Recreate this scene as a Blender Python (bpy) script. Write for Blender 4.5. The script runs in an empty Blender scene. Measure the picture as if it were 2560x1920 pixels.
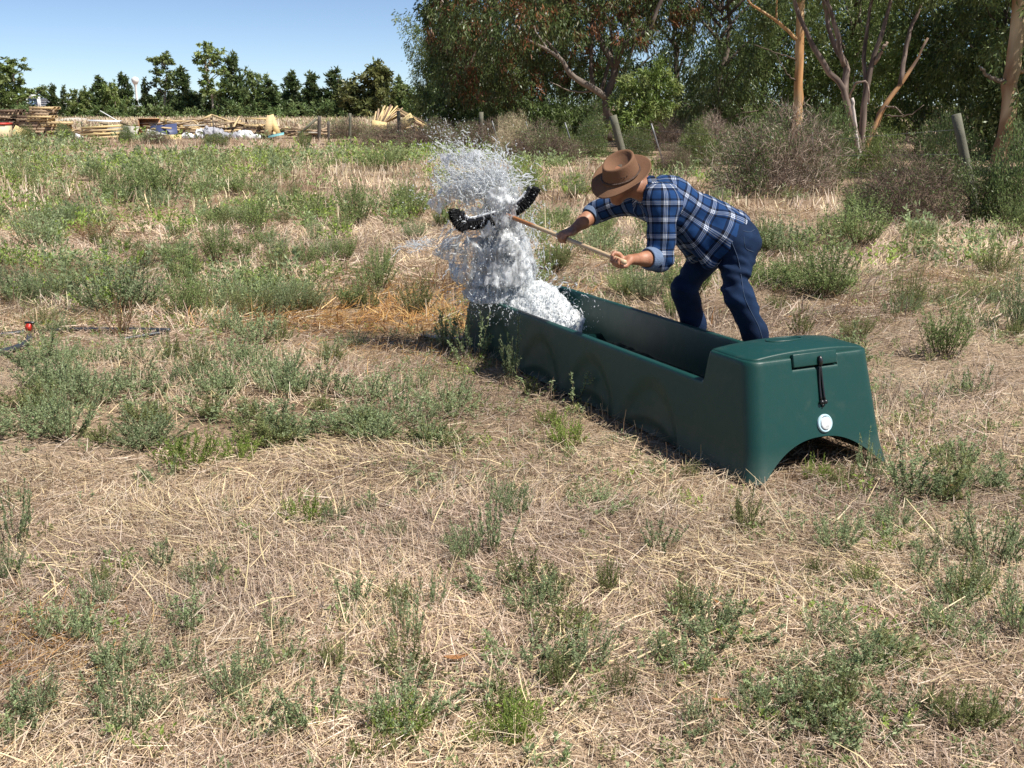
import bpy, math, random
import numpy as np
from mathutils import Vector, Matrix

# ------------------------------------------------------------------ camera, world, sun, exposure
scene = bpy.context.scene
COL = scene.collection
FPX, HOR, CAM_H = 2685.0, 264.0, 1.65          # focal length and horizon in pixels of a 2560 wide frame
TH = math.atan((960 - HOR) / FPX)
SN, CS = math.sin(TH), math.cos(TH)
cam_data = bpy.data.cameras.new("camera")
cam_data.sensor_width = 36.0
cam_data.lens = 36.0 * FPX / 2560.0
cam_data.clip_end = 6000.0
cam = bpy.data.objects.new("camera", cam_data)
cam.location = (0, 0, CAM_H)
cam.rotation_euler = (math.pi / 2 - TH, 0, 0)
COL.objects.link(cam)
scene.camera = cam

SUN_EL = math.radians(55)
SUN_H = Vector((0.85, -0.53, 0)).normalized()
SUN_DIR = Vector((SUN_H.x * math.cos(SUN_EL), SUN_H.y * math.cos(SUN_EL), math.sin(SUN_EL)))
world = bpy.data.worlds.new("World")
scene.world = world
world.use_nodes = True
wt = world.node_tree
sky = wt.nodes.new("ShaderNodeTexSky")
sky.sky_type = 'NISHITA'
sky.sun_disc = False
sky.sun_elevation = SUN_EL
sky.sun_rotation = math.atan2(SUN_H.x, SUN_H.y)
sky.altitude = 0
sky.air_density = 0.5
sky.dust_density = 0.12
sky.ozone_density = 1.9
wt.links.new(sky.outputs[0], wt.nodes["Background"].inputs[0])
wt.nodes["Background"].inputs[1].default_value = 0.088
sun_data = bpy.data.lights.new("sun", 'SUN')
sun_data.energy = 5.0
sun_data.angle = math.radians(0.5)
sun_data.color = (1.0, 0.955, 0.88)
sun = bpy.data.objects.new("sun", sun_data)
sun.rotation_euler = SUN_DIR.to_track_quat('Z', 'Y').to_euler()
sun.location = (20, -10, 40)
COL.objects.link(sun)
scene.view_settings.view_transform = 'Standard'
scene.view_settings.look = 'None'
scene.view_settings.exposure = 0.58
scene.view_settings.gamma = 1.0
scene.view_settings.use_curve_mapping = False
try:
    scene.cycles.use_denoising = True
    scene.cycles.max_bounces = 8
    scene.cycles.transparent_max_bounces = 24
    scene.cycles.caustics_reflective = False
    scene.cycles.caustics_refractive = False
except Exception:
    pass

rng = np.random.default_rng(7)
random.seed(7)
A = np.array


# ------------------------------------------------------------------ helpers: picture geometry
def at(px, py, Y):
    """World point on the sight line through (px, py) of the photograph at distance Y along the ground."""
    r = (960 - py) / FPX
    # up/depth = r, depth = Y*CS-(z-h)*SN, up = Y*SN+(z-h)*CS
    dz = Y * (r * CS - SN) / (CS + r * SN)
    d = Y * CS - dz * SN
    return A([(px - 1280) / FPX * d, Y, CAM_H + dz])


def ground_at(px, py, z=0.0):
    r = (960 - py) / FPX
    Y = (z - CAM_H) * (CS + r * SN) / (r * CS - SN)
    return at(px, py, Y)


def px_size(px, Y):
    return px / FPX * (Y * CS + 0.4)


T0 = A([1.448, 4.72])
TYAW = 0.453
TU = A([math.cos(TYAW), math.sin(TYAW)])
TV = A([-math.sin(TYAW), math.cos(TYAW)])
TL = 3.36


def trough_uv(x, y):
    dx, dy = x - T0[0], y - T0[1]
    return dx * TU[0] + dy * TU[1], dx * TV[0] + dy * TV[1]


def trough_w(u, v, z):
    p = T0 + TU * u + TV * v
    return A([p[0], p[1], z])


def gh(x, y):
    """Ground height."""
    x = np.asarray(x, float); y = np.asarray(y, float)
    h = 0.035 * np.sin(x * 0.9 + 1.3) * np.sin(y * 0.7) + 0.02 * np.sin(x * 2.3 + y * 1.7) + 0.05 * np.sin(x * 0.23 - y * 0.17 + 2)
    u, v = trough_uv(x, y)
    d = np.maximum(np.maximum(np.abs(u) - 0.5, 0), np.maximum(np.abs(v - TL / 2) - TL / 2 - 0.1, 0))
    k = np.clip(d / 1.2, 0, 1)
    return h * k - 0.01


# ------------------------------------------------------------------ helpers: noise
_lat = np.random.default_rng(3).random((32, 32, 32)).astype(np.float32)


def vnoise(p):
    p = np.asarray(p, np.float32)
    i = np.floor(p).astype(int)
    f = p - i
    f = f * f * (3 - 2 * f)
    i0 = i & 31; i1 = (i + 1) & 31
    x0, y0, z0 = i0[..., 0], i0[..., 1], i0[..., 2]
    x1, y1, z1 = i1[..., 0], i1[..., 1], i1[..., 2]
    fx, fy, fz = f[..., 0], f[..., 1], f[..., 2]
    a = _lat[x0, y0, z0] * (1 - fx) + _lat[x1, y0, z0] * fx
    b = _lat[x0, y1, z0] * (1 - fx) + _lat[x1, y1, z0] * fx
    c = _lat[x0, y0, z1] * (1 - fx) + _lat[x1, y0, z1] * fx
    d = _lat[x0, y1, z1] * (1 - fx) + _lat[x1, y1, z1] * fx
    return (a * (1 - fy) + b * fy) * (1 - fz) + (c * (1 - fy) + d * fy) * fz


def fbm(p, oct=3):
    p = np.asarray(p, np.float32)
    s, amp, tot = 0, 1.0, 0
    for o in range(oct):
        s = s + amp * vnoise(p * (2 ** o) + 7.3 * o)
        tot += amp; amp *= 0.5
    return s / tot


def fbm2(x, y, sc, seed=0.0, oct=3):
    x = np.asarray(x, float); y = np.asarray(y, float)
    return fbm(np.stack([x * sc, y * sc, np.full_like(x, seed + 0.37)], -1), oct)


# ------------------------------------------------------------------ helpers: meshes and objects
def mesh_np(name, verts, faces, cols=None, smooth=False, mat=None):
    """faces: (M,4) or (M,3) int array."""
    verts = np.asarray(verts, np.float32).reshape(-1, 3)
    faces = np.asarray(faces, np.int32)
    k = faces.shape[1]
    me = bpy.data.meshes.new(name)
    me.vertices.add(len(verts)); me.vertices.foreach_set("co", verts.ravel())
    me.loops.add(faces.size); me.loops.foreach_set("vertex_index", faces.ravel())
    me.polygons.add(len(faces))
    me.polygons.foreach_set("loop_start", np.arange(0, faces.size, k, dtype=np.int32))
    me.polygons.foreach_set("loop_total", np.full(len(faces), k, np.int32))
    if smooth:
        me.polygons.foreach_set("use_smooth", np.ones(len(faces), bool))
    me.update(calc_edges=True)
    if cols is not None:
        ca = me.color_attributes.new("Col", 'FLOAT_COLOR', 'POINT')
        c4 = np.ones((len(verts), 4), np.float32); c4[:, :3] = cols
        ca.data.foreach_set("color", c4.ravel())
    if mat is not None:
        me.materials.append(mat)
    return me


def link(name, me, parent=None, loc=None, rot=None, scale=None):
    o = bpy.data.objects.new(name, me)
    COL.objects.link(o)
    if parent is not None:
        o.parent = parent
    if loc is not None:
        o.location = [float(a) for a in loc]
    if rot is not None:
        o.rotation_euler = rot
    if scale is not None:
        o.scale = scale
    return o


def tag(o, label=None, cat=None, group=None, kind=None):
    if label: o["label"] = label
    if cat: o["category"] = cat
    if group: o["group"] = group
    if kind: o["kind"] = kind
    return o


def empty(name, loc, label, cat, group=None, rz=0):
    o = bpy.data.objects.new(name, None)
    COL.objects.link(o)
    o.location = [float(a) for a in loc]; o.rotation_euler = (0, 0, rz)
    o.empty_display_size = 0.1
    return tag(o, label, cat, group)


def world_part(name, me, root):
    """Link a mesh made in world coordinates under an unrotated Empty."""
    o = link(name, me, root)
    o.location = -Vector(root.location)
    return o


class MB:
    """Collects quads in numpy and becomes ONE mesh."""
    def __init__(s):
        s.v, s.f, s.c, s.n = [], [], [], 0

    def add(s, v, f, c=None):
        v = np.asarray(v, float).reshape(-1, 3); f = np.asarray(f, int)
        s.v.append(v); s.f.append(f + s.n)
        if c is not None:
            c = np.asarray(c, float)
            s.c.append(np.broadcast_to(c, (len(v), 3)) if c.ndim == 1 else c)
        s.n += len(v)
        return s

    def box(s, c, size, R=None, col=None, bev=0.0):
        hx, hy, hz = [a / 2 for a in size]
        v = A([[x, y, z] for x in (-hx, hx) for y in (-hy, hy) for z in (-hz, hz)])
        f = A([[0, 1, 3, 2], [4, 6, 7, 5], [0, 4, 5, 1], [2, 3, 7, 6], [0, 2, 6, 4], [1, 5, 7, 3]])
        if R is not None:
            v = v @ np.asarray(R).T
        return s.add(v + np.asarray(c), f, col)

    def tube(s, path, rad, sides=6, col=None, cap=True, squash=None):
        P = np.asarray(path, float); n = len(P)
        r = np.broadcast_to(np.asarray(rad, float), (n,))
        T = np.gradient(P, axis=0); T /= np.linalg.norm(T, axis=1, keepdims=True) + 1e-9
        ref = A([0, 0, 1.0]) if abs(T[:, 2]).mean() < 0.9 else A([1.0, 0, 0])
        N = np.cross(T, ref); N /= np.linalg.norm(N, axis=1, keepdims=True) + 1e-9
        B = np.cross(T, N)
        a = np.linspace(0, 2 * np.pi, sides, endpoint=False)
        ring = P[:, None] + r[:, None, None] * (np.cos(a)[None, :, None] * N[:, None] + np.sin(a)[None, :, None] * B[:, None])
        v = ring.reshape(-1, 3)
        i = np.arange(n - 1)[:, None] * sides; j = np.arange(sides)[None]; j2 = (j + 1) % sides
        f = np.stack([i + j, i + j2, i + sides + j2, i + sides + j], -1).reshape(-1, 4)
        if cap:
            v = np.vstack([v, P[:1], P[-1:]])
            m = n * sides; e = (n - 1) * sides
            jj = np.arange(0, sides, 2)
            c0 = np.stack([np.full(len(jj), m), (jj + 2) % sides, (jj + 1) % sides, jj], -1)
            c1 = np.stack([np.full(len(jj), m + 1), e + jj, e + (jj + 1) % sides, e + (jj + 2) % sides], -1)
            f = np.vstack([f, c0, c1])
        return s.add(v, f, col)

    def mesh(s, name, mat=None, smooth=False):
        return mesh_np(name, np.vstack(s.v), np.vstack(s.f), np.vstack(s.c) if s.c else None, smooth, mat)


def crv(pts, n=24):
    """Catmull-Rom through points."""
    P = np.asarray(pts, float)
    P = np.vstack([2 * P[0] - P[1], P, 2 * P[-1] - P[-2]])
    out = []
    m = len(P) - 3
    for t in np.linspace(0, m - 1e-6, n):
        i = int(t); u = t - i
        a, b, c, d = P[i:i + 4]
        out.append(0.5 * (2 * b + (c - a) * u + (2 * a - 5 * b + 4 * c - d) * u * u + (3 * b - a - 3 * c + d) * u ** 3))
    return A(out)


def nz(v):
    v = np.asarray(v, float)
    return v / (np.linalg.norm(v, axis=-1, keepdims=True) + 1e-9)


# ------------------------------------------------------------------ helpers: implicit surfaces
class SDF:
    def __init__(s, lo, hi, h):
        s.o = np.asarray(lo, float); s.h = h
        s.n = np.ceil((np.asarray(hi) - s.o) / h).astype(int) + 1
        s.F = np.full(s.n, 0.5, np.float32)

    def pts(s, sl=None):
        ax = [s.o[k] + s.h * np.arange(s.n[k]) for k in range(3)]
        if sl:
            ax = [ax[k][sl[k]] for k in range(3)]
        return np.stack(np.meshgrid(*ax, indexing='ij'), -1)

    def cone(s, a, b, ra, rb, k=0.03, n=None, flat=1.0, sub=False):
        a = np.asarray(a, float); b = np.asarray(b, float)
        m = max(ra, rb) + 4 * k + 0.03
        lo = np.floor((np.minimum(a, b) - m - s.o) / s.h).astype(int).clip(0)
        hi = np.minimum(np.ceil((np.maximum(a, b) + m - s.o) / s.h).astype(int), s.n)
        if (hi <= lo).any():
            return s
        sl = tuple(slice(lo[i], hi[i]) for i in range(3))
        p = s.pts(sl)
        ab = b - a; L2 = max(ab @ ab, 1e-9)
        t = ((p - a) @ ab / L2).clip(0, 1)
        d = p - (a + t[..., None] * ab)
        q = (d * d).sum(-1)
        if n is not None:
            n = nz(n); dn = d @ n
            q = q - dn ** 2 + (dn / flat) ** 2
        D = (np.sqrt(np.maximum(q, 0)) - (ra + (rb - ra) * t)).astype(np.float32)
        if n is not None:
            D *= min(1.0, flat)
        X = s.F[sl]
        if sub:
            hh = np.clip(0.5 - 0.5 * (X + D) / k, 0, 1)
            s.F[sl] = X * (1 - hh) - D * hh + k * hh * (1 - hh)
        else:
            hh = np.clip(0.5 + 0.5 * (X - D) / k, 0, 1)
            s.F[sl] = X * (1 - hh) + D * hh - k * hh * (1 - hh)
        return s

    def cut(s, p0, n):
        """Keep the half space (p-p0).n < 0."""
        s.F = np.maximum(s.F, ((s.pts() - np.asarray(p0)) @ nz(n)).astype(np.float32))

    def surf(s, relax=2):
        F = s.F.copy()
        F[0] = F[-1] = 0.5; F[:, 0] = F[:, -1] = 0.5; F[:, :, 0] = F[:, :, -1] = 0.5
        n = A(F.shape)
        ins = F < 0
        c = [(i, j, k) for i in (0, 1) for j in (0, 1) for k in (0, 1)]
        def cs(Z, o): return Z[o[0]:n[0] - 1 + o[0], o[1]:n[1] - 1 + o[1], o[2]:n[2] - 1 + o[2]]
        cnt = sum(cs(ins, o).astype(np.int8) for o in c)
        act = (cnt > 0) & (cnt < 8)
        idx = np.full(act.shape, -1, np.int64); idx[act] = np.arange(act.sum())
        I = np.argwhere(act)
        acc = np.zeros((len(I), 3)); w = np.zeros(len(I))
        for p in range(8):
            for q in range(p + 1, 8):
                a, b = A(c[p]), A(c[q])
                if abs(a - b).sum() != 1: continue
                fa = F[tuple((I + a).T)]; fb = F[tuple((I + b).T)]
                m = (fa < 0) != (fb < 0)
                t = np.where(m, fa / (fa - fb + 1e-12), 0)
                acc += np.where(m[:, None], a + t[:, None] * (b - a), 0); w += m
        V = (I + acc / w[:, None]) * s.h + s.o
        faces = []
        for ax in range(3):
            u, v = [(1, 2), (2, 0), (0, 1)][ax]
            sl0 = [slice(1, n[k] - 1) for k in range(3)]; sl1 = list(sl0)
            sl0[ax] = slice(0, n[ax] - 1); sl1[ax] = slice(1, n[ax])
            a, b = ins[tuple(sl0)], ins[tuple(sl1)]
            for flip, m in ((False, a & ~b), (True, ~a & b)):
                E = np.argwhere(m)
                E = E + A([0 if k == ax else 1 for k in range(3)])
                eu = np.zeros(3, int); eu[u] = 1
                ev = np.zeros(3, int); ev[v] = 1
                q = [idx[tuple((E + o).T)] for o in (-eu - ev, -ev, 0 * eu, -eu)]
                q = np.stack(q, -1)
                faces.append(q[:, ::-1] if flip else q)
        Fq = np.vstack(faces)
        for _ in range(relax):
            acc = np.zeros_like(V); k = np.zeros(len(V))
            for i in range(4):
                a, b = Fq[:, i], Fq[:, (i + 1) % 4]
                np.add.at(acc, a, V[b]); np.add.at(k, a, 1)
                np.add.at(acc, b, V[a]); np.add.at(k, b, 1)
            V = V * 0.5 + 0.5 * acc / np.maximum(k, 1)[:, None]
        return V, Fq


# ------------------------------------------------------------------ helpers: materials
def new_mat(name):
    m = bpy.data.materials.new(name); m.use_nodes = True
    nt = m.node_tree
    return m, nt, nt.nodes["Principled BSDF"], nt.nodes["Material Output"]


def N(nt, typ, **kw):
    n = nt.nodes.new(typ)
    for k, v in kw.items():
        if k.startswith("i_"):
            n.inputs[k[2:].replace("_", " ")].default_value = v
        else:
            setattr(n, k, v)
    return n


def simple(name, col, rough=0.6, var=0.15, scale=8.0, bump=0.0, bscale=60.0, metal=0.0, spec=0.5, coord='Object', detail=4.0):
    m, nt, bs, out = new_mat(name)
    tc = N(nt, "ShaderNodeTexCoord")
    no = N(nt, "ShaderNodeTexNoise"); no.inputs["Scale"].default_value = scale; no.inputs["Detail"].default_value = detail
    nt.links.new(tc.outputs[coord], no.inputs["Vector"])
    mx = N(nt, "ShaderNodeMix", data_type='RGBA')
    a = [max(0, c * (1 - var)) for c in col[:3]]; b = [min(1, c * (1 + var)) for c in col[:3]]
    mx.inputs[6].default_value = (*a, 1); mx.inputs[7].default_value = (*b, 1)
    nt.links.new(no.outputs[0], mx.inputs[0]); nt.links.new(mx.outputs[2], bs.inputs["Base Color"])
    bs.inputs["Roughness"].default_value = rough; bs.inputs["Metallic"].default_value = metal
    bs.inputs["Specular IOR Level"].default_value = spec
    if bump:
        n2 = N(nt, "ShaderNodeTexNoise"); n2.inputs["Scale"].default_value = bscale; n2.inputs["Detail"].default_value = 3
        nt.links.new(tc.outputs[coord], n2.inputs["Vector"])
        bp = N(nt, "ShaderNodeBump"); bp.inputs["Strength"].default_value = bump; bp.inputs["Distance"].default_value = 0.01
        nt.links.new(n2.outputs[0], bp.inputs["Height"]); nt.links.new(bp.outputs[0], bs.inputs["Normal"])
    return m


def attr_mat(name, rough=0.6, trans=0.0, objvar=0.25, spec=0.3, gain=1.0):
    """Albedo from the mesh's own colour attribute, a little lighter or darker per object."""
    m, nt, bs, out = new_mat(name)
    at_ = N(nt, "ShaderNodeAttribute", attribute_name="Col")
    oi = N(nt, "ShaderNodeObjectInfo")
    mr = N(nt, "ShaderNodeMapRange"); mr.inputs[3].default_value = gain * (1 - objvar); mr.inputs[4].default_value = gain * (1 + objvar)
    nt.links.new(oi.outputs["Random"], mr.inputs[0])
    vm = N(nt, "ShaderNodeVectorMath", operation='SCALE')
    nt.links.new(at_.outputs["Color"], vm.inputs[0]); nt.links.new(mr.outputs[0], vm.inputs["Scale"])
    nt.links.new(vm.outputs[0], bs.inputs["Base Color"])
    bs.inputs["Roughness"].default_value = rough
    bs.inputs["Specular IOR Level"].default_value = spec
    if trans:
        tr = N(nt, "ShaderNodeBsdfTranslucent")
        nt.links.new(vm.outputs[0], tr.inputs["Color"])
        ms = N(nt, "ShaderNodeMixShader"); ms.inputs[0].default_value = trans
        nt.links.new(bs.outputs[0], ms.inputs[1]); nt.links.new(tr.outputs[0], ms.inputs[2])
        nt.links.new(ms.outputs[0], out.inputs["Surface"])
    return m


M_LEAF = attr_mat("leaf", 0.42, 0.35, 0.18, 0.5, 1.25)
M_WEED = attr_mat("weed_leaf", 0.6, 0.5, 0.2, 0.3, 1.25)
M_STRAW = attr_mat("straw", 0.5, 0.15, 0.0, 0.4)
M_TWIG = attr_mat("dry_twig", 0.8, 0.0, 0.15, 0.2)
M_BARK = attr_mat("bark", 0.8, 0.0, 0.1, 0.2)
M_ATTR = attr_mat("painted_surface", 0.6, 0.0, 0.12, 0.3)

# ------------------------------------------------------------------ ground
def build_ground():
    r = np.concatenate([[0.0], np.geomspace(0.6, 3500, 150)])
    a = np.linspace(0, 2 * np.pi, 180, endpoint=False)
    R, T = np.meshgrid(r, a, indexing='ij')
    x, y = R * np.sin(T), R * np.cos(T)
    z = gh(x, y) * np.clip(1 - (R - 60) / 60, 0, 1) - 0.01 * np.clip(1 - (R - 60) / 60, 0, 1)
    v = np.stack([x, y, z], -1).reshape(-1, 3)
    n = len(a)
    i = np.arange(len(r) - 1)[:, None] * n; j = np.arange(n)[None]; j2 = (j + 1) % n
    f = np.stack([i + j, i + n + j, i + n + j2, i + j2], -1).reshape(-1, 4)
    m, nt, bs, out = new_mat("dry_soil")
    tc = N(nt, "ShaderNodeTexCoord")
    def noise(scale, detail=5.0, rough=0.6, dist=0.0):
        no = N(nt, "ShaderNodeTexNoise"); no.inputs["Scale"].default_value = scale
        no.inputs["Detail"].default_value = detail; no.inputs["Roughness"].default_value = rough; no.inputs["Distortion"].default_value = dist
        nt.links.new(tc.outputs["Object"], no.inputs["Vector"]); return no
    cr = N(nt, "ShaderNodeValToRGB")
    n1 = noise(0.55, 6.0)
    nt.links.new(n1.outputs[0], cr.inputs[0])
    e = cr.color_ramp.elements
    e[0].position = 0.36; e[0].color = (0.17, 0.112, 0.075, 1)
    e[1].position = 0.66; e[1].color = (0.47, 0.37, 0.27, 1)
    n2 = noise(38.0, 4.0, 0.7, 1.2)
    cr2 = N(nt, "ShaderNodeValToRGB"); nt.links.new(n2.outputs[0], cr2.inputs[0])
    e = cr2.color_ramp.elements
    e[0].position = 0.36; e[0].color = (0.42, 0.40, 0.38, 1)
    e[1].position = 0.62; e[1].color = (1.35, 1.3, 1.2, 1)
    mu = N(nt, "ShaderNodeMix", data_type='RGBA', blend_type='MULTIPLY'); mu.inputs[0].default_value = 0.85
    nt.links.new(cr.outputs[0], mu.inputs[6]); nt.links.new(cr2.outputs[0], mu.inputs[7])
    nt.links.new(mu.outputs[2], bs.inputs["Base Color"])
    bs.inputs["Roughness"].default_value = 0.95; bs.inputs["Specular IOR Level"].default_value = 0.1
    bp = N(nt, "ShaderNodeBump"); bp.inputs["Strength"].default_value = 0.9; bp.inputs["Distance"].default_value = 0.02
    nt.links.new(n2.outputs[0], bp.inputs["Height"]); nt.links.new(bp.outputs[0], bs.inputs["Normal"])
    o = link("ground", mesh_np("ground", v, f, None, True, m))
    tag(o, "dry pinkish brown soil of the paddock under the grass", None, None, "structure")


build_ground()


# ------------------------------------------------------------------ where things grow (world metres)
def patch(x, y, px, py, rx, ry):
    """Soft mask of a patch seen at (px,py) of the photograph, rx x ry metres on the ground."""
    c = ground_at(px, py)
    d2 = ((x - c[0]) / rx) ** 2 + ((y - c[1]) / ry) ** 2
    return np.exp(-d2)


def inside_trough(x, y, m=0.0):
    u, v = trough_uv(x, y)
    return (np.abs(u) < 0.41 + m) & (v > -0.02 - m) & (v < TL + 0.02 + m)


def field_points(n, y0, y1, power=1.0, marg=1.06, xlim=None):
    """Random points over the part of the field in view (plus a margin)."""
    u = rng.random(n)
    y = (y0 ** (power + 1) + u * (y1 ** (power + 1) - y0 ** (power + 1))) ** (1 / (power + 1))
    half = 0.477 * (y * CS + 0.42) * marg + 0.15
    x = (rng.random(n) * 2 - 1) * half
    return x, y


def fence_limit(x, y):
    """True on the paddock side of the fence line."""
    xs = A([-60, -12.5, -9.6, -5.0, -1.0, 3.4, 7.3, 12])
    ys = A([54, 54, 56, 48, 38, 32, 17.0, 6.0])
    return y < np.interp(x, xs, ys) - 0.2


STRAW_C = A([[0.66, 0.53, 0.31], [0.62, 0.48, 0.31], [0.58, 0.46, 0.33], [0.48, 0.365, 0.26], [0.68, 0.585, 0.41], [0.40, 0.29, 0.195], [0.33, 0.225, 0.145], [0.60, 0.50, 0.40]])
STRAW_D = A([[0.38, 0.285, 0.215], [0.31, 0.225, 0.165], [0.45, 0.345, 0.265], [0.20, 0.135, 0.09], [0.52, 0.40, 0.295], [0.57, 0.47, 0.385]])
STRAW_W = A([[0.46, 0.27, 0.09], [0.38, 0.20, 0.065], [0.52, 0.35, 0.14], [0.28, 0.14, 0.05]])


def strands(x, y, L, W, lean, seg=2, curve=0.25, cols=None, az=None, z0=None, flatn=0.5):
    """Ribbons of dry stalk. lean: angle from upright."""
    n = len(x)
    az = rng.random(n) * 2 * np.pi if az is None else az
    z = gh(x, y) + (0 if z0 is None else z0)
    P = np.stack([x, y, z], -1)
    H = np.stack([np.cos(az), np.sin(az), np.zeros(n)], -1)
    S = np.stack([-np.sin(az), np.cos(az), np.zeros(n)], -1)
    up = A([0, 0, 1.0])
    tw = rng.normal(0, flatn, n)
    S = nz(S + (np.stack([np.zeros(n), np.zeros(n), tw], -1)))
    pts = [P]
    ang = lean.copy()
    for k in range(seg):
        d = np.sin(ang)[:, None] * H + np.cos(ang)[:, None] * up
        P = P + d * (L / seg)[:, None]
        pts.append(P)
        ang = ang + rng.normal(curve, 0.35 * abs(curve) + 0.1, n)
        H = nz(H + S * rng.normal(0, 0.18, n)[:, None])
    v = np.empty((n, (seg + 1) * 2, 3))
    for k in range(seg + 1):
        w = W * (1 - 0.55 * k / seg)
        v[:, 2 * k] = pts[k] - S * w[:, None] / 2
        v[:, 2 * k + 1] = pts[k] + S * w[:, None] / 2
    v[..., 2] = np.maximum(v[..., 2], (gh(x, y) + 0.002)[:, None])
    b = np.arange(n)[:, None] * (seg + 1) * 2
    f = np.concatenate([b + A([[2 * k, 2 * k + 1, 2 * k + 3, 2 * k + 2]]) for k in range(seg)], 1).reshape(-1, 4)
    c = np.repeat(cols[:, None], (seg + 1) * 2, 1)
    return v.reshape(-1, 3), f, c.reshape(-1, 3)


def straw_cols(x, y):
    n = len(x)
    c = STRAW_C[rng.integers(0, len(STRAW_C), n)]
    d = STRAW_D[rng.integers(0, len(STRAW_D), n)]
    k = fbm2(x, y, 1.35, 3, 4)
    dark = rng.random(n) < np.clip((k - 0.42) * 4.0, 0.12, 0.85)
    c = np.where(dark[:, None], d, c)
    wet = patch(x, y, 1000, 775, 1.25, 1.1) + 0.8 * patch(x, y, 1110, 830, 0.5, 0.7) + 0.35 * patch(x, y, 30, 1660, 0.3, 0.3)
    w = rng.random(n) < np.clip(wet * 1.1, 0, 0.93)
    c = np.where(w[:, None], STRAW_W[rng.integers(0, len(STRAW_W), n)], c)
    tone = 0.72 + 0.62 * np.clip((fbm2(x, y, 0.62, 61, 3) - 0.3) * 2.2, 0, 1)
    return c * A([1.0, 0.985, 0.97]) * (rng.uniform(0.75, 1.2, n) * tone)[:, None]


def build_straw():
    mb = MB()
    def put(n, y0, y1, power, Lr, Wr, lean_m, lean_s, seg, curve, keep=1.0, zr=0.0, colf=None, pale=False, mess=0.75):
        x, y = field_points(n, y0, y1, power)
        tu, tv = trough_uv(x, y)
        ok = (~inside_trough(x, y, 0.0) | (tv < 0.5)) & fence_limit(x, y)
        den = fbm2(x, y, 0.9, 11, 3)
        ok &= rng.random(n) < np.clip(keep + (den - 0.5) * 2.4, 0.08, 1)
        if pale:
            ok &= rng.random(n) < np.clip(1.6 * patch(x, y, 560, 1290, 0.33, 0.24) + 1.3 * patch(x, y, 900, 1150, 0.4, 0.35) + 1.2 * patch(x, y, 1830, 1440, 0.5, 0.25)
                                          + 1.0 * patch(x, y, 1330, 1700, 0.35, 0.2) + 0.9 * patch(x, y, 250, 1420, 0.3, 0.2) + 0.8 * patch(x, y, 1350, 980, 0.4, 0.5) + 0.8 * patch(x, y, 1600, 1560, 0.3, 0.2), 0, 1)
        x, y = x[ok], y[ok]; m = len(x)
        L = rng.uniform(*Lr, m); W = rng.uniform(*Wr, m)
        # stalks comb in loose swaths
        swath = fbm2(x, y, 0.8, 21, 2) * 4 * np.pi
        az = swath + rng.normal(0, mess, m)
        lean = np.clip(rng.normal(lean_m, lean_s, m), 0.02, 1.62)
        c = straw_cols(x, y) if colf is None else colf(x, y)
        mb.add(*strands(x, y, L, W, lean, seg, curve, c, az, rng.random(m) * zr))
    palec = lambda x, y: STRAW_C[rng.integers(0, 2, len(x))] * A([1.12, 1.14, 1.08]) * rng.uniform(0.8, 1.15, len(x))[:, None]
    # litter lying about, fine then coarse
    put(95000, 1.9, 4.4, 1, (0.018, 0.075), (0.0013, 0.0028), 1.45, 0.16, 1, 0.0, 1, 0.022, None, False, 2.2)
    put(26000, 1.9, 4.8, 1, (0.04, 0.12), (0.0018, 0.0038), 1.42, 0.16, 1, 0.0, 0.9, 0.03, None, False, 1.6)
    put(30000, 1.9, 5.0, 1, (0.025, 0.09), (0.0016, 0.0032), 0.5, 0.4, 2, 0.3, 0.5)
    put(10000, 1.9, 5.2, 1, (0.05, 0.17), (0.0022, 0.0044), 1.40, 0.14, 2, 0.05, 1, 0.03, palec, True)
    put(220, 2.0, 5.0, 1, (0.10, 0.26), (0.003, 0.0055), 1.3, 0.22, 2, 0.1, 1, 0.03, palec)
    put(60000, 4.0, 8.8, 1, (0.035, 0.13), (0.0026, 0.005), 1.42, 0.18, 1, 0.0, 1, 0.025, None, False, 1.8)
    put(30000, 4.2, 8.8, 1, (0.04, 0.15), (0.0026, 0.005), 0.6, 0.42, 2, 0.3, 0.45)
    put(34000, 8, 18, 0.7, (0.07, 0.22), (0.006, 0.010), 0.75, 0.4, 2, 0.3, 0.6)
    put(46000, 8, 18, 0.7, (0.08, 0.22), (0.007, 0.012), 1.38, 0.2, 1, 0, 0.9, 0.03)
    put(40000, 17, 56, 0.35, (0.12, 0.34), (0.014, 0.03), 0.75, 0.4, 1, 0, 0.85)
    # the open ground beyond the dump
    m = 16000
    y = 57 + rng.random(m) ** 0.7 * 90; x = -rng.random(m) * (0.5 * y + 4) + 6
    x, y = x[x < -3], y[x < -3]; m = len(x)
    c = STRAW_C[rng.integers(0, 5, m)] * (0.6 + 0.6 * fbm2(x, y, 0.12, 71, 3))[:, None]
    mb.add(*strands(x, y, rng.uniform(0.2, 0.5, m), rng.uniform(0.05, 0.12, m), np.abs(rng.normal(0.6, 0.3, m)), 1, 0.0, c))
    # tall pale seeding grass in the middle of the field
    x, y = field_points(9000, 14, 40, 0.5)
    ok = fence_limit(x, y) & (rng.random(len(x)) < np.clip(patch(x, y, 320, 440, 4, 4.5) + patch(x, y, 860, 440, 4.5, 5) + patch(x, y, 500, 360, 8, 8) + 0.12, 0, 1))
    x, y = x[ok], y[ok]; m = len(x)
    mb.add(*strands(x, y, rng.uniform(0.22, 0.46, m), rng.uniform(0.008, 0.018, m), np.abs(rng.normal(0.3, 0.2, m)), 2, 0.8,
                    A([[0.58, 0.5, 0.31]]) * rng.uniform(0.75, 1.15, (m, 1))))
    o = link("dry_grass", mb.mesh("dry_grass", M_STRAW))
    tag(o, "dry straw coloured grass and stubble covering the paddock", "grass", None, "stuff")


build_straw()

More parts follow.
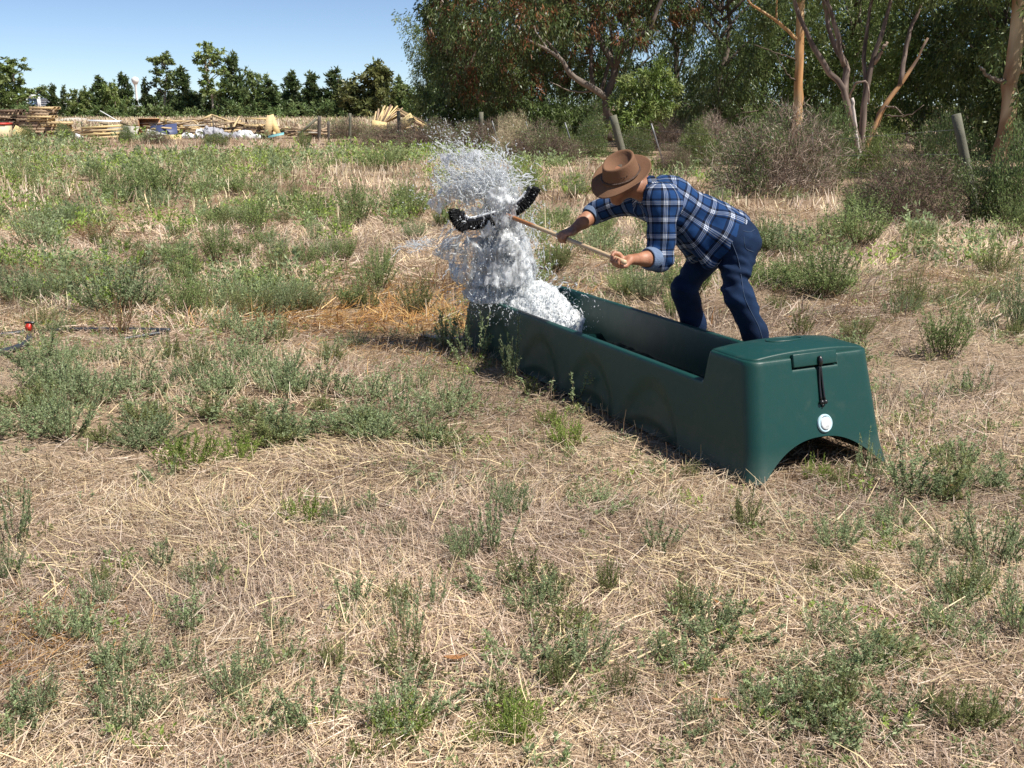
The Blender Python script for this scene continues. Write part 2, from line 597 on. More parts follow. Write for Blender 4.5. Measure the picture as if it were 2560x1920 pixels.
# ------------------------------------------------------------------ weeds
GREEN = {
    'grey': A([[0.25, 0.31, 0.155], [0.29, 0.35, 0.185], [0.20, 0.255, 0.12], [0.34, 0.39, 0.22]]),
    'mid': A([[0.20, 0.265, 0.095], [0.24, 0.30, 0.12], [0.16, 0.215, 0.075], [0.29, 0.34, 0.15]]),
    'bright': A([[0.22, 0.31, 0.06], [0.27, 0.36, 0.08], [0.17, 0.25, 0.05], [0.33, 0.39, 0.12]]),
    'olive': A([[0.19, 0.22, 0.08], [0.225, 0.25, 0.10], [0.155, 0.18, 0.065], [0.26, 0.27, 0.12]]),
    'brown': A([[0.23, 0.14, 0.075], [0.28, 0.175, 0.10], [0.18, 0.105, 0.06], [0.3, 0.21, 0.13]]),
}


def leaf_quads(C, D, L, W, cols, bend=0.0, R=None):
    """Lance-shaped leaves: centre line start C, direction D."""
    R = R or rng
    n = len(C)
    D = nz(D)
    S = nz(np.cross(D, R.normal(size=(n, 3))))
    L = np.broadcast_to(np.asarray(L, float), (n,)); W = np.broadcast_to(np.asarray(W, float), (n,))
    Nn = np.cross(S, D)
    mid = C + D * (L * 0.45)[:, None] + Nn * (L * bend)[:, None]
    v = np.stack([C, mid + S * W[:, None] / 2, C + D * L[:, None], mid - S * W[:, None] / 2], 1)
    f = np.arange(n)[:, None] * 4 + A([[0, 1, 2, 3]])
    return v.reshape(-1, 3), f, np.repeat(cols, 4, 0)


def weed_mesh(name, pal, nst, h, spread, nleaf, ll, lw, upright=0.5, stem_w=0.004, seed=0, branch=3, stemcol=(0.20, 0.17, 0.10), base=0.06, stems=True):
    """Bushy annual: many curved stems with side twigs set with small leaves."""
    R = np.random.default_rng(seed)
    mb = MB()
    pal = GREEN[pal]
    for s in range(nst):
        az = R.random() * 2 * np.pi
        q = R.random() ** 0.6
        tilt = q * spread
        H = h * R.uniform(0.6, 1.05) * (1 - 0.25 * q)
        d = A([math.cos(az), math.sin(az), 0])
        k = 6
        t = np.linspace(0, 1, k)
        ang = tilt * (1.25 - upright * t)
        step = np.stack([np.sin(ang) * d[0], np.sin(ang) * d[1], np.cos(ang)], -1) * (H / (k - 1))
        step += R.normal(0, 0.1, (k, 3)) * H / (k - 1)
        P = np.vstack([[0, 0, 0], np.cumsum(step[1:], 0)]) + d * R.random() * base
        P[:, 2] = np.maximum(P[:, 2], 0.004)
        if stems: mb.tube(P[::1 if h < 0.45 else 2], stem_w * np.linspace(1, 0.35, len(P[::1 if h < 0.45 else 2])), 3, A(stemcol) * R.uniform(0.7, 1.2), cap=False)
        C, D = [], []
        lines = [P]
        for b in range(branch):
            tb = R.uniform(0.25, 0.85); p0 = P[0] + 0 * P[0]
            i = int(tb * (k - 1)); p0 = P[i]
            a2 = R.random() * 6.283
            dd = nz(nz(step[min(i + 1, k - 1)]) + 0.75 * A([math.cos(a2), math.sin(a2), 0.25]))
            Lb = H * R.uniform(0.2, 0.42) * (1.1 - tb * 0.5)
            lines.append(np.stack([p0, p0 + dd * Lb * 0.5, p0 + dd * Lb + A([0, 0, Lb * 0.15])]))
        tot = sum(np.linalg.norm(l[-1] - l[0]) for l in lines)
        for l in lines:
            m = max(3, int(nleaf * np.linalg.norm(l[-1] - l[0]) / tot))
            tt = R.uniform(0.22 if l is P else 0.05, 1.0, m) ** 0.85 * (len(l) - 1)
            i = np.minimum(tt.astype(int), len(l) - 2); fr = (tt - i)[:, None]
            C.append(l[i] * (1 - fr) + l[i + 1] * fr)
            ax = nz(l[i + 1] - l[i])
            D.append(ax * 0.8 + R.normal(0, 0.75, (m, 3)) + A([0, 0, 0.15]))
        C = np.vstack(C); D = np.vstack(D); m = len(C)
        cl = pal[R.integers(0, len(pal), m)] * R.uniform(0.8, 1.2, (m, 1)) * R.uniform(0.85, 1.15)
        mb.add(*leaf_quads(C, D, R.uniform(0.6, 1.25, m) * ll, R.uniform(0.7, 1.2, m) * lw, cl, 0.1, R))
    return mb.mesh(name, M_WEED)


# near kinds (about 0.25-0.6 m tall, unit built at real size)
W_NEAR = {
    'grey': [weed_mesh("saltbush_weed", 'grey', 26, 0.30, 1.05, 78, 0.016, 0.0065, 0.6, 0.0028, 10 + i, 3) for i in range(3)],
    'sprig': [weed_mesh("sprig_weed", 'grey', 11, 0.30, 0.75, 92, 0.017, 0.0072, 0.5, 0.003, 20 + i, 2, base=0.1) for i in range(3)],
    'bright': [weed_mesh("green_weed", 'bright', 46, 0.20, 1.25, 46, 0.017, 0.006, 0.5, 0.002, 30 + i, 3, base=0.12) for i in range(3)],
    'olive': [weed_mesh("olive_weed", 'olive', 26, 0.24, 1.1, 70, 0.016, 0.006, 0.5, 0.0026, 40 + i, 3) for i in range(2)],
    'brown': [weed_mesh("dead_weed", 'brown', 20, 0.30, 0.6, 40, 0.012, 0.004, 0.4, 0.003, 45, 3, (0.26, 0.16, 0.09))],
    'thin': [weed_mesh("thin_weed", 'grey', 2, 0.42, 0.35, 60, 0.015, 0.008, 0.3, 0.003, 48 + i, 1, base=0.03) for i in range(2)],
}
W_MID = {
    'bush': [weed_mesh("field_weed", 'mid', 58, 0.60, 0.75, 54, 0.030, 0.009, 0.6, 0.004, 50 + i, 3, base=0.14) for i in range(3)],
    'plume': [weed_mesh("plume_weed", 'mid', 42, 0.62, 0.5, 56, 0.034, 0.010, 0.3, 0.004, 60 + i, 2, base=0.16) for i in range(3)],
    'round': [weed_mesh("round_weed", 'olive', 52, 0.48, 1.1, 44, 0.026, 0.007, 0.65, 0.004, 70 + i, 3, base=0.1) for i in range(2)],
    'greybush': [weed_mesh("grey_weed", 'grey', 52, 0.52, 0.9, 50, 0.03, 0.009, 0.6, 0.004, 75 + i, 3, base=0.14) for i in range(3)],
    'brown': [weed_mesh("brown_weed", 'brown', 26, 0.5, 0.55, 40, 0.022, 0.007, 0.4, 0.004, 78, 3, (0.26, 0.16, 0.09), base=0.1)],
}
W_FAR = [weed_mesh("far_weed", p, 12, 0.6, 0.7, 9, 0.095, 0.034, 0.5, 0.006, 80 + i, 1, base=0.2, stems=False) for i, p in enumerate(['mid', 'grey', 'mid', 'olive', 'bright', 'grey'])]
W_SEED = [weed_mesh("seedling_weed", p, 6, 0.6, 0.8, 8, 0.12, 0.05, 0.5, 0.006, 90 + i, 1, base=0.25, stems=False) for i, p in enumerate(['grey', 'mid', 'grey', 'olive', 'bright', 'grey'])]
REFH = {'grey': .3, 'sprig': .3, 'bright': .19, 'olive': .24, 'brown': .3, 'thin': .42, 'bush': .6, 'plume': .62, 'round': .48, 'greybush': .52}
REFW = {'grey': .42, 'sprig': .32, 'bright': .46, 'olive': .42, 'brown': .3, 'thin': .1, 'bush': .75, 'plume': .62, 'round': .8, 'greybush': .8}


def weed(kind, px, py, w, h, label, group=None, far=None):
    """A weed whose root shows at (px,py) and that spans w x h pixels of the photograph."""
    p = ground_at(px, py, -0.01)
    pool = far or (W_MID[kind] if kind in W_MID and (p[1] > 8.5 or kind not in W_NEAR) else W_NEAR[kind])
    me = pool[int(rng.integers(0, len(pool)))]
    hm, wm = px_size(h, p[1]), px_size(w, p[1])
    rh = 0.5 if (kind == 'brown' and p[1] > 8.5) else REFH[kind]
    sz = hm / rh; sx = wm / REFW[kind]
    o = link(me.name.split('.')[0], me, None, (p[0], p[1], gh(p[0], p[1]) - 0.01), (0, 0, rng.random() * 6.28), (sx, sx, sz))
    return tag(o, label, "weed", group or "weeds in the paddock")


NEAR_WEEDS = [
    ('bright', 470, 1165, 210, 115, "fresh green low weed in the straw, nearest below the grey-green weed drift"),
    ('bright', 600, 1150, 130, 80, "small bright green weed touching the bigger green clump beside it"),
    ('bright', 765, 1320, 150, 90, "bright green tufted weed standing alone beside bare matted straw"),
    ('bright', 1000, 1895, 190, 130, "bright green low weed at the very bottom edge, near its middle"),
    ('bright', 1255, 1890, 160, 110, "yellow-green spreading weed by the bottom edge, second green clump of two"),
    ('bright', 1180, 1905, 110, 60, "low green weed half cut by the bottom edge between two bigger clumps"),
    ('sprig', 1020, 1650, 110, 170, "thin grey-green sprig with a bare lower stem above the bottom-edge clumps"),
    ('sprig', 1080, 1560, 100, 130, "loose blue-green sprig beside a curled brown leaf"),
    ('sprig', 1230, 1420, 130, 200, "tall grey-green sprigs in brown stubble in front of the trough's middle"),
    ('grey', 1160, 1440, 120, 150, "dark grey-green weed rooted in a shaded tuft beside the tall sprigs"),
    ('grey', 1290, 1330, 100, 110, "small blue-green weed among upright stubble"),
    ('olive', 845, 1720, 150, 110, "olive green dense little weed with a yellowish base"),
    ('grey', 600, 1800, 200, 200, "bushy blue-green weed in the lower left straw"),
    ('grey', 320, 1880, 230, 190, "broad blue-green weed with dark stems by the bottom edge"),
    ('grey', 170, 1640, 200, 150, "blue-green sprawling weed with a pale stalk across its foot"),
    ('grey', 250, 1560, 130, 120, "small grey-green weed just above the sprawling blue-green one"),
    ('sprig', 40, 1390, 110, 220, "tall dark green sprigs cut by the left edge of the photo"),
    ('grey', 20, 1480, 120, 140, "leafy weed at the left edge below the tall sprigs"),
    ('sprig', 395, 1455, 110, 110, "single small blue-green sprig in pale flattened straw"),
    ('olive', 250, 1500, 100, 90, "yellowish green little weed left of the small blue-green sprig"),
    ('grey', 2470, 1430, 230, 220, "dark green bushy weed casting a black shadow on its left"),
    ('grey', 2540, 1640, 190, 250, "tall dark green weed cut by the right edge of the photo"),
    ('grey', 2390, 1560, 200, 150, "blue-green weed between the two dark bushy ones near the right edge"),
    ('olive', 1860, 1330, 140, 120, "yellow-green upright weed below the arched end of the trough"),
    ('grey', 2090, 1390, 170, 140, "dark grey-green weed with a shaded foot, right of the yellow-green one"),
    ('grey', 2230, 1330, 160, 110, "soft green weed on the litter below the trough's outer foot"),
    ('sprig', 2300, 1480, 140, 110, "loose thin weed on bare soil above the blue-green one"),
    ('olive', 1560, 1790, 120, 120, "narrow yellow-green weed with a black shadow behind it"),
    ('grey', 1650, 1700, 90, 110, "little grey-green weed among leaning straw stalks"),
    ('grey', 2060, 1660, 160, 110, "low green weed behind a long lying white stalk"),
    ('sprig', 1790, 1640, 90, 110, "pair of small blue-green sprigs in the flattened straw"),
    ('grey', 1740, 1880, 170, 120, "grey-green weed in stubble at the bottom edge, right of the middle"),
    ('sprig', 1920, 1910, 130, 70, "pale blue-green weed cut off by the bottom edge"),
    ('bright', 1310, 1880, 170, 130, "green weed with yellow tips in deep shade near the bottom edge"),
    ('olive', 2440, 1890, 200, 140, "broad olive weed in the bottom corner"),
    ('bright', 1420, 1115, 140, 90, "yellow-green weed beside the near side of the trough"),
    ('bright', 1370, 1060, 90, 60, "tiny yellow-green weed just above the one beside the trough"),
    ('sprig', 1185, 900, 140, 165, "branching grey-green weed against the far corner of the trough"),
    ('sprig', 1115, 872, 130, 110, "soft green weed at the puddle beside the far corner of the trough"),
    ('sprig', 1280, 955, 90, 165, "upright leafy sprig against the dark side of the trough"),
    ('thin', 1430, 1018, 70, 165, "single thin stem leaning against the dark side of the trough"),
    ('thin', 1370, 985, 80, 90, "twiggy stem between the leafy sprig and the single thin stem"),
    ('olive', 1330, 985, 100, 50, "small olive weed at the foot of the trough's dark side"),
    ('sprig', 2165, 1185, 70, 130, "knobbly green sprig standing before the trough's outer foot"),
    ('bright', 2040, 1195, 90, 75, "low yellow-green weed in the shade of the trough's arch"),
    ('olive', 2120, 1210, 150, 60, "green weed mat in front of the trough's arch"),
    ('sprig', 2200, 1190, 60, 100, "thin sprig touching the trough's outer foot"),
    ('olive', 1720, 1190, 80, 50, "tiny weed at the foot of the trough's rounded near corner"),
    ('sprig', 1000, 1050, 130, 130, "grey-green weed in the drift left of the trough"),
    ('sprig', 1130, 1010, 90, 110, "grey-green weed nearest the trough's middle on the shaded side"),
    ('grey', 640, 870, 170, 120, "grey-green leafy weed beside the end of the black hose"),
    ('grey', 560, 845, 110, 110, "bushy weed just left of the leafy weed at the hose end"),
    ('brown', 305, 850, 100, 150, "dead rusty brown weed rising across the black hose"),
    ('grey', 135, 835, 120, 70, "green weed lapping over the red hose coupling"),
    ('grey', 170, 1110, 190, 190, "tall blue-green weed with a dark foot in the left drift"),
    ('grey', 240, 1020, 190, 150, "blue-green weed behind the dark-footed one in the left drift"),
    ('sprig', 120, 980, 130, 110, "thin blue-green weed on the left border of the drift"),
]
MID_WEEDS = [
    ('greybush', 300, 780, 330, 180, "widest grey-green bush, with pale dead stems under it, above the hose"),
    ('bush', 465, 800, 150, 150, "dark leafy bush joined to the right side of the widest one"),
    ('plume', 450, 700, 110, 160, "upright green plume weed rising behind the widest bush"),
    ('bush', 540, 640, 120, 130, "dense upright green bush, alone on pale straw in the left field"),
    ('plume', 640, 575, 110, 130, "fan of dark green stems to the right of the dense upright bush"),
    ('bush', 860, 640, 90, 90, "compact fresh green bush left of the splash"),
    ('bush', 955, 695, 100, 110, "fresh green bush with a shaded foot, close left of the splash"),
    ('olive', 920, 770, 110, 80, "green bush beside the wet orange grass"),
    ('round', 690, 670, 120, 80, "thin airy weed between the dense bush and the compact one"),
    ('plume', 770, 660, 80, 90, "small forked green weed left of the compact bush"),
    ('greybush', 90, 610, 180, 130, "soft grey-green bush near the left edge, in the middle field"),
    ('greybush', 40, 740, 150, 140, "sparse grey-green bush at the left edge above the hose"),
    ('round', 360, 650, 120, 110, "olive weed standing among dead stalks behind the widest bush"),
    ('brown', 240, 590, 90, 80, "rusty dead weed beside pale soil in the left field"),
    ('plume', 400, 500, 160, 130, "green plume weed beside pale seeding grass"),
    ('plume', 300, 505, 110, 90, "grey-green plumes left of the pale seeding grass"),
    ('bush', 760, 370, 55, 60, "small round green bush near the dump's corner post"),
    ('plume', 955, 425, 120, 80, "tall green weed before the brown thicket, behind the splash"),
    ('plume', 890, 560, 120, 140, "grass-like dark green clump left of the splash"),
    ('plume', 1020, 540, 130, 120, "green clump partly behind the flying water"),
    ('bush', 1310, 480, 120, 110, "yellow-green bush behind the broom head"),
    ('greybush', 1430, 490, 110, 80, "grey-green weed between the broom and the hat"),
    ('plume', 1380, 690, 90, 120, "feathery green weed behind the broom handle"),
    ('greybush', 1480, 640, 200, 90, "wide green weed band under the forearm"),
    ('bush', 1680, 800, 75, 110, "dark little weed beside the man's forward knee"),
    ('bush', 2060, 755, 200, 190, "large feathery green bush to the man's right, lit on top"),
    ('round', 2270, 795, 150, 150, "round brownish green bush with a dark foot, right of the feathery one"),
    ('plume', 2360, 910, 160, 170, "upright grey-green weed on straw behind the trough's near end"),
    ('greybush', 2540, 860, 130, 230, "tall weed with a black shaded foot cut by the right edge"),
    ('round', 2480, 690, 160, 120, "soft green bush on the right with a white stick beside it"),
    ('greybush', 1960, 640, 230, 110, "wide feathery green drift just behind the man's back"),
    ('bush', 2140, 620, 210, 150, "tall pale green bush behind the feathery one, below the dark thicket"),
    ('bush', 1905, 640, 80, 120, "green weed touching the back pocket of the jeans"),
    ('greybush', 2300, 610, 150, 70, "low grey weed on straw below the dark thicket"),
    ('plume', 2540, 600, 90, 150, "grey-green plumes at the right edge below the pale tree trunk"),
    ('round', 2140, 860, 150, 90, "thin weed on reddish straw below the round bush"),
    ('bush', 2150, 560, 130, 110, "bright green shrubby weed before the black shade of the thicket"),
]


def build_weeds():
    for k, px, py, w, h, lab in NEAR_WEEDS:
        weed(k, px, py, w, h, lab)
    for k, px, py, w, h, lab in MID_WEEDS:
        weed(k, px, py, w, h, lab)
    # more of the same, told apart only by the strip of field they stand in
    def fill(n, x0, x1, y0, y1, kinds, hr, wr, label, group, mask=None):
        c = 0; t = 0
        while c < n and t < n * 40:
            t += 1
            px, py = rng.uniform(x0, x1), rng.uniform(y0, y1)
            p = ground_at(px, py)
            if inside_trough(p[0], p[1], 0.2) or not fence_limit(p[0], p[1]): continue
            if rng.random() > np.clip((fbm2(p[0], p[1], 0.5, 31, 2) - 0.33) * 4, 0.05, 1): continue
            k = kinds[int(rng.integers(0, len(kinds)))]
            hm = rng.uniform(*hr); wm = rng.uniform(*wr)
            s = FPX / (p[1] * CS + 0.4)
            weed(k, px, py, wm * s, hm * s, label, group)
            c += 1
    fill(36, 0, 1050, 540, 830, ['greybush', 'round', 'plume', 'greybush'], (.22, .42), (.3, .6), "knee-high grey-green weed in the left field between the hose and the seeding grass", "weeds of the left field")
    fill(34, 0, 1150, 440, 560, ['bush', 'plume', 'greybush'], (.3, .55), (.4, .8), "green weed in the strip of pale seeding grass left of the splash", "weeds among the seeding grass")
    fill(40, 1250, 2560, 480, 760, ['bush', 'plume', 'greybush', 'round'], (.25, .5), (.4, .8), "green weed in the field strip behind the man", "weeds behind the man")
    fill(22, 1950, 2560, 760, 1250, ['sprig', 'grey', 'olive'], (.12, .25), (.2, .4), "low weed on the straw between the trough's end and the right edge", "weeds right of the trough")
    fill(84, 60, 1150, 850, 1130, ['grey', 'sprig', 'grey', 'olive'], (.11, .24), (.22, .5), "blue-green weed of the broad drift between the hose and the trough", "weeds of the blue-green drift")
    fill(56, 900, 2560, 1250, 1900, ['grey', 'sprig', 'olive'], (.08, .18), (.12, .34), "low thin weed in the nearest straw below the trough", "weeds in the near straw")
    fill(26, 0, 1000, 1200, 1900, ['sprig', 'grey'], (.07, .16), (.1, .26), "tiny blue-green sprig in the near straw, lower left", "sprigs in the near straw")
    # the far strip: too many to tell apart
    mb = MB()
    src = []
    for me in W_FAR + W_SEED:
        v = np.empty(len(me.vertices) * 3, np.float32); me.vertices.foreach_get("co", v)
        f = np.empty(len(me.loops), np.int32); me.loops.foreach_get("vertex_index", f)
        c = np.empty(len(me.vertices) * 4, np.float32); me.color_attributes["Col"].data.foreach_get("color", c)
        src.append((v.reshape(-1, 3), f.reshape(-1, 4), c.reshape(-1, 4)[:, :3]))
    x, y = field_points(5200, 9, 62, 0.35)
    ok = (fence_limit(x, y) | ((y > 60) & (x < -4))) & (rng.random(len(x)) < np.clip((fbm2(x, y, 0.3, 41, 3) - 0.44) * 6, 0.04, 0.9)) & ~inside_trough(x, y, 0.6) & ((y > 13) | (np.abs(x) > 1.5 + 0.0 * y)) & ~((x > -0.5) & (y < 11))
    xs_, ys_ = list(x[ok]), list(y[ok])
    for _ in range(420):
        b = 60 + rng.random() * 85; a = -rng.random() * (0.5 * b) - 3
        if fbm2(a, b, 0.09, 81, 2) > 0.5: xs_.append(a); ys_.append(b)
    for a, b in zip(xs_, ys_):
        v, f, c = src[int(rng.integers(0, 6)) + (6 if b > 30 else 0)]
        t = rng.random() * 6.28; s = rng.uniform(0.35, 0.85) * min(1.8, 0.6 + b / 40)
        R = A([[math.cos(t), -math.sin(t), 0], [math.sin(t), math.cos(t), 0], [0, 0, rng.uniform(0.7, 1.1)]])
        mb.add((v * s) @ R.T + A([a, b, float(gh(a, b)) - 0.01]), f, c * rng.uniform(0.8, 1.25))
    # small seedlings near
    x, y = field_points(8500, 2.0, 12, 0.9)
    ok = ~inside_trough(x, y, 0.05) & (rng.random(len(x)) < np.clip((fbm2(x, y, 0.8, 51, 3) - 0.40) * 4, 0.06, 0.9))
    for a, b in zip(x[ok], y[ok]):
        v, f, c = src[6 + int(rng.integers(0, 6))]
        t = rng.random() * 6.28; s = rng.uniform(0.06, 0.17)
        R = A([[math.cos(t), -math.sin(t), 0], [math.sin(t), math.cos(t), 0], [0, 0, rng.uniform(0.7, 1.1)]])
        mb.add((v * s) @ R.T + A([a, b, float(gh(a, b)) - 0.005]), f, c * rng.uniform(0.8, 1.2))
    tag(link("undergrowth", mb.mesh("undergrowth", M_WEED)), "small green weeds scattered thickly over the far field", "weeds", None, "stuff")


build_weeds()

# ------------------------------------------------------------------ trees
LEAFPAL = {
    'dark': A([[0.07, 0.105, 0.03], [0.09, 0.13, 0.036], [0.055, 0.08, 0.024], [0.12, 0.155, 0.055]]),
    'rust': A([[0.06, 0.085, 0.024], [0.11, 0.055, 0.024], [0.17, 0.07, 0.03], [0.075, 0.10, 0.03], [0.09, 0.085, 0.028], [0.055, 0.08, 0.025], [0.10, 0.12, 0.045], [0.07, 0.095, 0.03]]),
    'gum': A([[0.12, 0.165, 0.045], [0.155, 0.2, 0.06], [0.095, 0.13, 0.036], [0.20, 0.24, 0.085]]),
    'willow': A([[0.105, 0.15, 0.048], [0.135, 0.18, 0.062], [0.08, 0.115, 0.038], [0.18, 0.22, 0.09]]),
    'bright': A([[0.13, 0.18, 0.045], [0.17, 0.22, 0.06], [0.10, 0.145, 0.035], [0.21, 0.245, 0.085]]),
    'pale': A([[0.16, 0.20, 0.075], [0.20, 0.235, 0.095], [0.13, 0.165, 0.06]]),
    'casua': A([[0.07, 0.105, 0.036], [0.09, 0.125, 0.046], [0.055, 0.085, 0.03], [0.115, 0.145, 0.055]]),
    'olive': A([[0.11, 0.125, 0.04], [0.14, 0.15, 0.05], [0.085, 0.10, 0.032], [0.17, 0.175, 0.065]]),
    'scrub': A([[0.13, 0.185, 0.065], [0.165, 0.215, 0.08], [0.10, 0.145, 0.05]]),
    'brown': A([[0.16, 0.115, 0.085], [0.2, 0.15, 0.11], [0.12, 0.085, 0.062], [0.24, 0.19, 0.145]]),
}


def crown(mb, clumps, n, L, W, pal, droop=0.5, R=None, outward=0.4, bend=0.08):
    """clumps: (x,y,z,rx,ry,rz) ellipsoids filled with n leaves in all, in bunches."""
    R = R or rng
    cl = A(clumps)
    vol = (cl[:, 3] * cl[:, 4] * cl[:, 5]) ** (2 / 3)
    cnt = np.maximum((n * vol / vol.sum()).astype(int), 8)
    P = LEAFPAL[pal]
    for c, m in zip(cl, cnt):
        nb = max(3, m // 26)
        d = nz(R.normal(size=(nb, 3)))
        b = d * (R.random(nb) ** 0.38)[:, None]
        i = R.integers(0, nb, m)
        off = R.normal(0, 0.115, (m, 3)); off[:, 2] *= 1.5
        p = (b[i] + off) * c[3:6] + c[:3]
        D = R.normal(0, 0.42, (m, 3)) + d[i] * outward + A([0, 0, -droop])
        bc = P[R.integers(0, len(P), nb)] * R.uniform(0.82, 1.18, (nb, 1))
        col = bc[i] * R.uniform(0.8, 1.22, (m, 1))
        mb.add(*leaf_quads(p, D, R.uniform(0.65, 1.25, m) * L, R.uniform(0.7, 1.2, m) * W, col, bend, R))


def limb(mb, pts, r0, r1, col, n=12, sides=7, wob=0.02, R=None):
    R = R or rng
    P = crv(pts, n)
    P[1:-1] += R.normal(0, wob, (n - 2, 3))
    r = np.linspace(r0, r1, n) * R.uniform(0.92, 1.08, n)
    c = np.repeat(A(col)[None] if A(col).ndim == 1 else A(col), 1, 0)
    base = A(col) if A(col).ndim == 1 else A(col)[0]
    k = len(P) * sides + 2
    cc = np.tile(base, (k, 1)) * R.uniform(0.7, 1.25, (k, 1))
    if A(col).ndim == 2:                      # patchy bark: second colour in streaks
        pick = vnoise(np.stack([np.arange(k) % sides * 0.9, np.arange(k) / sides * 0.8, np.full(k, R.random() * 9)], -1)) > 0.52
        cc[pick] = A(col)[1] * R.uniform(0.8, 1.2, (pick.sum(), 1))
    mb.tube(P, r, sides, cc)
    return P


def make_tree(name, kind, seed, H, Rw, pal, n, L, W, droop, trunk_h=0.3, trunk_r=0.1, low=0.12, shape='round', barkc=(0.2, 0.16, 0.12), ncl=26):
    """Unit-built tree at real size: trunk and crown meshes."""
    R = np.random.default_rng(seed)
    cl = []
    for i in range(ncl):
        t = R.random()
        if shape == 'cone':
            z = H * (low + (0.98 - low) * t ** 1.15); rad = Rw * (1.02 - (z / H)) ** 0.75 * R.uniform(0.35, 0.8)
            s = Rw * (0.5 - 0.3 * z / H)
        elif shape == 'tall':
            z = H * (low + (0.95 - low) * t); rad = Rw * R.uniform(0.15, 0.8) * (0.7 + 0.5 * math.sin(3.1 * z / H)); s = Rw * R.uniform(0.16, 0.32)
        else:
            z = H * (low + (0.92 - low) * t); rad = Rw * math.sqrt(max(0.05, 1 - ((z / H - 0.5) / 0.6) ** 2)) * R.uniform(0.3, 0.8); s = Rw * R.uniform(0.26, 0.42)
        a = R.random() * 6.283
        cl.append((rad * math.cos(a), rad * math.sin(a), z, s, s, s * R.uniform(0.7, 1.1)))
    if shape == 'cone':
        cl.append((0, 0, H * 0.97, Rw * 0.12, Rw * 0.12, H * 0.06))
    mc = MB(); crown(mc, cl, n, L, W, pal, droop, R)
    mt = MB()
    top = H * (0.92 if shape != 'round' else 0.7)
    limb(mt, [(0, 0, -0.3), (R.normal(0, .1), R.normal(0, .1), top * 0.35), (R.normal(0, .25), R.normal(0, .25), top * 0.7), (R.normal(0, .2), 0, top)], trunk_r, trunk_r * 0.25, barkc, 14, 6, 0.03, R)
    for c in cl[::2]:
        c = A(c[:3]); z0 = max(0.1 * H, c[2] - np.hypot(c[0], c[1]) * 0.9)
        limb(mt, [(0, 0, min(z0, top * 0.9)), (c[0] * 0.5, c[1] * 0.5, (z0 + c[2]) / 2 + 0.1), c], trunk_r * 0.4, trunk_r * 0.1, barkc, 6, 4, 0.02, R)
    return name, mt.mesh("trunk", M_BARK, True), mc.mesh("crown", M_LEAF)


def plant_tree(kit, x, y, s, label, group, sz=None, rz=None, sx=None):
    name, mt, mc = kit
    r = empty(name, (x, y, float(gh(x, y)) if y < 60 else -0.02), label, "tree", group, rng.random() * 6.28 if rz is None else rz)
    r.scale = (sx or s, sx or s, sz or s)
    link("trunk", mt, r); link("crown", mc, r)
    return r


# --- far row beyond the dump, about 150 m off
FARY = 150.0
K_CAS = [make_tree("casuarina_tree", 'c', 200 + i, 7.0, 2.2, 'casua', 4200, 0.6, 0.2, -0.2, trunk_r=0.12, low=0.03, shape='cone', barkc=(0.14, 0.11, 0.08), ncl=40) for i in range(3)]
K_RND = [make_tree("broad_tree", 'r', 210 + i, 6.0, 3.0, p, 5200, 0.55, 0.22, 0.35, trunk_r=0.16, low=0.05, ncl=34) for i, p in enumerate(['gum', 'olive', 'bright'])]
K_TALL = [make_tree("tall_gum_tree", 't', 220 + i, 11.0, 2.0, 'gum', 2900, 0.5, 0.2, 0.4, trunk_r=0.16, low=0.30, shape='tall', barkc=(0.42, 0.36, 0.29), ncl=38) for i in range(2)]


def far_tree(kit, px, ytop, w, label, dy=0.0, h0=None, group="trees of the far row"):
    Y = FARY + dy
    p = at(px, ytop, Y)
    H = p[2]
    base = {'casuarina_tree': (7.0, 3.3), 'broad_tree': (6.0, 5.2), 'tall_gum_tree': (11.0, 3.6)}[kit[0]]
    plant_tree(kit, p[0], Y, 1, label, group, sz=H / base[0], sx=px_size(w, Y) / base[1])


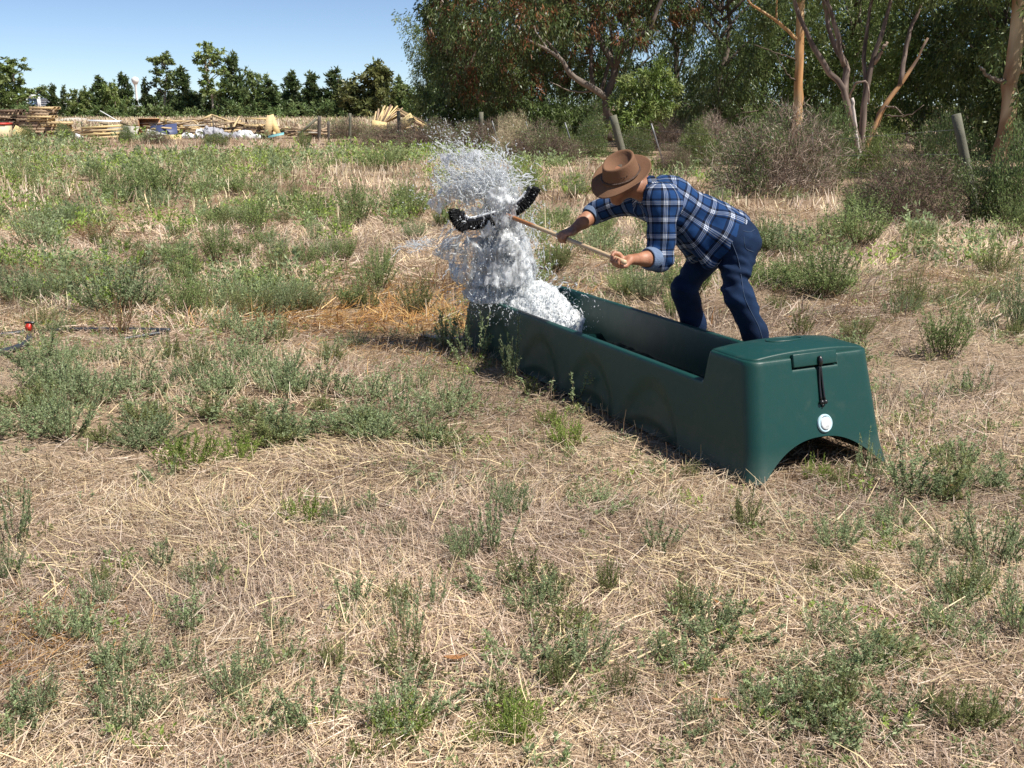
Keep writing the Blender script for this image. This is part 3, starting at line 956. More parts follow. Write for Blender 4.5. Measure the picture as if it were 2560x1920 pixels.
FT = [
    (K_TALL[0], 28, 138, 84, "tall dense gum tree at the left end of the far row"),
    (K_RND[0], -15, 190, 90, "leafy tree cut by the left edge of the photo, in the far row"),
    (K_RND[0], 88, 218, 70, "low round tree showing over the glazed building"),
    (K_CAS[0], 130, 213, 34, "thin wispy casuarina before the glazed building"),
    (K_CAS[1], 158, 215, 28, "narrowest casuarina, just right of the glazed building"),
    (K_RND[2], 192, 220, 66, "round green tree right of the narrowest casuarina"),
    (K_CAS[2], 246, 192, 66, "pointed casuarina over the pale gravel heap"),
    (K_RND[2], 281, 205, 64, "bright round tree between two pointed casuarinas"),
    (K_CAS[0], 307, 186, 48, "slim casuarina just left of the water tower"),
    (K_CAS[1], 360, 196, 30, "slim casuarina just right of the water tower"),
    (K_TALL[1], 402, 122, 76, "lean sparse gum tree with a bare pale trunk, right of the water tower"),
    (K_CAS[2], 455, 170, 70, "wide dark casuarina between the two tall gums"),
    (K_TALL[0], 520, 98, 80, "tallest gum tree of the far row, with two pale stems"),
    (K_CAS[0], 578, 138, 64, "high pointed casuarina right of the tallest gum"),
    (K_RND[0], 632, 180, 62, "pale open-crowned tree between casuarinas in the far row"),
    (K_CAS[1], 672, 200, 72, "broad low casuarina beside the pale open-crowned tree"),
    (K_CAS[2], 728, 180, 66, "dark spire casuarina right of the broad low one"),
    (K_CAS[0], 778, 184, 62, "spire casuarina in the middle of the far row's right half"),
    (K_CAS[1], 836, 172, 76, "dark ragged casuarina left of the big round tree"),
    (K_RND[1], 872, 208, 80, "olive bushy tree at the foot of the big round tree"),
    (K_RND[1], 930, 165, 130, "big round olive crowned tree behind the truss heap"),
    (K_CAS[2], 995, 192, 44, "thin spire casuarina right of the big round tree"),
    (K_RND[0], 1025, 212, 80, "low tree closing the far row at its right end"),
    (K_RND[2], 1065, 232, 110, "bright low tree right of the truss heap"),
]
for k, px, yt, w, lab in FT:
    far_tree(k, px, yt, w, lab, 380 if px == 88 else rng.uniform(-4, 6))


def far_scrub():
    mb = MB()
    R = np.random.default_rng(5)
    cl = []
    for px in np.arange(-120, 1150, 15):
        p = at(px, 234 + R.uniform(-12, 18), FARY + 10 + R.uniform(-2, 6))
        if 60 < px < 195 or 326 < px < 362: continue
        h = max(p[2], 1.8)
        cl.append((p[0], p[1], h * 0.5, 1.1, 0.9, h * 0.55))
    crown(mb, cl, 26000, 0.7, 0.3, 'casua', 0.1, R)
    cl = []
    for px in np.arange(-120, 1150, 24):
        p = at(px, 262 + R.uniform(-8, 12), FARY - 4 + R.uniform(-2, 2))
        if 75 < px < 180: continue
        h = max(p[2], 0.8)
        cl.append((p[0], p[1], h * 0.5, 1.2, 0.9, h * 0.55))
    crown(mb, cl, 9000, 0.5, 0.18, 'scrub', 0.0, R)
    tag(link("treeline", mb.mesh("treeline", M_LEAF)), "dark continuous scrub filling the gaps of the far tree row", "scrub", None, "stuff")


far_scrub()

# --- the wood on the right, behind the fence
K_BACK = [
    make_tree("bush_tree", 'b', 300, 9.0, 3.2, 'willow', 19000, 0.22, 0.048, 0.9, trunk_r=0.16, low=0.04, ncl=60, barkc=(0.13, 0.10, 0.08)),
    make_tree("bush_tree", 'b', 301, 8.5, 3.2, 'gum', 18000, 0.21, 0.05, 0.6, trunk_r=0.15, low=0.05, ncl=56, barkc=(0.13, 0.10, 0.08)),
    make_tree("bush_tree", 'b', 302, 9.0, 3.0, 'dark', 19000, 0.22, 0.056, 0.6, trunk_r=0.15, low=0.03, ncl=60, barkc=(0.11, 0.085, 0.065)),
    make_tree("bush_tree", 'b', 303, 7.0, 2.8, 'bright', 13000, 0.21, 0.048, 0.5, trunk_r=0.12, low=0.05, ncl=46, barkc=(0.15, 0.12, 0.09)),
]


def wood_tree(k, px, Y, s, label, sz=None):
    x = (px - 1280) / FPX * (Y * CS + 0.41)
    plant_tree(K_BACK[k], x, Y, s, label, "trees of the wood behind the fence", sz=sz)


for a in [
    (0, 1790, 44, 1.05, "willowy grey-green tree with hanging foliage behind the orange trunk's left side"),
    (0, 1690, 49, 1.1, "hanging-leaved tree standing behind the sunlit shrub"),
    (1, 1900, 50, 1.15, "yellow-tipped gum tree just left of the orange trunk"),
    (2, 2010, 54, 1.2, "dark tree behind the orange trunk"),
    (1, 2110, 48, 1.1, "gum tree with lit leaf tips behind the forked dark tree"),
    (2, 2230, 52, 1.25, "dark leafy tree behind the forked dark tree's right limb"),
    (3, 2300, 44, 1.1, "green tree with bright sprays between the forked tree and the leaning post"),
    (2, 2400, 41, 1.1, "dark tree in deep shade behind the leaning post"),
    (1, 2500, 38, 1.1, "gum foliage tree behind the pale peeling trunk"),
    (2, 2620, 36, 1.2, "dark tree beyond the pale peeling trunk at the photo's edge"),
    (1, 2580, 50, 1.3, "tall gum showing above the pale peeling trunk's branches"),
    (2, 1420, 62, 1.25, "dark tree far back under the rust-tinged crown"),
    (0, 1330, 66, 1.2, "grey-green tree far back between the rust-tinged tree's limbs"),
    (2, 1230, 64, 1.15, "dark tree at the back of the shade under the rust-tinged tree"),
    (3, 1150, 72, 1.25, "yellow-green tree at the wood's left end, beside the sky"),
    (3, 1112, 74, 1.25, "pale green tree at the wood's left end, lower than its neighbour"),
    (1, 1120, 66, 0.85, "feathery pale tree between the sky and the dark drooping gum"),
    (2, 1160, 58, 0.62, "low dark tree under the left side of the rust-tinged crown"),
    (1, 1250, 52, 0.55, "low leafy tree behind the grassy thicket"),
    (2, 1560, 60, 1.2, "dark tree behind the rust-tinged tree's fork"),
]:
    wood_tree(*a)


def custom_tree(name, label, limbs, clumps, n, L, W, pal, droop, barkc, cat="tree", extra=None):
    mt, mc = MB(), MB()
    base = limbs[0][0][0]
    for pts, r0, r1, c in limbs:
        limb(mt, pts, r0, r1, c if c is not None else barkc, 16, 8, 0.015)
    r = empty(name, (base[0], base[1], float(gh(base[0], base[1]))), label, cat, "trees of the wood behind the fence")
    world_part("trunk", mt.mesh("trunk", M_BARK, True), r)
    if clumps:
        crown(mc, clumps, n, L, W, pal, droop)
        if extra:
            crown(mc, *extra)
        world_part("crown", mc.mesh("crown", M_LEAF), r)
    return r


def L_(Y, *pp):
    return [tuple(at(px, py, Y + dy)) for px, py, dy in pp]


def cl_(Y, items):
    out = []
    for px, py, dy, w, h in items:
        p = at(px, py, Y + dy); rx, rz = px_size(w / 2, Y), px_size(h / 2, Y)
        out.append((p[0], p[1], p[2], rx, rx * 0.8, rz))
    return out


BK = (0.13, 0.10, 0.08)
# rust-tinged spreading tree
rust_cl = cl_(43, [(1090, 30, 0, 90, 130), (1120, 110, 1, 110, 130), (1170, 40, -1, 150, 150), (1200, 170, 0, 150, 150), (1250, 90, -1, 170, 150), (1180, 240, 1, 130, 110),
                   (1280, 190, 0, 150, 120), (1330, 40, -2, 170, 120), (1340, 130, 1, 150, 100), (1420, 60, -1, 150, 110), (1430, 150, 2, 130, 90), (1260, 260, 2, 140, 90), (1130, 190, 0, 90, 110),
                   (1500, 20, 0, 150, 80), (1580, 90, -1, 130, 90), (1660, 20, 0, 150, 80), (1590, 20, 1, 120, 70), (1720, 60, 0, 90, 90), (1100, -60, 0, 160, 130), (1250, -80, 0, 240, 160),
                   (1420, -90, 0, 240, 170), (1600, -90, 0, 240, 170), (1350, -220, 0, 300, 180), (1540, -220, 0, 260, 160), (1180, -180, 1, 220, 160)])
custom_tree("spreading_gum_tree", "spreading dark tree with rust tinged leaves and a forked trunk behind the hat",
            [(L_(43, (1520, 352, 0), (1518, 290, 0), (1516, 240, 0), (1535, 190, 0), (1538, 165, 0)), 0.19, 0.13, BK),
             (L_(43, (1516, 245, 0), (1470, 215, -0.5), (1425, 185, -1), (1405, 150, -1.2), (1370, 125, -1.5), (1310, 95, -2)), 0.15, 0.04, (0.22, 0.18, 0.15)),
             (L_(43, (1538, 168, 0), (1500, 100, 0.5), (1478, 55, 0.8), (1440, 20, 1), (1390, -20, 1.2)), 0.14, 0.06, BK),
             (L_(43, (1538, 168, 0), (1560, 115, -0.5), (1620, 75, -1), (1645, 20, -1), (1680, -60, -1)), 0.13, 0.06, BK),
             (L_(43, (1370, 125, -1.5), (1340, 80, -1.5), (1320, 40, -1.5)), 0.05, 0.02, (0.25, 0.21, 0.18)),
             (L_(43, (1405, 150, -1.2), (1330, 60, -1.4), (1250, 10, -1.5)), 0.06, 0.02, (0.2, 0.16, 0.13)),
             (L_(43, (1490, 225, 0), (1440, 230, -0.6), (1375, 205, -1.2)), 0.05, 0.015, (0.25, 0.21, 0.17)),
             (L_(43, (1482, 230, 1), (1478, 120, 1.2), (1490, 20, 1.5)), 0.09, 0.05, BK),
             (L_(43, (1500, 240, 1), (1530, 100, 1.5), (1490, -20, 1.5)), 0.08, 0.04, BK)],
            rust_cl, 32000, 0.22, 0.055, 'rust', 0.8, BK)
# dark overhanging tree at the wood's left front
dk = cl_(47, [(1085, 20, 0, 80, 110), (1105, 90, 0, 90, 110), (1110, 160, 0, 80, 100), (1150, 220, 0, 120, 110), (1190, 280, 0, 120, 90), (1120, 280, 0, 100, 90), (1070, 250, 1, 70, 90), (1230, 300, 0, 120, 70), (1300, 270, 1, 140, 90),
              (1080, -60, 0, 110, 110), (1130, -140, 0, 160, 120), (1370, 290, 1, 120, 80), (1430, 290, 2, 110, 90)])
custom_tree("dark_gum_tree", "dark green gum tree drooping to the ground at the wood's sky edge",
            [(L_(47, (1130, 345, 0), (1125, 240, 0), (1115, 120, 0), (1110, -60, 0)), 0.15, 0.05, BK), (L_(47, (1125, 250, 0), (1180, 150, 0), (1230, 40, 0)), 0.08, 0.03, BK),
             (L_(47, (1128, 280, 0), (1200, 250, 0), (1290, 240, 0)), 0.06, 0.02, BK)],
            dk, 17000, 0.22, 0.06, 'dark', 0.7, BK)
# sunlit shrub in front of the rust-tinged tree
sh = cl_(39, [(1560, 250, 0, 80, 80), (1610, 215, 0, 90, 80), (1655, 185, 0, 80, 70), (1670, 235, 0, 70, 60), (1600, 290, 0, 110, 80), (1640, 265, 0, 90, 80), (1555, 310, 0, 90, 70), (1570, 215, 0, 60, 50)])
custom_tree("wattle_shrub", "sunlit bright green shrub standing right of the forked trunk behind the hat",
            [(L_(39, (1600, 360, 0), (1602, 290, 0), (1640, 210, 0)), 0.05, 0.015, BK), (L_(39, (1600, 350, 0), (1580, 280, 0), (1565, 230, 0)), 0.04, 0.015, BK)],
            sh, 6500, 0.2, 0.042, 'bright', 0.25, BK, "shrub")
# orange-barked gum
OR = A([(0.50, 0.27, 0.12), (0.62, 0.42, 0.23)])
orc = cl_(40, [(1930, 60, 1, 120, 100), (2060, 40, 1, 120, 100), (1900, 150, 2, 100, 80), (1960, -60, 0, 240, 120), (2080, -80, 0, 220, 120), (2000, -180, 0, 300, 160)])
custom_tree("orange_barked_gum", "straight gum trunk with orange peeling bark above the brown thicket",
            [(L_(40, (1993, 345, 0), (1994, 270, 0), (1997, 190, 0), (2000, 90, 0), (2004, 0, 0), (2010, -160, 0)), 0.185, 0.13, OR),
             (L_(40, (1995, 100, 0), (1960, 70, -0.3), (1925, 40, -0.6), (1880, 12, -0.8), (1860, -30, -1)), 0.07, 0.035, OR),
             (L_(40, (1940, 56, -0.4), (1942, 20, -0.4), (1936, -30, -0.4)), 0.04, 0.02, OR),
             (L_(40, (1994, 150, 0), (1950, 135, -0.4), (1885, 112, -0.8)), 0.03, 0.012, BK),
             (L_(40, (1990, 205, 0), (1965, 180, -0.4), (1940, 135, -0.6)), 0.035, 0.012, BK)],
            orc, 9000, 0.19, 0.036, 'gum', 0.6, BK)
# forked dark tree
FK = A([(0.12, 0.09, 0.075), (0.24, 0.18, 0.15)])
PB = A([(0.42, 0.24, 0.12), (0.16, 0.11, 0.085)])
fkc = cl_(34, [(2080, -50, 0, 180, 110), (2230, -60, 0, 200, 120), (2320, -40, 0, 160, 110), (2000, -60, 0, 140, 100), (2150, -170, 0, 400, 160)])
custom_tree("forked_gum_tree", "many-stemmed dark tree forking from the ground, centre of the wood's right half",
            [(L_(34, (2160, 405, 0), (2140, 340, 0), (2120, 270, 0), (2105, 215, 0), (2060, 165, 0), (2020, 90, 0), (1985, 0, 0), (1965, -60, 0)), 0.13, 0.05, FK),
             (L_(34, (2112, 240, 0), (2112, 160, 0.2), (2080, 100, 0.2), (2060, 0, 0.2), (2050, -60, 0.2)), 0.11, 0.05, FK),
             (L_(34, (2110, 165, 0), (2085, 60, -0.2), (2070, 0, -0.3), (2065, -60, -0.3)), 0.08, 0.04, FK),
             (L_(34, (2160, 400, 0), (2155, 330, 0), (2165, 230, 0), (2185, 140, 0), (2215, 50, 0), (2235, -40, 0)), 0.12, 0.05, FK),
             (L_(34, (2165, 230, 0), (2160, 130, 0.3), (2180, 0, 0.3), (2185, -60, 0.3)), 0.07, 0.04, FK),
             (L_(34, (2185, 160, 0), (2205, 125, -0.2), (2218, 105, -0.3)), 0.06, 0.04, (0.3, 0.22, 0.17)),
             (L_(34, (2162, 400, 0), (2170, 350, 0), (2195, 300, 0), (2215, 260, 0), (2255, 205, 0), (2290, 155, 0), (2320, 95, 0)), 0.13, 0.03, PB),
             (L_(34, (2250, 212, 0), (2265, 120, 0.2), (2285, 50, 0.3), (2310, 0, 0.3), (2330, -50, 0.3)), 0.08, 0.04, FK),
             (L_(34, (2125, 245, -0.3), (2135, 215, -0.6), (2160, 203, -0.8), (2170, 215, -0.8), (2172, 260, -0.8)), 0.035, 0.02, (0.3, 0.22, 0.18)),
             (L_(34, (2152, 400, -0.5), (2140, 330, -0.5), (2130, 245, -0.5)), 0.045, 0.05, (0.52, 0.46, 0.42)),
             (L_(34, (2210, 265, 0), (2240, 270, -0.4), (2260, 288, -0.6)), 0.03, 0.012, FK), (L_(34, (2215, 290, 0), (2270, 288, -0.4), (2310, 262, -0.6)), 0.025, 0.01, FK)],
            fkc, 9000, 0.19, 0.036, 'gum', 0.6, BK)
# pale peeling trunk by the photo's edge
PL = A([(0.60, 0.45, 0.28), (0.34, 0.19, 0.10)])
plc = cl_(27, [(2440, -60, 0, 220, 120), (2600, -80, 0, 300, 160), (2700, 40, 0, 260, 200), (2640, -220, 0, 400, 220), (2760, 160, 1, 240, 200), (2850, 0, 0, 260, 260)])
custom_tree("pale_barked_gum", "pale trunk with peeling orange strips leaning in beside the photo's outer border",
            [(L_(27, (2488, 445, 0), (2500, 390, 0), (2520, 310, 0), (2525, 230, 0), (2540, 130, 0), (2548, 0, 0), (2560, -160, 0)), 0.235, 0.15, PL),
             (L_(27, (2535, 215, 0), (2480, 195, -0.2), (2452, 168, -0.4)), 0.07, 0.03, (0.2, 0.16, 0.13)), (L_(27, (2538, 190, 0), (2570, 170, -0.2), (2600, 150, -0.3)), 0.05, 0.03, PL)],
            plc, 12000, 0.19, 0.036, 'gum', 0.6, BK)
# trees outside the frame that keep the thicket in shade
for px, Y, s, lab in [(2840, 21, 0.8, "gum tree outside the photo beyond the pale trunk"), (2780, 27.0, 1.0, "gum tree outside the photo behind the leaning post")]:
    wood_tree(1, px, Y, s, lab)


# ------------------------------------------------------------------ thickets and shrubs along the fence
def thicket_mesh(name, seed, twigs, leaves, pal, twigc, ll=0.05, lw=0.016, spikes=0, dome=1.0):
    """Mound about 2 m wide and 1 m tall (unit radius 1)."""
    R = np.random.default_rng(seed)
    mt, mc = MB(), MB()
    n = twigs
    d = nz(R.normal(size=(n, 3))); d[:, 2] = np.abs(d[:, 2])
    r = R.random(n) ** 0.35
    lump = 0.42 + 1.15 * fbm(d * 2.4 + seed, 3)
    p = d * (r * lump)[:, None]; p[:, 2] *= dome
    D = nz(R.normal(0, 0.8, (n, 3)) + d * 0.8 + A([0, 0, 0.2]))
    L = R.uniform(0.10, 0.36, n) * R.uniform(0.5, 1, n); W = R.uniform(0.0035, 0.0075, n)
    c = A(twigc)[R.integers(0, len(twigc), n)] * R.uniform(0.7, 1.25, (n, 1))
    mt.add(*leaf_quads(p - D * (L * 0.4)[:, None], D, L, W, c, 0.12, R))
    for i in range(14):
        a = R.random() * 6.283; e = R.uniform(0.3, 0.9)
        t = A([math.cos(a) * e, math.sin(a) * e, R.uniform(0.3, 0.85) * dome])
        mt.tube(crv([(0, 0, -0.05), t * 0.5 + R.normal(0, .08, 3), t], 6), np.linspace(0.018, 0.005, 6), 4, A(twigc[0]) * 0.8)
    m = leaves
    if m:
        d = nz(R.normal(size=(m, 3))); d[:, 2] = np.abs(d[:, 2])
        lump = 0.42 + 1.15 * fbm(d * 2.4 + seed, 3)
        keep = fbm(d * 2.0 + 31 + seed, 2) > 0.50 if twigs > leaves * 0.4 else np.ones(m, bool)
        p = d * (R.random(m) ** 0.3 * lump * 1.03)[:, None]; p[:, 2] *= dome
        p, d = p[keep], d[keep]; m = len(p)
        D = R.normal(0, 0.6, (m, 3)) + d * 0.6 + A([0, 0, 0.3])
        P = LEAFPAL[pal]
        mc.add(*leaf_quads(p, D, R.uniform(.6, 1.3, m) * ll, R.uniform(.7, 1.2, m) * lw, P[R.integers(0, len(P), m)] * R.uniform(0.8, 1.2, (m, 1)), 0.1, R))
    return name, mt.mesh("twigs", M_TWIG), (mc.mesh("foliage", M_LEAF) if m else None)


TW_B = [(0.27, 0.20, 0.155), (0.34, 0.265, 0.21), (0.19, 0.135, 0.105), (0.40, 0.32, 0.25)]
TW_R = [(0.20, 0.14, 0.105), (0.15, 0.105, 0.085), (0.25, 0.185, 0.14)]
TW_G = [(0.5, 0.43, 0.28), (0.42, 0.34, 0.22), (0.34, 0.27, 0.18)]
TH_MIX = [thicket_mesh("twiggy_thicket", 400 + i, 12000, 17000, 'scrub', TW_B, 0.045, 0.016) for i in range(2)]
TH_BRN = [thicket_mesh("brown_thicket", 410 + i, 12000, 6500, 'scrub', TW_R, 0.05, 0.018) for i in range(2)]
TH_GRN = [thicket_mesh("green_shrub", 420 + i, 1500, 9000, p, TW_R, 0.065, 0.024, dome=1.1) for i, p in enumerate(['scrub', 'gum', 'willow'])]
TH_GRS = [thicket_mesh("grassy_thicket", 430, 11000, 1200, 'scrub', TW_G, 0.06, 0.02)]


def thicket(kit, px, py, w, h, label, Y=None, cat="shrub"):
    p = ground_at(px, py) if Y is None else A([(px - 1280) / FPX * (Y * CS + 0.4), Y, 0])
    name, mt, mf = kit
    r = empty(name, (p[0], p[1], float(gh(p[0], p[1])) if p[1] < 60 else 0), label, cat, "thickets along the fence", rng.random() * 6.28)
    wx = px_size(w / 2, p[1]); hz = px_size(h, p[1])
    r.scale = (wx, wx * 0.9, hz)
    link("twigs", mt, r)
    if mf: link("foliage", mf, r)


for kit, px, py, w, h, lab in [
    (TH_MIX[0], 1940, 480, 340, 215, "biggest grey-brown thicket of dead twigs with green growth, behind the man"),
    (TH_MIX[1], 1770, 405, 170, 110, "twiggy thicket with green shoots behind the man's back, left of the biggest"),
    (TH_BRN[0], 2250, 555, 320, 170, "dark purplish thicket in shade under the leaning post"),
    (TH_GRN[2], 2450, 555, 230, 130, "grey-green scrub right of the leaning post"),
    (TH_GRN[0], 2060, 440, 190, 150, "green shrub at the foot of the forked tree, joined to the biggest thicket"),
    (TH_GRN[1], 2190, 440, 120, 110, "bright green shrub hiding the base of the forked tree"),
    (TH_GRN[0], 2540, 560, 200, 220, "grey-green shrub cut by the photo's border below the pale trunk"),
    (TH_GRN[2], 2360, 470, 170, 150, "pale green shrub behind the leaning post"),
    (TH_GRS[0], 1295, 392, 150, 92, "thicket topped with pale dry grass behind the flying water"),
    (TH_BRN[0], 1360, 408, 230, 90, "brown thicket between the flying water and the hat"),
    (TH_BRN[1], 1200, 385, 200, 75, "brown thicket at the foot of the round fence post behind the splash"),
    (TH_BRN[0], 1080, 378, 190, 66, "brown thicket left of the splash"),
    (TH_BRN[1], 975, 372, 190, 58, "darkest brown thicket, below the truss heap"),
    (TH_BRN[0], 870, 345, 130, 46, "dark brown thicket beside the dump's corner post"),
    (TH_GRN[0], 1140, 345, 140, 70, "dark green shrub behind the two leaning pickets"),
    (TH_GRN[1], 1395, 398, 110, 70, "green shrub by the picket left of the hat"),
    (TH_GRN[0], 1470, 392, 120, 85, "grey-green shrub just left of the leaning post behind the hat"),
    (TH_GRN[2], 1460, 350, 170, 80, "tall grey-green shrub under the fork of the rust-tinged tree"),
    (TH_BRN[1], 1685, 432, 110, 75, "small brown thicket right of the hat"),
    (TH_GRN[1], 1745, 410, 110, 100, "green shrub above the man's collar"),
    (TH_MIX[1], 1660, 375, 190, 80, "grey-green scrub behind the picket right of the hat"),
    (TH_GRN[2], 1590, 388, 90, 60, "small green shrub right of the hat's post"),
    (TH_GRN[0], 165, 354, 56, 36, "grey-green shrub in front of the pallet stacks"),
    (TH_GRN[1], 70, 356, 56, 36, "dark green shrub at the foot of the plywood sheet"),
    (TH_GRN[0], 318, 358, 46, 36, "green shrub before the bundle of sawn battens"),
    (TH_BRN[0], 390, 360, 80, 30, "dead brown scrub in front of the blue-grey panel"),
    (TH_GRN[2], 540, 364, 70, 26, "low green shrub before the white bales"),
    (TH_BRN[1], 790, 345, 70, 34, "dead twigs at the foot of the dump's corner post"),
]:
    thicket(kit, px, py, w, h, lab)


# ------------------------------------------------------------------ fence
M_POST = simple("grey_timber", (0.13, 0.125, 0.09), 0.85, 0.35, 9, 0.5, 40)
M_PICKET = simple("galvanised_steel", (0.22, 0.22, 0.22), 0.5, 0.2, 20, metal=0.5)
M_DARKPOST = simple("dark_timber", (0.10, 0.085, 0.07), 0.85, 0.3, 9, 0.4, 40)
FENCE = A([[13.0, 5.0], [7.26, 17.0], [3.35, 33.0], [-1.05, 38.5], [-5.2, 48.0], [-9.9, 55.0], [-40, 55.0]])


def on_fence(px):
    m = (px - 1280) / FPX
    for a, b in zip(FENCE[:-1], FENCE[1:]):
        f = lambda p: p[0] - m * (p[1] * CS + 0.41)
        fa, fb = f(a), f(b)
        if fa * fb <= 0:
            return a + (b - a) * fa / (fa - fb + 1e-12)
    return A([m * 55, 55.0])


def build_fence():
    root = empty("wire_fence", (3.35, 33.0, 0), "old wire fence of leaning timber posts and thin steel pickets before the wood", "fence")
    tops = []
    def post(pxb, pxt, pyt, wpx, kind='post', mat=M_POST, sides=12):
        b = on_fence(pxb)
        t = at(pxt, pyt, b[1])
        z0 = float(gh(*b)) if b[1] < 60 else 0
        mb = MB()
        r = px_size(wpx / 2, b[1])
        P = crv([(b[0], b[1], z0 - 0.3), (b[0], b[1], z0), ((b[0] + t[0]) / 2, b[1], (z0 + t[2]) / 2), tuple(t)], 8)
        mb.tube(P, r, sides)
        world_part(kind, mb.mesh(kind, mat, False), root)
        tops.append((pxb, A([b[0], b[1], z0]), t))
    post(2440, 2390, 286, 23)
    post(1562, 1532, 289, 19)
    post(1203, 1203, 280, 11)
    post(1000, 996, 277, 9)
    post(875, 875, 283, 7)
    post(798, 798, 290, 9, mat=M_DARKPOST)
    post(822, 821, 303, 7, mat=M_DARKPOST)
    for pb, pt, yt, w in [(1085, 1065, 291, 3.2), (1136, 1112, 295, 3.4), (1253, 1230, 302, 3.4), (1336, 1315, 304, 3.2), (1441, 1412, 306, 4), (1665, 1628, 309, 4.5), (2040, 2030, 330, 4.5), (207, 204, 303, 3.2), (534, 532, 300, 3)]:
        post(pb, pt, yt, w, 'picket', M_PICKET if pb > 600 else M_DARKPOST, 6)
    # diagonal brace at the corner post
    b = on_fence(798)
    mb = MB(); mb.tube([at(791, 297, b[1]), at(745, 340, b[1])], px_size(3.2, b[1]), 8)
    world_part("brace", mb.mesh("brace", M_POST), root)
    tops.sort(key=lambda a: -a[0])
    for k, fr in enumerate((0.35, 0.6, 0.85)):
        mb = MB()
        mb.tube([b + (t - b) * fr for _, b, t in tops], 0.0035, 3)
        world_part("wire", mb.mesh("wire", M_PICKET), root)


build_fence()

# ------------------------------------------------------------------ water tower and glazed building far behind
def build_far_structures():
    Y = 620.0
    M_W = simple("white_concrete", (0.72, 0.71, 0.68), 0.7, 0.05, 0.3)
    c = at(343, 262, Y)
    r = empty("water_tower", (c[0], Y, 0), "white mushroom shaped water tower above the far trees", "water tower")
    zt = at(343, 192, Y)[2]; w = px_size(9, Y)
    def lathe(prof, name):
        mb = MB(); n = 20
        a = np.linspace(0, 6.2832, n, endpoint=False)
        v = A([[q * math.cos(t), q * math.sin(t), z] for q, z in prof for t in a])
        i = np.arange(len(prof) - 1)[:, None] * n; j = np.arange(n)[None]
        f = np.stack([i + j, i + (j + 1) % n, i + n + (j + 1) % n, i + n + j], -1).reshape(-1, 4)
        mb.add(v, f); return link(name, mb.mesh(name, M_W, True), r)
    lathe([(w * 0.34, 0), (w * 0.30, zt * 0.35), (w * 0.30, zt * 0.68), (w * 0.55, zt * 0.78)], "shaft")
    lathe([(0.01, zt * 0.76), (w * 0.5, zt * 0.76), (w * 0.95, zt * 0.86), (w, zt * 0.93), (w * 0.8, zt * 0.965), (w * 0.3, zt * 1.0), (0.01, zt * 1.0)], "tank")
    # building
    Y = 500.0
    a, b = at(70, 285, Y), at(190, 285, Y)
    H = at(100, 247, Y)[2]
    M_GL = simple("blue_glass", (0.16, 0.24, 0.36), 0.25, 0.15, 0.5, spec=0.6)
    M_WH = simple("white_cladding", (0.75, 0.75, 0.74), 0.6, 0.05)
    r = empty("office_building", ((a[0] + b[0]) / 2, Y, 0), "blue glazed building with white framing behind the far trees", "building")
    wd = b[0] - a[0]
    link("wall", MB().box((0, 4, H / 2), (wd, 8, H)).mesh("wall", M_GL), r)
    for k in range(6):
        link("window_bay", MB().box((-wd / 2 + (k + .5) * wd / 6, -0.06, H * 0.5), (wd / 6 * 0.9, 0.1, H * 0.9)).mesh("window_bay", M_GL), r)
    for k in range(5):
        link("louvre", MB().box((wd * 0.1, -0.25, H * (0.2 + 0.17 * k)), (wd * 0.7, 0.6, 0.3)).mesh("louvre", M_WH), r)
    for x in (-0.48, -0.25, -0.22, 0.02):
        link("pillar", MB().box((wd * x, -0.6, H / 2), (0.7, 0.5, H)).mesh("pillar", M_WH), r)
    mb = MB(); th = np.linspace(0, np.pi, 12)
    arc = np.stack([-wd * 0.36 + 3.0 * np.cos(th), 0 * th, H + 1.2 * np.sin(th)], -1)
    mb.tube(np.stack([arc[:, 0], arc[:, 1] - 0.3, arc[:, 2]], -1), 0.6, 8)
    link("roof_dome", mb.mesh("roof_dome", M_WH, True), r)
    link("roof", MB().box((0, 4, H + 0.12), (wd * 1.04, 9, 0.24)).mesh("roof", simple("grey_roof", (0.25, 0.28, 0.33), 0.5)), r)


build_far_structures()

# ------------------------------------------------------------------ timber dump, about 55 m off
M_WOODS = [simple("raw_timber", (0.58, 0.43, 0.23), 0.8, 0.25, 5), simple("weathered_timber", (0.36, 0.26, 0.17), 0.85, 0.3, 5), simple("grey_board", (0.42, 0.39, 0.34), 0.85, 0.2, 5),
           simple("yellow_plywood", (0.66, 0.50, 0.24), 0.75, 0.15, 3), simple("dark_timber_board", (0.17, 0.11, 0.075), 0.85, 0.3, 5), simple("white_board", (0.74, 0.73, 0.70), 0.6, 0.1, 3)]


def rotz(a): return A([[math.cos(a), -math.sin(a), 0], [math.sin(a), math.cos(a), 0], [0, 0, 1.0]])


def pallet_mesh(mat):
    mb = MB()
    for k in range(7):
        mb.box((-0.55 + k * 0.183, 0, 0.132), (0.115, 1.0, 0.022))
    for y in (-0.46, 0, 0.46):
        mb.box((0, y, 0.070), (1.2, 0.075, 0.104))
    for x in (-0.53, 0, 0.53):
        mb.box((x, 0, 0.009), (0.12, 1.0, 0.018))
    return mb.mesh("timber_pallet", mat)


PAL = [pallet_mesh(M_WOODS[0]), pallet_mesh(M_WOODS[1]), pallet_mesh(M_WOODS[4])]


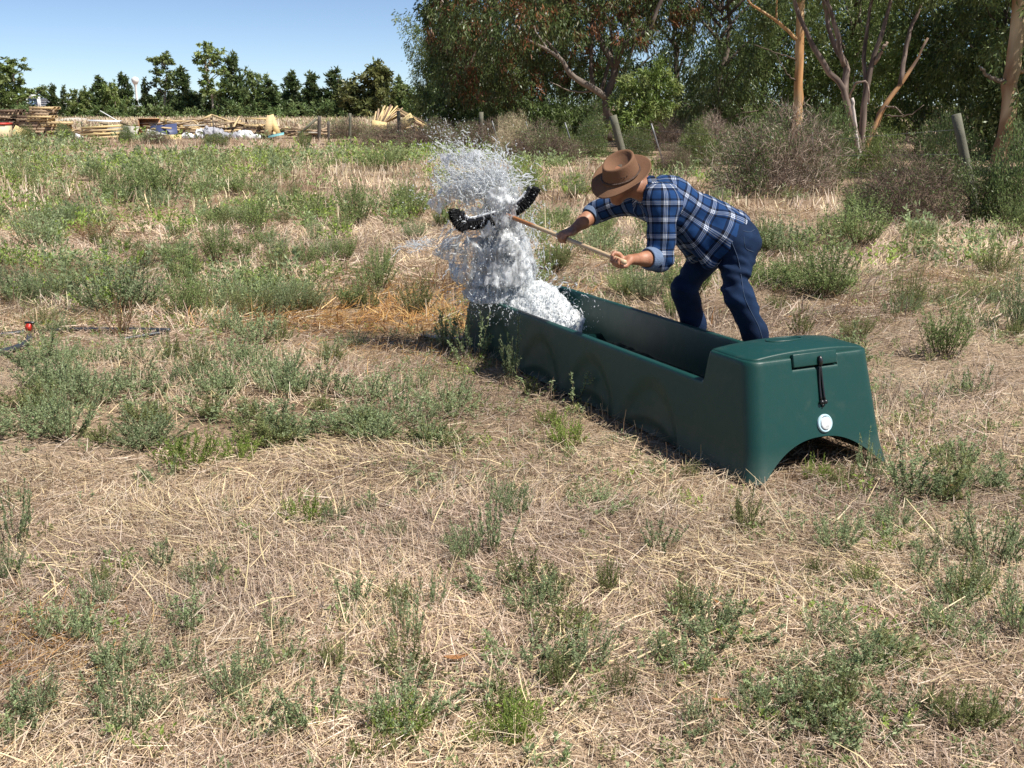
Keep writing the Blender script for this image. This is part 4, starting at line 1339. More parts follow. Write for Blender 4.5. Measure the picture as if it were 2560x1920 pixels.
def build_dump():
    stacks = [
        (22, 347, 10, 1.0, [1, 1, 2], "the border stack, tallest of the dump", 0.1),
        (80, 345, 8, 1.0, [1, 2, 1], "the dark stack beside the border stack", 0.15),
        (112, 351, 11, 1.0, [0, 1, 1], "the widest untidy stack of the left heap", 0.2),
        (150, 349, 6, 1.0, [0, 0, 1], "the low pale stack ending the left heap", 0.35),
        (262, 342, 4, 1.1, [1, 1, 2], "the low stack under the white sheet", 0.2),
        (495, 338, 4, 1.0, [0, 1, 1], "the low stack behind the white bales", 0.3),
        (640, 332, 5, 1.0, [0, 1, 2], "the jumble beside the upright yellow sheets", 0.5),
    ]
    for si, (px, py, n, s, kinds, lab, jit) in enumerate(stacks):
        p = at(px, py, 56.5)
        z = 0.0
        for k in range(n):
            me = PAL[kinds[int(rng.integers(0, 3))]]
            o = link("timber_pallet", me, None, (p[0] + rng.normal(0, 0.08 + jit * 0.3), 56.5 + rng.normal(0, 0.08), z), (rng.normal(0, 0.015), rng.normal(0, 0.015), rng.normal(0, 0.12) + (si % 2) * 1.57 * 0), (s, s, 1))
            lv = "bottom" if k == 0 else ("top" if k == n - 1 else None)
            tag(o, f"timber pallet at the {lv} of {lab}" if lv else f"timber pallet inside {lab}", "pallet", "pallets of the dump")
            z += 0.146
    def plank(p, L, w, t, rx, ry, rz, mat, label, group, cat="plank", name="timber_plank"):
        o = link(name, MB().box((0, 0, 0), (L, w, t)).mesh(name, mat), None, p, (rx, ry, rz))
        return tag(o, label, cat, group)
    # neat bundle of sawn battens
    for k in range(4):
        for j in range(2):
            p = at(255 + rng.normal(0, 2), 349 - k * 8, 54.5)
            plank((p[0], 54.5 + j * 0.2, 0.12 + k * 0.17), 1.95 + rng.normal(0, .1), 0.15, 0.11, 0, -0.06 + rng.normal(0, .01), rng.normal(0, .03), M_WOODS[3] if k % 2 else M_WOODS[0],
                  ["sawn yellow batten on the ground in the neat bundle behind the dark picket", "sawn yellow batten second from the ground in the neat bundle", "sawn yellow batten third from the ground in the neat bundle", "sawn yellow batten topmost in the neat bundle behind the dark picket"][k], "battens of the neat bundle", "batten", "timber_batten")
    # loose heap
    for i in range(170):
        px = rng.uniform(170, 800)
        h = 32 * math.exp(-((px - 500) / 190) ** 2) + 14
        p = at(px, 341 - rng.uniform(2, h), rng.uniform(55.8, 58))
        plank(p, rng.uniform(0.7, 2.2), rng.uniform(0.08, 0.2), 0.05, rng.normal(0, .3), rng.normal(0, 0.15), rng.normal(0, 0.6), M_WOODS[int(rng.choice([0, 1, 2, 3, 4, 0, 1, 1, 4]))],
              "loose broken plank in the low jumbled heap between the battens and the corner post", "planks of the jumbled heap")
    # truss heap on the right
    for i in range(40):
        t = i / 39
        a = at(922 + 6 * rng.random() + 30 * t, 322 - 8 * t, 62); 
        q = at(935 + 60 * rng.random() + 25 * t, 285 - 18 * t + rng.normal(0, 5), 63)
        m = (a + q) / 2; d = q - a; L = np.linalg.norm(d)
        plank(m, L, 0.08, 0.05, 0, -math.asin(d[2] / L), math.atan2(d[1], d[0]), M_WOODS[[3, 0, 1, 0, 4][i % 5]], "pale timber leaning up the left slope of the truss heap", "timbers of the truss heap")
    for i in range(24):
        t = i / 23
        a = at(990 + 4 * rng.normal() + 6 * t, 270 + 14 * t, 63); q = at(1062 + rng.normal(0, 6), 312 + 8 * rng.random(), 62)
        m = (a + q) / 2; d = q - a; L = np.linalg.norm(d)
        plank(m, L, 0.10, 0.06, 0, -math.asin(d[2] / L), math.atan2(d[1], d[0]), M_WOODS[[0, 4, 3, 1][i % 4]], "timber sloping down the right side of the truss heap", "timbers of the truss heap")
    for i in range(16):
        p = at(rng.uniform(1000, 1050), rng.uniform(318, 338), 60.5)
        plank(p, rng.uniform(0.8, 1.8), 0.09, 0.06, 0, rng.normal(0, .1), rng.normal(0, .5), M_WOODS[[0, 1][i % 2]], "short timber lying at the foot of the truss heap", "timbers of the truss heap")
    sheet = lambda px, py, Y, L, w, rx, ry, rz, mat, label, name="plywood_sheet": plank(at(px, py, Y), L, w, 0.03, rx, ry, rz, mat, label, None, "sheet", name)
    sheet(948, 312, 60, 0.8, 0.45, 1.0, 0.2, 0.2, M_WOODS[3], "yellow plywood sheet leaning on the truss heap's left slope")
    sheet(1016, 304, 60, 0.9, 0.6, 1.0, -0.6, 0.1, M_WOODS[3], "pale plywood sheet leaning on the truss heap behind the fence post")
    sheet(672, 314, 55.5, 0.35, 1.0, 1.35, 0.25, 0.3, M_WOODS[0], "tallest curved yellow sheet standing upright in the jumbled heap")
    sheet(686, 312, 55.9, 0.3, 1.05, 1.25, -0.25, 0.5, M_WOODS[3], "second upright yellow sheet, behind the tallest")
    sheet(48, 338, 54.5, 0.7, 0.8, 1.1, 0.5, 0.3, M_WOODS[3], "yellow plywood sheet leaning on the border pallet stack")
    sheet(262, 302, 56, 1.5, 0.8, 0.06, 0.03, 0.1, M_WOODS[5], "white sheet lying on the low pallet stack", "white_sheet")
    sheet(305, 329, 55, 1.5, 1.1, 0.5, 0.05, 0.1, M_WOODS[2], "grey flat board right of the neat batten bundle", "grey_sheet")
    sheet(282, 295, 57, 1.4, 0.14, 0, 0.55, 0.1, M_WOODS[5], "narrow white board tipping up behind the low stack", "white_plank")
    sheet(392, 338, 55, 1.0, 0.4, 0.9, 0.3, 0.2, M_WOODS[5], "white sheet sloping to the ground in the jumbled heap", "white_sheet")
    sheet(410, 327, 55.6, 1.3, 0.8, 0.8, -0.1, 0.2, simple("navy_panel", (0.06, 0.075, 0.16), 0.5), "navy blue sheet behind the sloping white one", "navy_sheet")
    sheet(430, 346, 54.5, 0.9, 0.4, 1.0, 0, 0.1, M_WOODS[3], "broad yellow sheet on the ground before the jumbled heap")
    sheet(690, 338, 54.5, 0.8, 0.35, 0.3, -0.2, 0.1, simple("teal_panel", (0.18, 0.42, 0.44), 0.5), "teal sheet near the corner post", "teal_sheet")
    # tipped crate, truss frame, table, bin
    r = empty("timber_crate", at(375, 331, 57), "open orange-brown timber crate on its side behind the navy panel", "crate", None, 0.2)
    for nm, c, s in [("side_panel", (0, 0.3, 0.35), (1.0, 0.03, 0.7)), ("base_panel", (0, 0, 0.015), (1.0, 0.6, 0.03)), ("end_panel", (-0.485, 0, 0.35), (0.03, 0.57, 0.64)), ("top_panel", (0, 0, 0.69), (1.02, 0.64, 0.03))]:
        link(nm, MB().box(c, s).mesh(nm, simple("crate_timber", (0.42, 0.22, 0.11), 0.8)), r)
    p = at(530, 332, 57.5)
    r = empty("roof_truss", (p[0], 57.5, 0), "low gabled timber truss standing behind the white bales", "truss")
    def bar(nm, a, b, w=0.1):
        a, b = A(a), A(b); d = b - a; L = np.linalg.norm(d)
        R = rotz(0) @ A([[d[0] / L, 0, -d[2] / L], [0, 1, 0], [d[2] / L, 0, d[0] / L]])
        link(nm, MB().box((a + b) / 2, (L, 0.06, w), R).mesh(nm, M_WOODS[0]), r)
    bar("rafter", (-0.7, 0, 0.85), (0.05, 0, 1.18)); bar("rafter", (0.05, 0, 1.18), (1.6, 0, 0.62))
    for x, z in ((0.0, 1.05), (0.7, 0.9), (1.0, 0.8), (1.3, 0.7), (-0.6, 0.8)):
        bar("strut", (x, 0.07, 0.0), (x + 0.001, 0.07, z))
    p = at(655, 335, 57)
    r = empty("timber_table", (p[0], 57, 0), "upturned timber frame like a table beside the upright yellow sheets", "frame")
    link("table_top", MB().box((0, 0, 1.0), (1.5, 0.8, 0.07)).mesh("table_top", M_WOODS[3]), r)
    for x in (-0.7, 0.7):
        link("leg", MB().box((x, -0.3, 0.48), (0.09, 0.09, 0.96)).mesh("leg", M_WOODS[4]), r)
    p = at(5, 352, 53)
    r = empty("storage_bin", (p[0], 53, 0), "cream bin with a red rim at the photo's left border", "bin")
    link("body", MB().box((0, 0, 0.38), (0.8, 0.7, 0.8)).mesh("body", simple("cream_plastic", (0.62, 0.53, 0.33), 0.6)), r)
    link("rim", MB().box((0, 0, 0.81), (0.86, 0.76, 0.09)).mesh("rim", simple("red_plastic", (0.55, 0.05, 0.03), 0.5)), r)
    link("notice", MB().box((-0.1, -0.36, 0.5), (0.35, 0.012, 0.25)).mesh("notice", M_WOODS[5]), r)
    # white wrapped bales: crumpled lumps
    M_BALE = simple("white_plastic_wrap", (0.72, 0.73, 0.74), 0.45, 0.2, 4, 0.8, 9)
    M_BALE2 = simple("grey_rag_bale", (0.34, 0.34, 0.37), 0.7, 0.5, 9, 0.8, 14)
    for i, (px, py, w, h, mat, lab) in enumerate([
        (470, 348, 46, 24, M_BALE, "leftmost white plastic wrapped bale before the truss"), (510, 346, 40, 34, M_BALE, "white wrapped bale rising toward the truss"),
        (535, 346, 44, 42, M_BALE2, "grey rag bale under the truss, tallest of the bales"), (560, 349, 44, 24, M_BALE2, "striped grey bale right of the tallest bale"),
        (615, 347, 52, 30, M_BALE, "white wrapped bale with a flapping sheet, near the table frame"), (640, 349, 40, 18, M_BALE, "small flat white bale at the table frame's foot"),
        (595, 349, 40, 24, M_BALE2, "dark rag bale between the white ones"), (240, 346, 30, 10, M_BALE2, "crumpled grey sheet under the batten bundle"), (196, 330, 22, 18, M_BALE, "crumpled white wrap beside the dark picket"),
        (192, 312, 9, 6, simple("turquoise_tarp", (0.10, 0.50, 0.55), 0.5), "small turquoise tub behind the dark picket")]):
        p = at(px, py, 55.0); rx, rz = px_size(w / 2, 55) * 0.9, px_size(h, 55) * 0.8
        s = SDF((-rx * 1.4, -rx * 1.2, -0.2), (rx * 1.4, rx * 1.2, rz * 1.4), max(0.03, rx / 14))
        s.cone((-rx * 0.45, 0, rz * 0.45), (rx * 0.45, 0, rz * 0.42), rz * 0.5, rz * 0.45, 0.05)
        s.F += ((fbm(s.pts() * A([7, 7, 4]) + i * 3.1, 3) - 0.5) * 0.6 * rz).astype(np.float32)
        v, f = s.surf(1)
        o = link("wrapped_bale", mesh_np("wrapped_bale", v, f, None, False, mat), None, (p[0], 55.0, 0.0))
        tag(o, lab, "bale", "bales of the dump")


build_dump()
# pale gravel heap behind the pallets
mb = MB()
gx, gy = np.meshgrid(np.linspace(-1, 1, 24), np.linspace(-1, 1, 10), indexing='ij')
gz = np.clip(1 - gx ** 2 - gy ** 2, 0, 1) ** 0.8 * (0.7 + 0.6 * fbm2(gx * 3, gy * 3, 1.0, 5)) - 0.03
c = at(185, 300, 120)
v = np.stack([c[0] + gx * 1.6, 120 + gy * 4, gz * 0.4], -1).reshape(-1, 3)
i = (np.arange(23)[:, None] * 10 + np.arange(9)[None]).ravel()
mb.add(v, np.stack([i, i + 10, i + 11, i + 1], -1))
tag(link("gravel_heap", mb.mesh("gravel_heap", simple("pale_gravel", (0.5, 0.45, 0.38), 0.9, 0.2, 2, 0.6, 8), True)), "long pale gravel heap between the pallet stacks and the far trees", "heap")

# ------------------------------------------------------------------ water trough
WB, WT, HC, HR, TAP, VN = 0.804, 0.715, 0.531, 0.376, 0.133, 0.47
M_TUB = simple("green_plastic", (0.0050, 0.045, 0.037), 0.42, 0.07, 2.0, 0.06, 220, spec=0.45)
def dusty_plastic():
    m = M_TUB; nt = m.node_tree; bs = nt.nodes["Principled BSDF"]
    src = bs.inputs["Base Color"].links[0].from_socket
    tc = N(nt, "ShaderNodeTexCoord")
    n1 = N(nt, "ShaderNodeTexNoise"); n1.inputs["Scale"].default_value = 3.2; n1.inputs["Detail"].default_value = 8; n1.inputs["Roughness"].default_value = 0.72
    nt.links.new(tc.outputs["Object"], n1.inputs["Vector"])
    r1 = N(nt, "ShaderNodeMapRange"); r1.inputs[1].default_value = 0.52; r1.inputs[2].default_value = 0.78; r1.inputs[4].default_value = 0.26
    nt.links.new(n1.outputs[0], r1.inputs[0])
    sx = N(nt, "ShaderNodeSeparateXYZ"); nt.links.new(tc.outputs["Object"], sx.inputs[0])
    rz = N(nt, "ShaderNodeMapRange"); rz.inputs[1].default_value = 0.16; rz.inputs[2].default_value = 0.0; rz.inputs[4].default_value = 0.30
    nt.links.new(sx.outputs[2], rz.inputs[0])
    n2 = N(nt, "ShaderNodeTexNoise"); n2.inputs["Scale"].default_value = 22; n2.inputs["Detail"].default_value = 6; nt.links.new(tc.outputs["Object"], n2.inputs["Vector"])
    mm = N(nt, "ShaderNodeMath", operation='MULTIPLY'); nt.links.new(rz.outputs[0], mm.inputs[0]); nt.links.new(n2.outputs[0], mm.inputs[1])
    ad = N(nt, "ShaderNodeMath", operation='ADD'); nt.links.new(mm.outputs[0], ad.inputs[0]); nt.links.new(r1.outputs[0], ad.inputs[1])
    mx = N(nt, "ShaderNodeMix", data_type='RGBA'); nt.links.new(ad.outputs[0], mx.inputs[0]); nt.links.new(src, mx.inputs[6])
    mx.inputs[7].default_value = (0.16, 0.15, 0.11, 1); nt.links.new(mx.outputs[2], bs.inputs["Base Color"])
    # hairline scuffs in the gloss
    wv = N(nt, "ShaderNodeTexNoise"); wv.inputs["Scale"].default_value = 14; wv.inputs["Detail"].default_value = 8; wv.inputs["Distortion"].default_value = 1.5
    nt.links.new(tc.outputs["Object"], wv.inputs["Vector"])
    rr = N(nt, "ShaderNodeMapRange"); rr.inputs[3].default_value = 0.30; rr.inputs[4].default_value = 0.58
    nt.links.new(wv.outputs[0], rr.inputs[0]); nt.links.new(rr.outputs[0], bs.inputs["Roughness"])


dusty_plastic()
M_BLACK = simple("black_rubber", (0.012, 0.012, 0.013), 0.35, 0.1, 20, spec=0.6)
M_WHITEP = simple("white_plastic", (0.80, 0.80, 0.79), 0.35, 0.03, 20)


def build_trough():
    root = empty("water_trough", (*T0, 0), "long dark green plastic water trough with a lidded near end and an arched foot", "trough", None, TYAW)
    fl, cn, sd = 60, 10, 110
    per = []
    gs = np.unique(np.concatenate([np.linspace(0, 1, sd), np.linspace(0.07, 0.17, 40)]))
    tabx = sorted(list(np.linspace(-1, 1, fl)) + [-0.452, -0.448, 0.498, 0.502])
    for f in tabx: per.append((f, 0, 0, -1))
    for k in range(1, cn): a = k / cn * math.pi / 2; per.append((1, 0, math.sin(a), -math.cos(a)))
    for g in gs: per.append((1, g, 1, 0))
    for k in range(1, cn): a = k / cn * math.pi / 2; per.append((1, 1, math.cos(a), math.sin(a)))
    for f in np.linspace(1, -1, 24): per.append((f, 1, 0, 1))
    for k in range(1, cn): a = k / cn * math.pi / 2; per.append((-1, 1, -math.sin(a), math.cos(a)))
    for g in gs[::-1]: per.append((-1, g, -1, 0))
    for k in range(1, cn): a = k / cn * math.pi / 2; per.append((-1, 0, -math.cos(a), -math.sin(a)))
    per = A(per); n = len(per)
    f, g, nu, nv = per.T

    def pos(z, w=0.0, rc=0.075, draft=0.0):
        a = WB / 2 + (WT - WB) / 2 * z / HC - w - draft
        v0 = TAP * z / HC + w + draft; v1 = TL - TAP * z / HC - w - draft
        # near corners are rounder than the rest
        rc = np.maximum(rc - w * 0.6, 0.02)
        return f * (a - rc) + nu * rc, v0 + rc + g * (v1 - v0 - 2 * rc) + nv * rc

    u0, v0_ = pos(np.full(n, HR))
    k = np.clip((VN - v0_) / 0.075, 0, 1); k = k * k * (3 - 2 * k)
    ztop = HR + (HC - HR) * k
    front = (nv < -0.99)
    tabm = front & (f > -0.45) & (f < 0.50)
    ztop = np.where(tabm, ztop - 0.052, ztop)
    # far end rim: slight swell
    ub, vb = pos(np.zeros(n))
    endm = (np.abs(nv) > 0.5)
    zb = np.where(endm, 0.165 * np.clip(1 - (np.abs(ub) / 0.355) ** 2.3, 0, 1), 0.0)
    rows = []
    T = np.linspace(0, 1, 30)
    for t in T:
        z = zb + (ztop - 0.008 - zb) * t
        u, v = pos(z)
        fl_ = 0.016 * np.clip(1 - z / 0.13, 0, 1) ** 2
        u = u + nu * fl_; v = v + nv * fl_
        # scalloped panels pressed into the long sides
        side = np.abs(nu) > 0.99
        dep = np.zeros(n)
        for vi in (0.88, 1.5, 2.12, 2.74):
            x = (v - vi) / 0.30
            topz = 0.31 * (1 - x * x)
            m = np.clip((topz - z) / 0.09, 0, 1)
            dep = np.maximum(dep, 0.014 * m * m * (3 - 2 * m))
            low = np.clip((0.085 * (1 - (x / 0.9) ** 2) - z) / 0.05, 0, 1)
            dep = dep + 0.016 * low
        u = u - np.where(side, nu * dep, 0)
        rows.append((u, v, z))
    WR = 0.042
    for w, dz in ((0.003, 0.0022), (0.009, 0.0), (WR - 0.009, 0.0), (WR - 0.003, 0.0022), (WR, 0.008)):
        z = ztop - dz; u, v = pos(z, w); rows.append((u, v, z))
    for t in np.linspace(0.06, 1, 16):
        z = (ztop - 0.008) * (1 - t) + 0.09 * t
        a = ztop - 0.008 - z
        u, v = pos(ztop - 0.008, WR, 0.075, a * 0.13)
        rows.append((u, v, z))
    rows.append((rows[-1][0] * 0.0, np.clip(rows[-1][1], 0.3, TL - 0.3), np.full(n, 0.088)))
    V = np.stack([np.stack(r, -1) for r in rows], 0).reshape(-1, 3)
    i = np.arange(len(rows) - 1)[:, None] * n; j = np.arange(n)[None]; j2 = (j + 1) % n
    F = np.stack([i + j, i + j2, i + n + j2, i + n + j], -1).reshape(-1, 4)
    o = link("tub", mesh_np("tub", V, F, None, True, M_TUB), root)
    # lid over the float chamber
    nu_, nv_ = 41, 24
    lu = np.linspace(-1, 1, nu_); lv = np.linspace(0, 1, nv_)
    U, W = np.meshgrid(lu, lv, indexing='ij')
    hw = WT / 2 - 0.018
    vf, vr = TAP + 0.016, VN - 0.035
    # rounded plan corners at the front
    rc = 0.06
    edge = np.clip((np.abs(U) * hw - (hw - rc)) / rc, 0, 1)
    vfu = vf + rc * (1 - np.sqrt(np.clip(1 - edge ** 2, 0, 1)))
    uu = U * hw; vv = vfu + (vr - vfu) * W
    zz = HC + 0.006 + 0.034 * (1 - np.abs(U) ** 2.2) * (0.55 + 0.45 * np.sin(np.pi * np.clip(W * 0.85 + 0.1, 0, 1)))
    top = np.stack([uu, vv, zz], -1)
    mb = MB()
    idx = np.arange(nu_ * nv_).reshape(nu_, nv_)
    q = np.stack([idx[:-1, :-1], idx[1:, :-1], idx[1:, 1:], idx[:-1, 1:]], -1).reshape(-1, 4)
    loop = np.concatenate([idx[:, 0], idx[-1, 1:], idx[-2::-1, -1], idx[0, -2:0:-1]])
    B = top.reshape(-1, 3)
    e1 = B[loop].copy(); cen = A([0, (vf + vr) / 2, 0])
    out = e1 - cen; out[:, 2] = 0; out = nz(out)
    e1a = e1 + out * 0.006 - A([0, 0, 0.006]); e2 = e1 + out * 0.006; e2[:, 2] = HC - 0.012
    m = len(loop)
    Vall = np.vstack([B, e1a, e2]); nb = len(B)
    jj = np.arange(m); j2 = (jj + 1) % m
    q2 = np.stack([loop[jj], nb + jj, nb + j2, loop[j2]], -1)
    q3 = np.stack([nb + jj, nb + m + jj, nb + m + j2, nb + j2], -1)
    lid = link("lid", mesh_np("lid", Vall, np.vstack([q, q2, q3]), None, True, M_TUB), root)
    # raised oval on the lid
    th = np.linspace(0, 2 * np.pi, 48)
    def lz(u, v): return HC + 0.006 + 0.034 * (1 - np.abs(u / hw) ** 2.2) * (0.55 + 0.45 * np.sin(np.pi * np.clip((v - vf) / (vr - vf) * 0.85 + 0.1, 0, 1)))
    pu, pv = 0.10 * np.cos(th) + 0.0, vf + 0.19 + 0.05 * np.sin(th)
    mb = MB(); mb.tube(np.stack([pu, pv, lz(pu, pv) + 0.001], -1), 0.0045, 6, cap=False)
    link("oval_emblem", mb.mesh("oval_emblem", M_TUB, True), lid)
    # latch tab in the front notch
    fa = math.atan2(TAP, HC)
    def face(u, z, d=0.0):      # point on the near end face, d metres outside it
        return A([u, TAP * z / HC - d * math.cos(fa), z + d * math.sin(fa)])
    RF = A([[1, 0, 0], [0, math.cos(fa), math.sin(fa)], [0, -math.sin(fa), math.cos(fa)]])
    RF = np.stack([A([1, 0, 0]), A([0, math.cos(fa), -math.sin(fa)]), A([0, math.sin(fa), math.cos(fa)])], 1)
    mb = MB()
    uc = (-0.45 + 0.50) / 2 * (WT / 2 - 0.075); uw = 0.95 * (WT / 2 - 0.075) - 0.012
    mb.box(face(uc, HC - 0.014, -0.006), (uw, 0.030, 0.062), RF)
    tab = link("latch_tab", mb.mesh("latch_tab", M_TUB), lid)
    bv = tab.modifiers.new("bevel", 'BEVEL'); bv.width = 0.005; bv.segments = 3
    # elastic latch
    us = 0.028
    s = empty("latch", (0, 0, 0), None, None); s.parent = root
    mb = MB(); mb.tube(crv([face(us, HC - 0.005, 0.014), face(us, HC - 0.028, 0.018), face(us, HC - 0.05, 0.012)], 8), [0.008, 0.0105, 0.0115, 0.0115, 0.011, 0.010, 0.009, 0.007], 10)
    link("toggle", mb.mesh("toggle", M_BLACK, True), s)
    for du, d2 in ((-0.006, -0.009), (0.006, 0.012)):
        mb = MB(); mb.tube(crv([face(us + du * 0.5, HC - 0.045, 0.012), face(us + (du + d2) / 2, 0.41, 0.006), face(us + d2, 0.325, 0.007)], 10), 0.0052, 6)
        link("cord", mb.mesh("cord", M_BLACK, True), s)
        sp = SDF(face(us + d2, 0.318, 0.008) - 0.02, face(us + d2, 0.318, 0.008) + 0.02, 0.002)
        c = face(us + d2, 0.318, 0.009)
        sp.cone(c, c + A([0, 0, 0.001]), 0.0115, 0.0115, 0.001)
        v, q = sp.surf(1)
        link("end_ball", mesh_np("end_ball", v, q, None, True, M_BLACK), s)
    mb = MB(); mb.tube([face(us, 0.312, 0.004), face(us, 0.296, 0.005)], 0.005, 8); link("pin", mb.mesh("pin", M_BLACK), s)
    # drain bung: clear collar and white cap
    M_CLEAR = simple("clear_collar", (0.46, 0.62, 0.68), 0.2, 0.05, 20, spec=0.6)
    def disc(name, u, z, prof, mat, par, k=32):
        th = np.linspace(0, 2 * np.pi, k, endpoint=False)
        e1, e2, nn = A([1, 0, 0]), A([0, math.sin(fa), math.cos(fa)]), A([0, -math.cos(fa), math.sin(fa)])
        c = face(u, z)
        v = A([c + r * (math.cos(t) * e1 + math.sin(t) * e2) + d * nn for r, d in prof for t in th])
        i = np.arange(len(prof) - 1)[:, None] * k; j = np.arange(k)[None]
        q = np.stack([i + j, i + (j + 1) % k, i + k + (j + 1) % k, i + k + j], -1).reshape(-1, 4)
        return link(name, mesh_np(name, v, q, None, True, mat), par)
    bung = disc("drain_bung", 0.03, 0.222, [(0.043, -0.004), (0.043, 0.006), (0.040, 0.010), (0.034, 0.010), (0.033, 0.004), (0.001, 0.004)], M_CLEAR, root)
    m, nt, bs, out = new_mat("bung_cap_print")
    tc = N(nt, "ShaderNodeTexCoord"); no = N(nt, "ShaderNodeTexNoise"); no.inputs["Scale"].default_value = 42; no.inputs["Detail"].default_value = 1
    nt.links.new(tc.outputs["Object"], no.inputs["Vector"])
    cr = N(nt, "ShaderNodeValToRGB"); e = cr.color_ramp.elements
    e[0].position = 0.36; e[0].color = (0.42, 0.44, 0.46, 1); e[1].position = 0.43; e[1].color = (0.84, 0.84, 0.83, 1)
    nt.links.new(no.outputs[0], cr.inputs[0]); nt.links.new(cr.outputs[0], bs.inputs["Base Color"]); bs.inputs["Roughness"].default_value = 0.4
    disc("cap", 0.03, 0.222, [(0.0295, 0.004), (0.0295, 0.014), (0.027, 0.0165), (0.001, 0.0165)], m, bung)


build_trough()

# water in the trough
M_WATER, nt, bs, out = new_mat("trough_water")
bs.inputs["Base Color"].default_value = (0.003, 0.014, 0.013, 1); bs.inputs["Roughness"].default_value = 0.06; bs.inputs["IOR"].default_value = 1.33
uu, vv = np.meshgrid(np.linspace(-0.318, 0.318, 50), np.linspace(0.14, TL - 0.17, 220), indexing='ij')
pw = T0 + uu[..., None] * TU + vv[..., None] * TV
amp = 0.004 + 0.06 * np.clip((vv - 1.7) / 1.0, 0, 1)
zz = 0.12 + amp * (fbm(np.stack([uu * 9, vv * 9, 0 * uu], -1), 3) - 0.5) * 2
i = (np.arange(49)[:, None] * 220 + np.arange(219)[None]).ravel()
o = link("water", mesh_np("water", np.concatenate([pw, zz[..., None]], -1), np.stack([i, i + 220, i + 221, i + 1], -1), None, True, M_WATER))
tag(o, "dark churned water lying in the bottom of the green trough", None, None, "structure")

# ------------------------------------------------------------------ puddle and hose
c = ground_at(1138, 838)
th = np.linspace(0, 2 * np.pi, 40, endpoint=False)
mb = MB(); rr = 0.17 * (0.8 + 0.5 * vnoise(np.stack([np.cos(th) * 1.3, np.sin(th) * 1.3, 0 * th], -1)))
v = [[c[0], c[1], 0.018]] + [[c[0] + 1.3 * a * math.cos(t), c[1] + 1.1 * a * math.sin(t), 0.012] for a, t in zip(rr, th)]
mb.add(v, A([[0, 1 + k, 1 + (k + 1) % 40, 1 + (k + 2) % 40] for k in range(0, 40, 2)]))
M_PUD, nt, bs, out = new_mat("puddle_water")
bs.inputs["Base Color"].default_value = (0.05, 0.045, 0.04, 1); bs.inputs["Roughness"].default_value = 0.04; bs.inputs["IOR"].default_value = 1.33
tag(link("puddle", mb.mesh("puddle", M_PUD)), "small puddle reflecting the sky beside the trough's far corner", None, None, "structure")

M_HOSE = simple("black_poly_pipe", (0.035, 0.04, 0.048), 0.4, 0.15, 12, spec=0.5)


def build_hose():
    c = ground_at(73, 825)
    root = empty("water_hose", (c[0], c[1], 0), "black poly pipe with a red coupling lying in the weeds by the left border", "hose")
    def run(pts, r=0.021):
        P = []
        for px, py in pts:
            q = ground_at(px, py, 0.03); q[2] = float(gh(q[0], q[1])) + r * 0.7 + 0.004; P.append(q)
        mb = MB(); mb.tube(crv(P, 40), r, 12)
        world_part("pipe", mb.mesh("pipe", M_HOSE, True), root)
    run([(-120, 905), (-40, 885), (20, 872), (55, 858), (72, 842), (73, 832)])
    run([(-90, 832), (-20, 828), (30, 824), (60, 820)], 0.019)
    run([(85, 822), (150, 818), (230, 822), (300, 826), (370, 830), (425, 833)], 0.017)
    run([(400, 838), (370, 842), (310, 850)], 0.013)
    q = ground_at(73, 822, 0.05)
    mb = MB()
    mb.tube([q + A([-0.018, 0, 0.01]), q + A([0.018, 0, 0.01])], [0.026, 0.026], 14)
    mb.tube([q + A([0, 0, 0.0]), q + A([0.005, 0, 0.04])], [0.022, 0.019], 12)
    cp = world_part("coupling", mb.mesh("coupling", simple("red_plastic_fitting", (0.48, 0.03, 0.015), 0.4), False), root)
    mb = MB(); mb.box(q + A([0.01, 0, 0.046]), (0.07, 0.022, 0.014)); h = link("tap_handle", mb.mesh("tap_handle", M_BLACK), cp)


build_hose()

# ------------------------------------------------------------------ the man
HAND2, HAND1 = at(1548, 650, 5.86), None
HEADP = at(1252, 532, 7.15)
def on_handle(px):
    a, b = HAND2, HEADP
    lo, hi = -0.3, 1.2
    for _ in range(40):
        t = (lo + hi) / 2; p = a + (b - a) * t
        x = 1280 + FPX * p[0] / (p[1] * CS - (p[2] - CAM_H) * SN)
        if x > px: lo = t
        else: hi = t
    return a + (b - a) * t
HAND1 = on_handle(1413)
HD = nz(HEADP - HAND2)

J = dict(
    nhip=at(1830, 605, 6.26), nknee=at(1847, 742, 6.12), nank=at(1915, 932, 6.17),
    fhip=at(1788, 592, 6.55), fknee=at(1712, 722, 6.50), fank=at(1742, 905, 6.66),
    nsh=at(1652, 500, 6.13), nel=at(1650, 646, 6.10), fsh=at(1572, 500, 6.50), fel=at(1487, 532, 6.60),
    pel=at(1808, 594, 6.40), mid=at(1748, 552, 6.38), chest=at(1672, 508, 6.33), neck=at(1618, 470, 6.30),
    head=at(1554, 448, 6.24))
FWD = nz(A([-0.9, -0.44, 0]))
LAT = nz(A([-0.44, 0.9, 0]))           # towards the far shoulder
uh = nz(A([-0.25, -0.47, 0.85])); fh = A([-0.80, -0.38, -0.45]); fh = nz(fh - uh * (fh @ uh)); lh = np.cross(fh, uh)


def hand_frame(H, Wr):
    e1 = Wr - H; e1 = nz(e1 - HD * (e1 @ HD)); e2 = np.cross(HD, e1)
    return e1, e2


NW = HAND2 + nz(at(1600, 648, 5.98) - HAND2) * 0.085
FW = HAND1 + nz(at(1440, 566, 6.50) - HAND1) * 0.085
SKIN = None


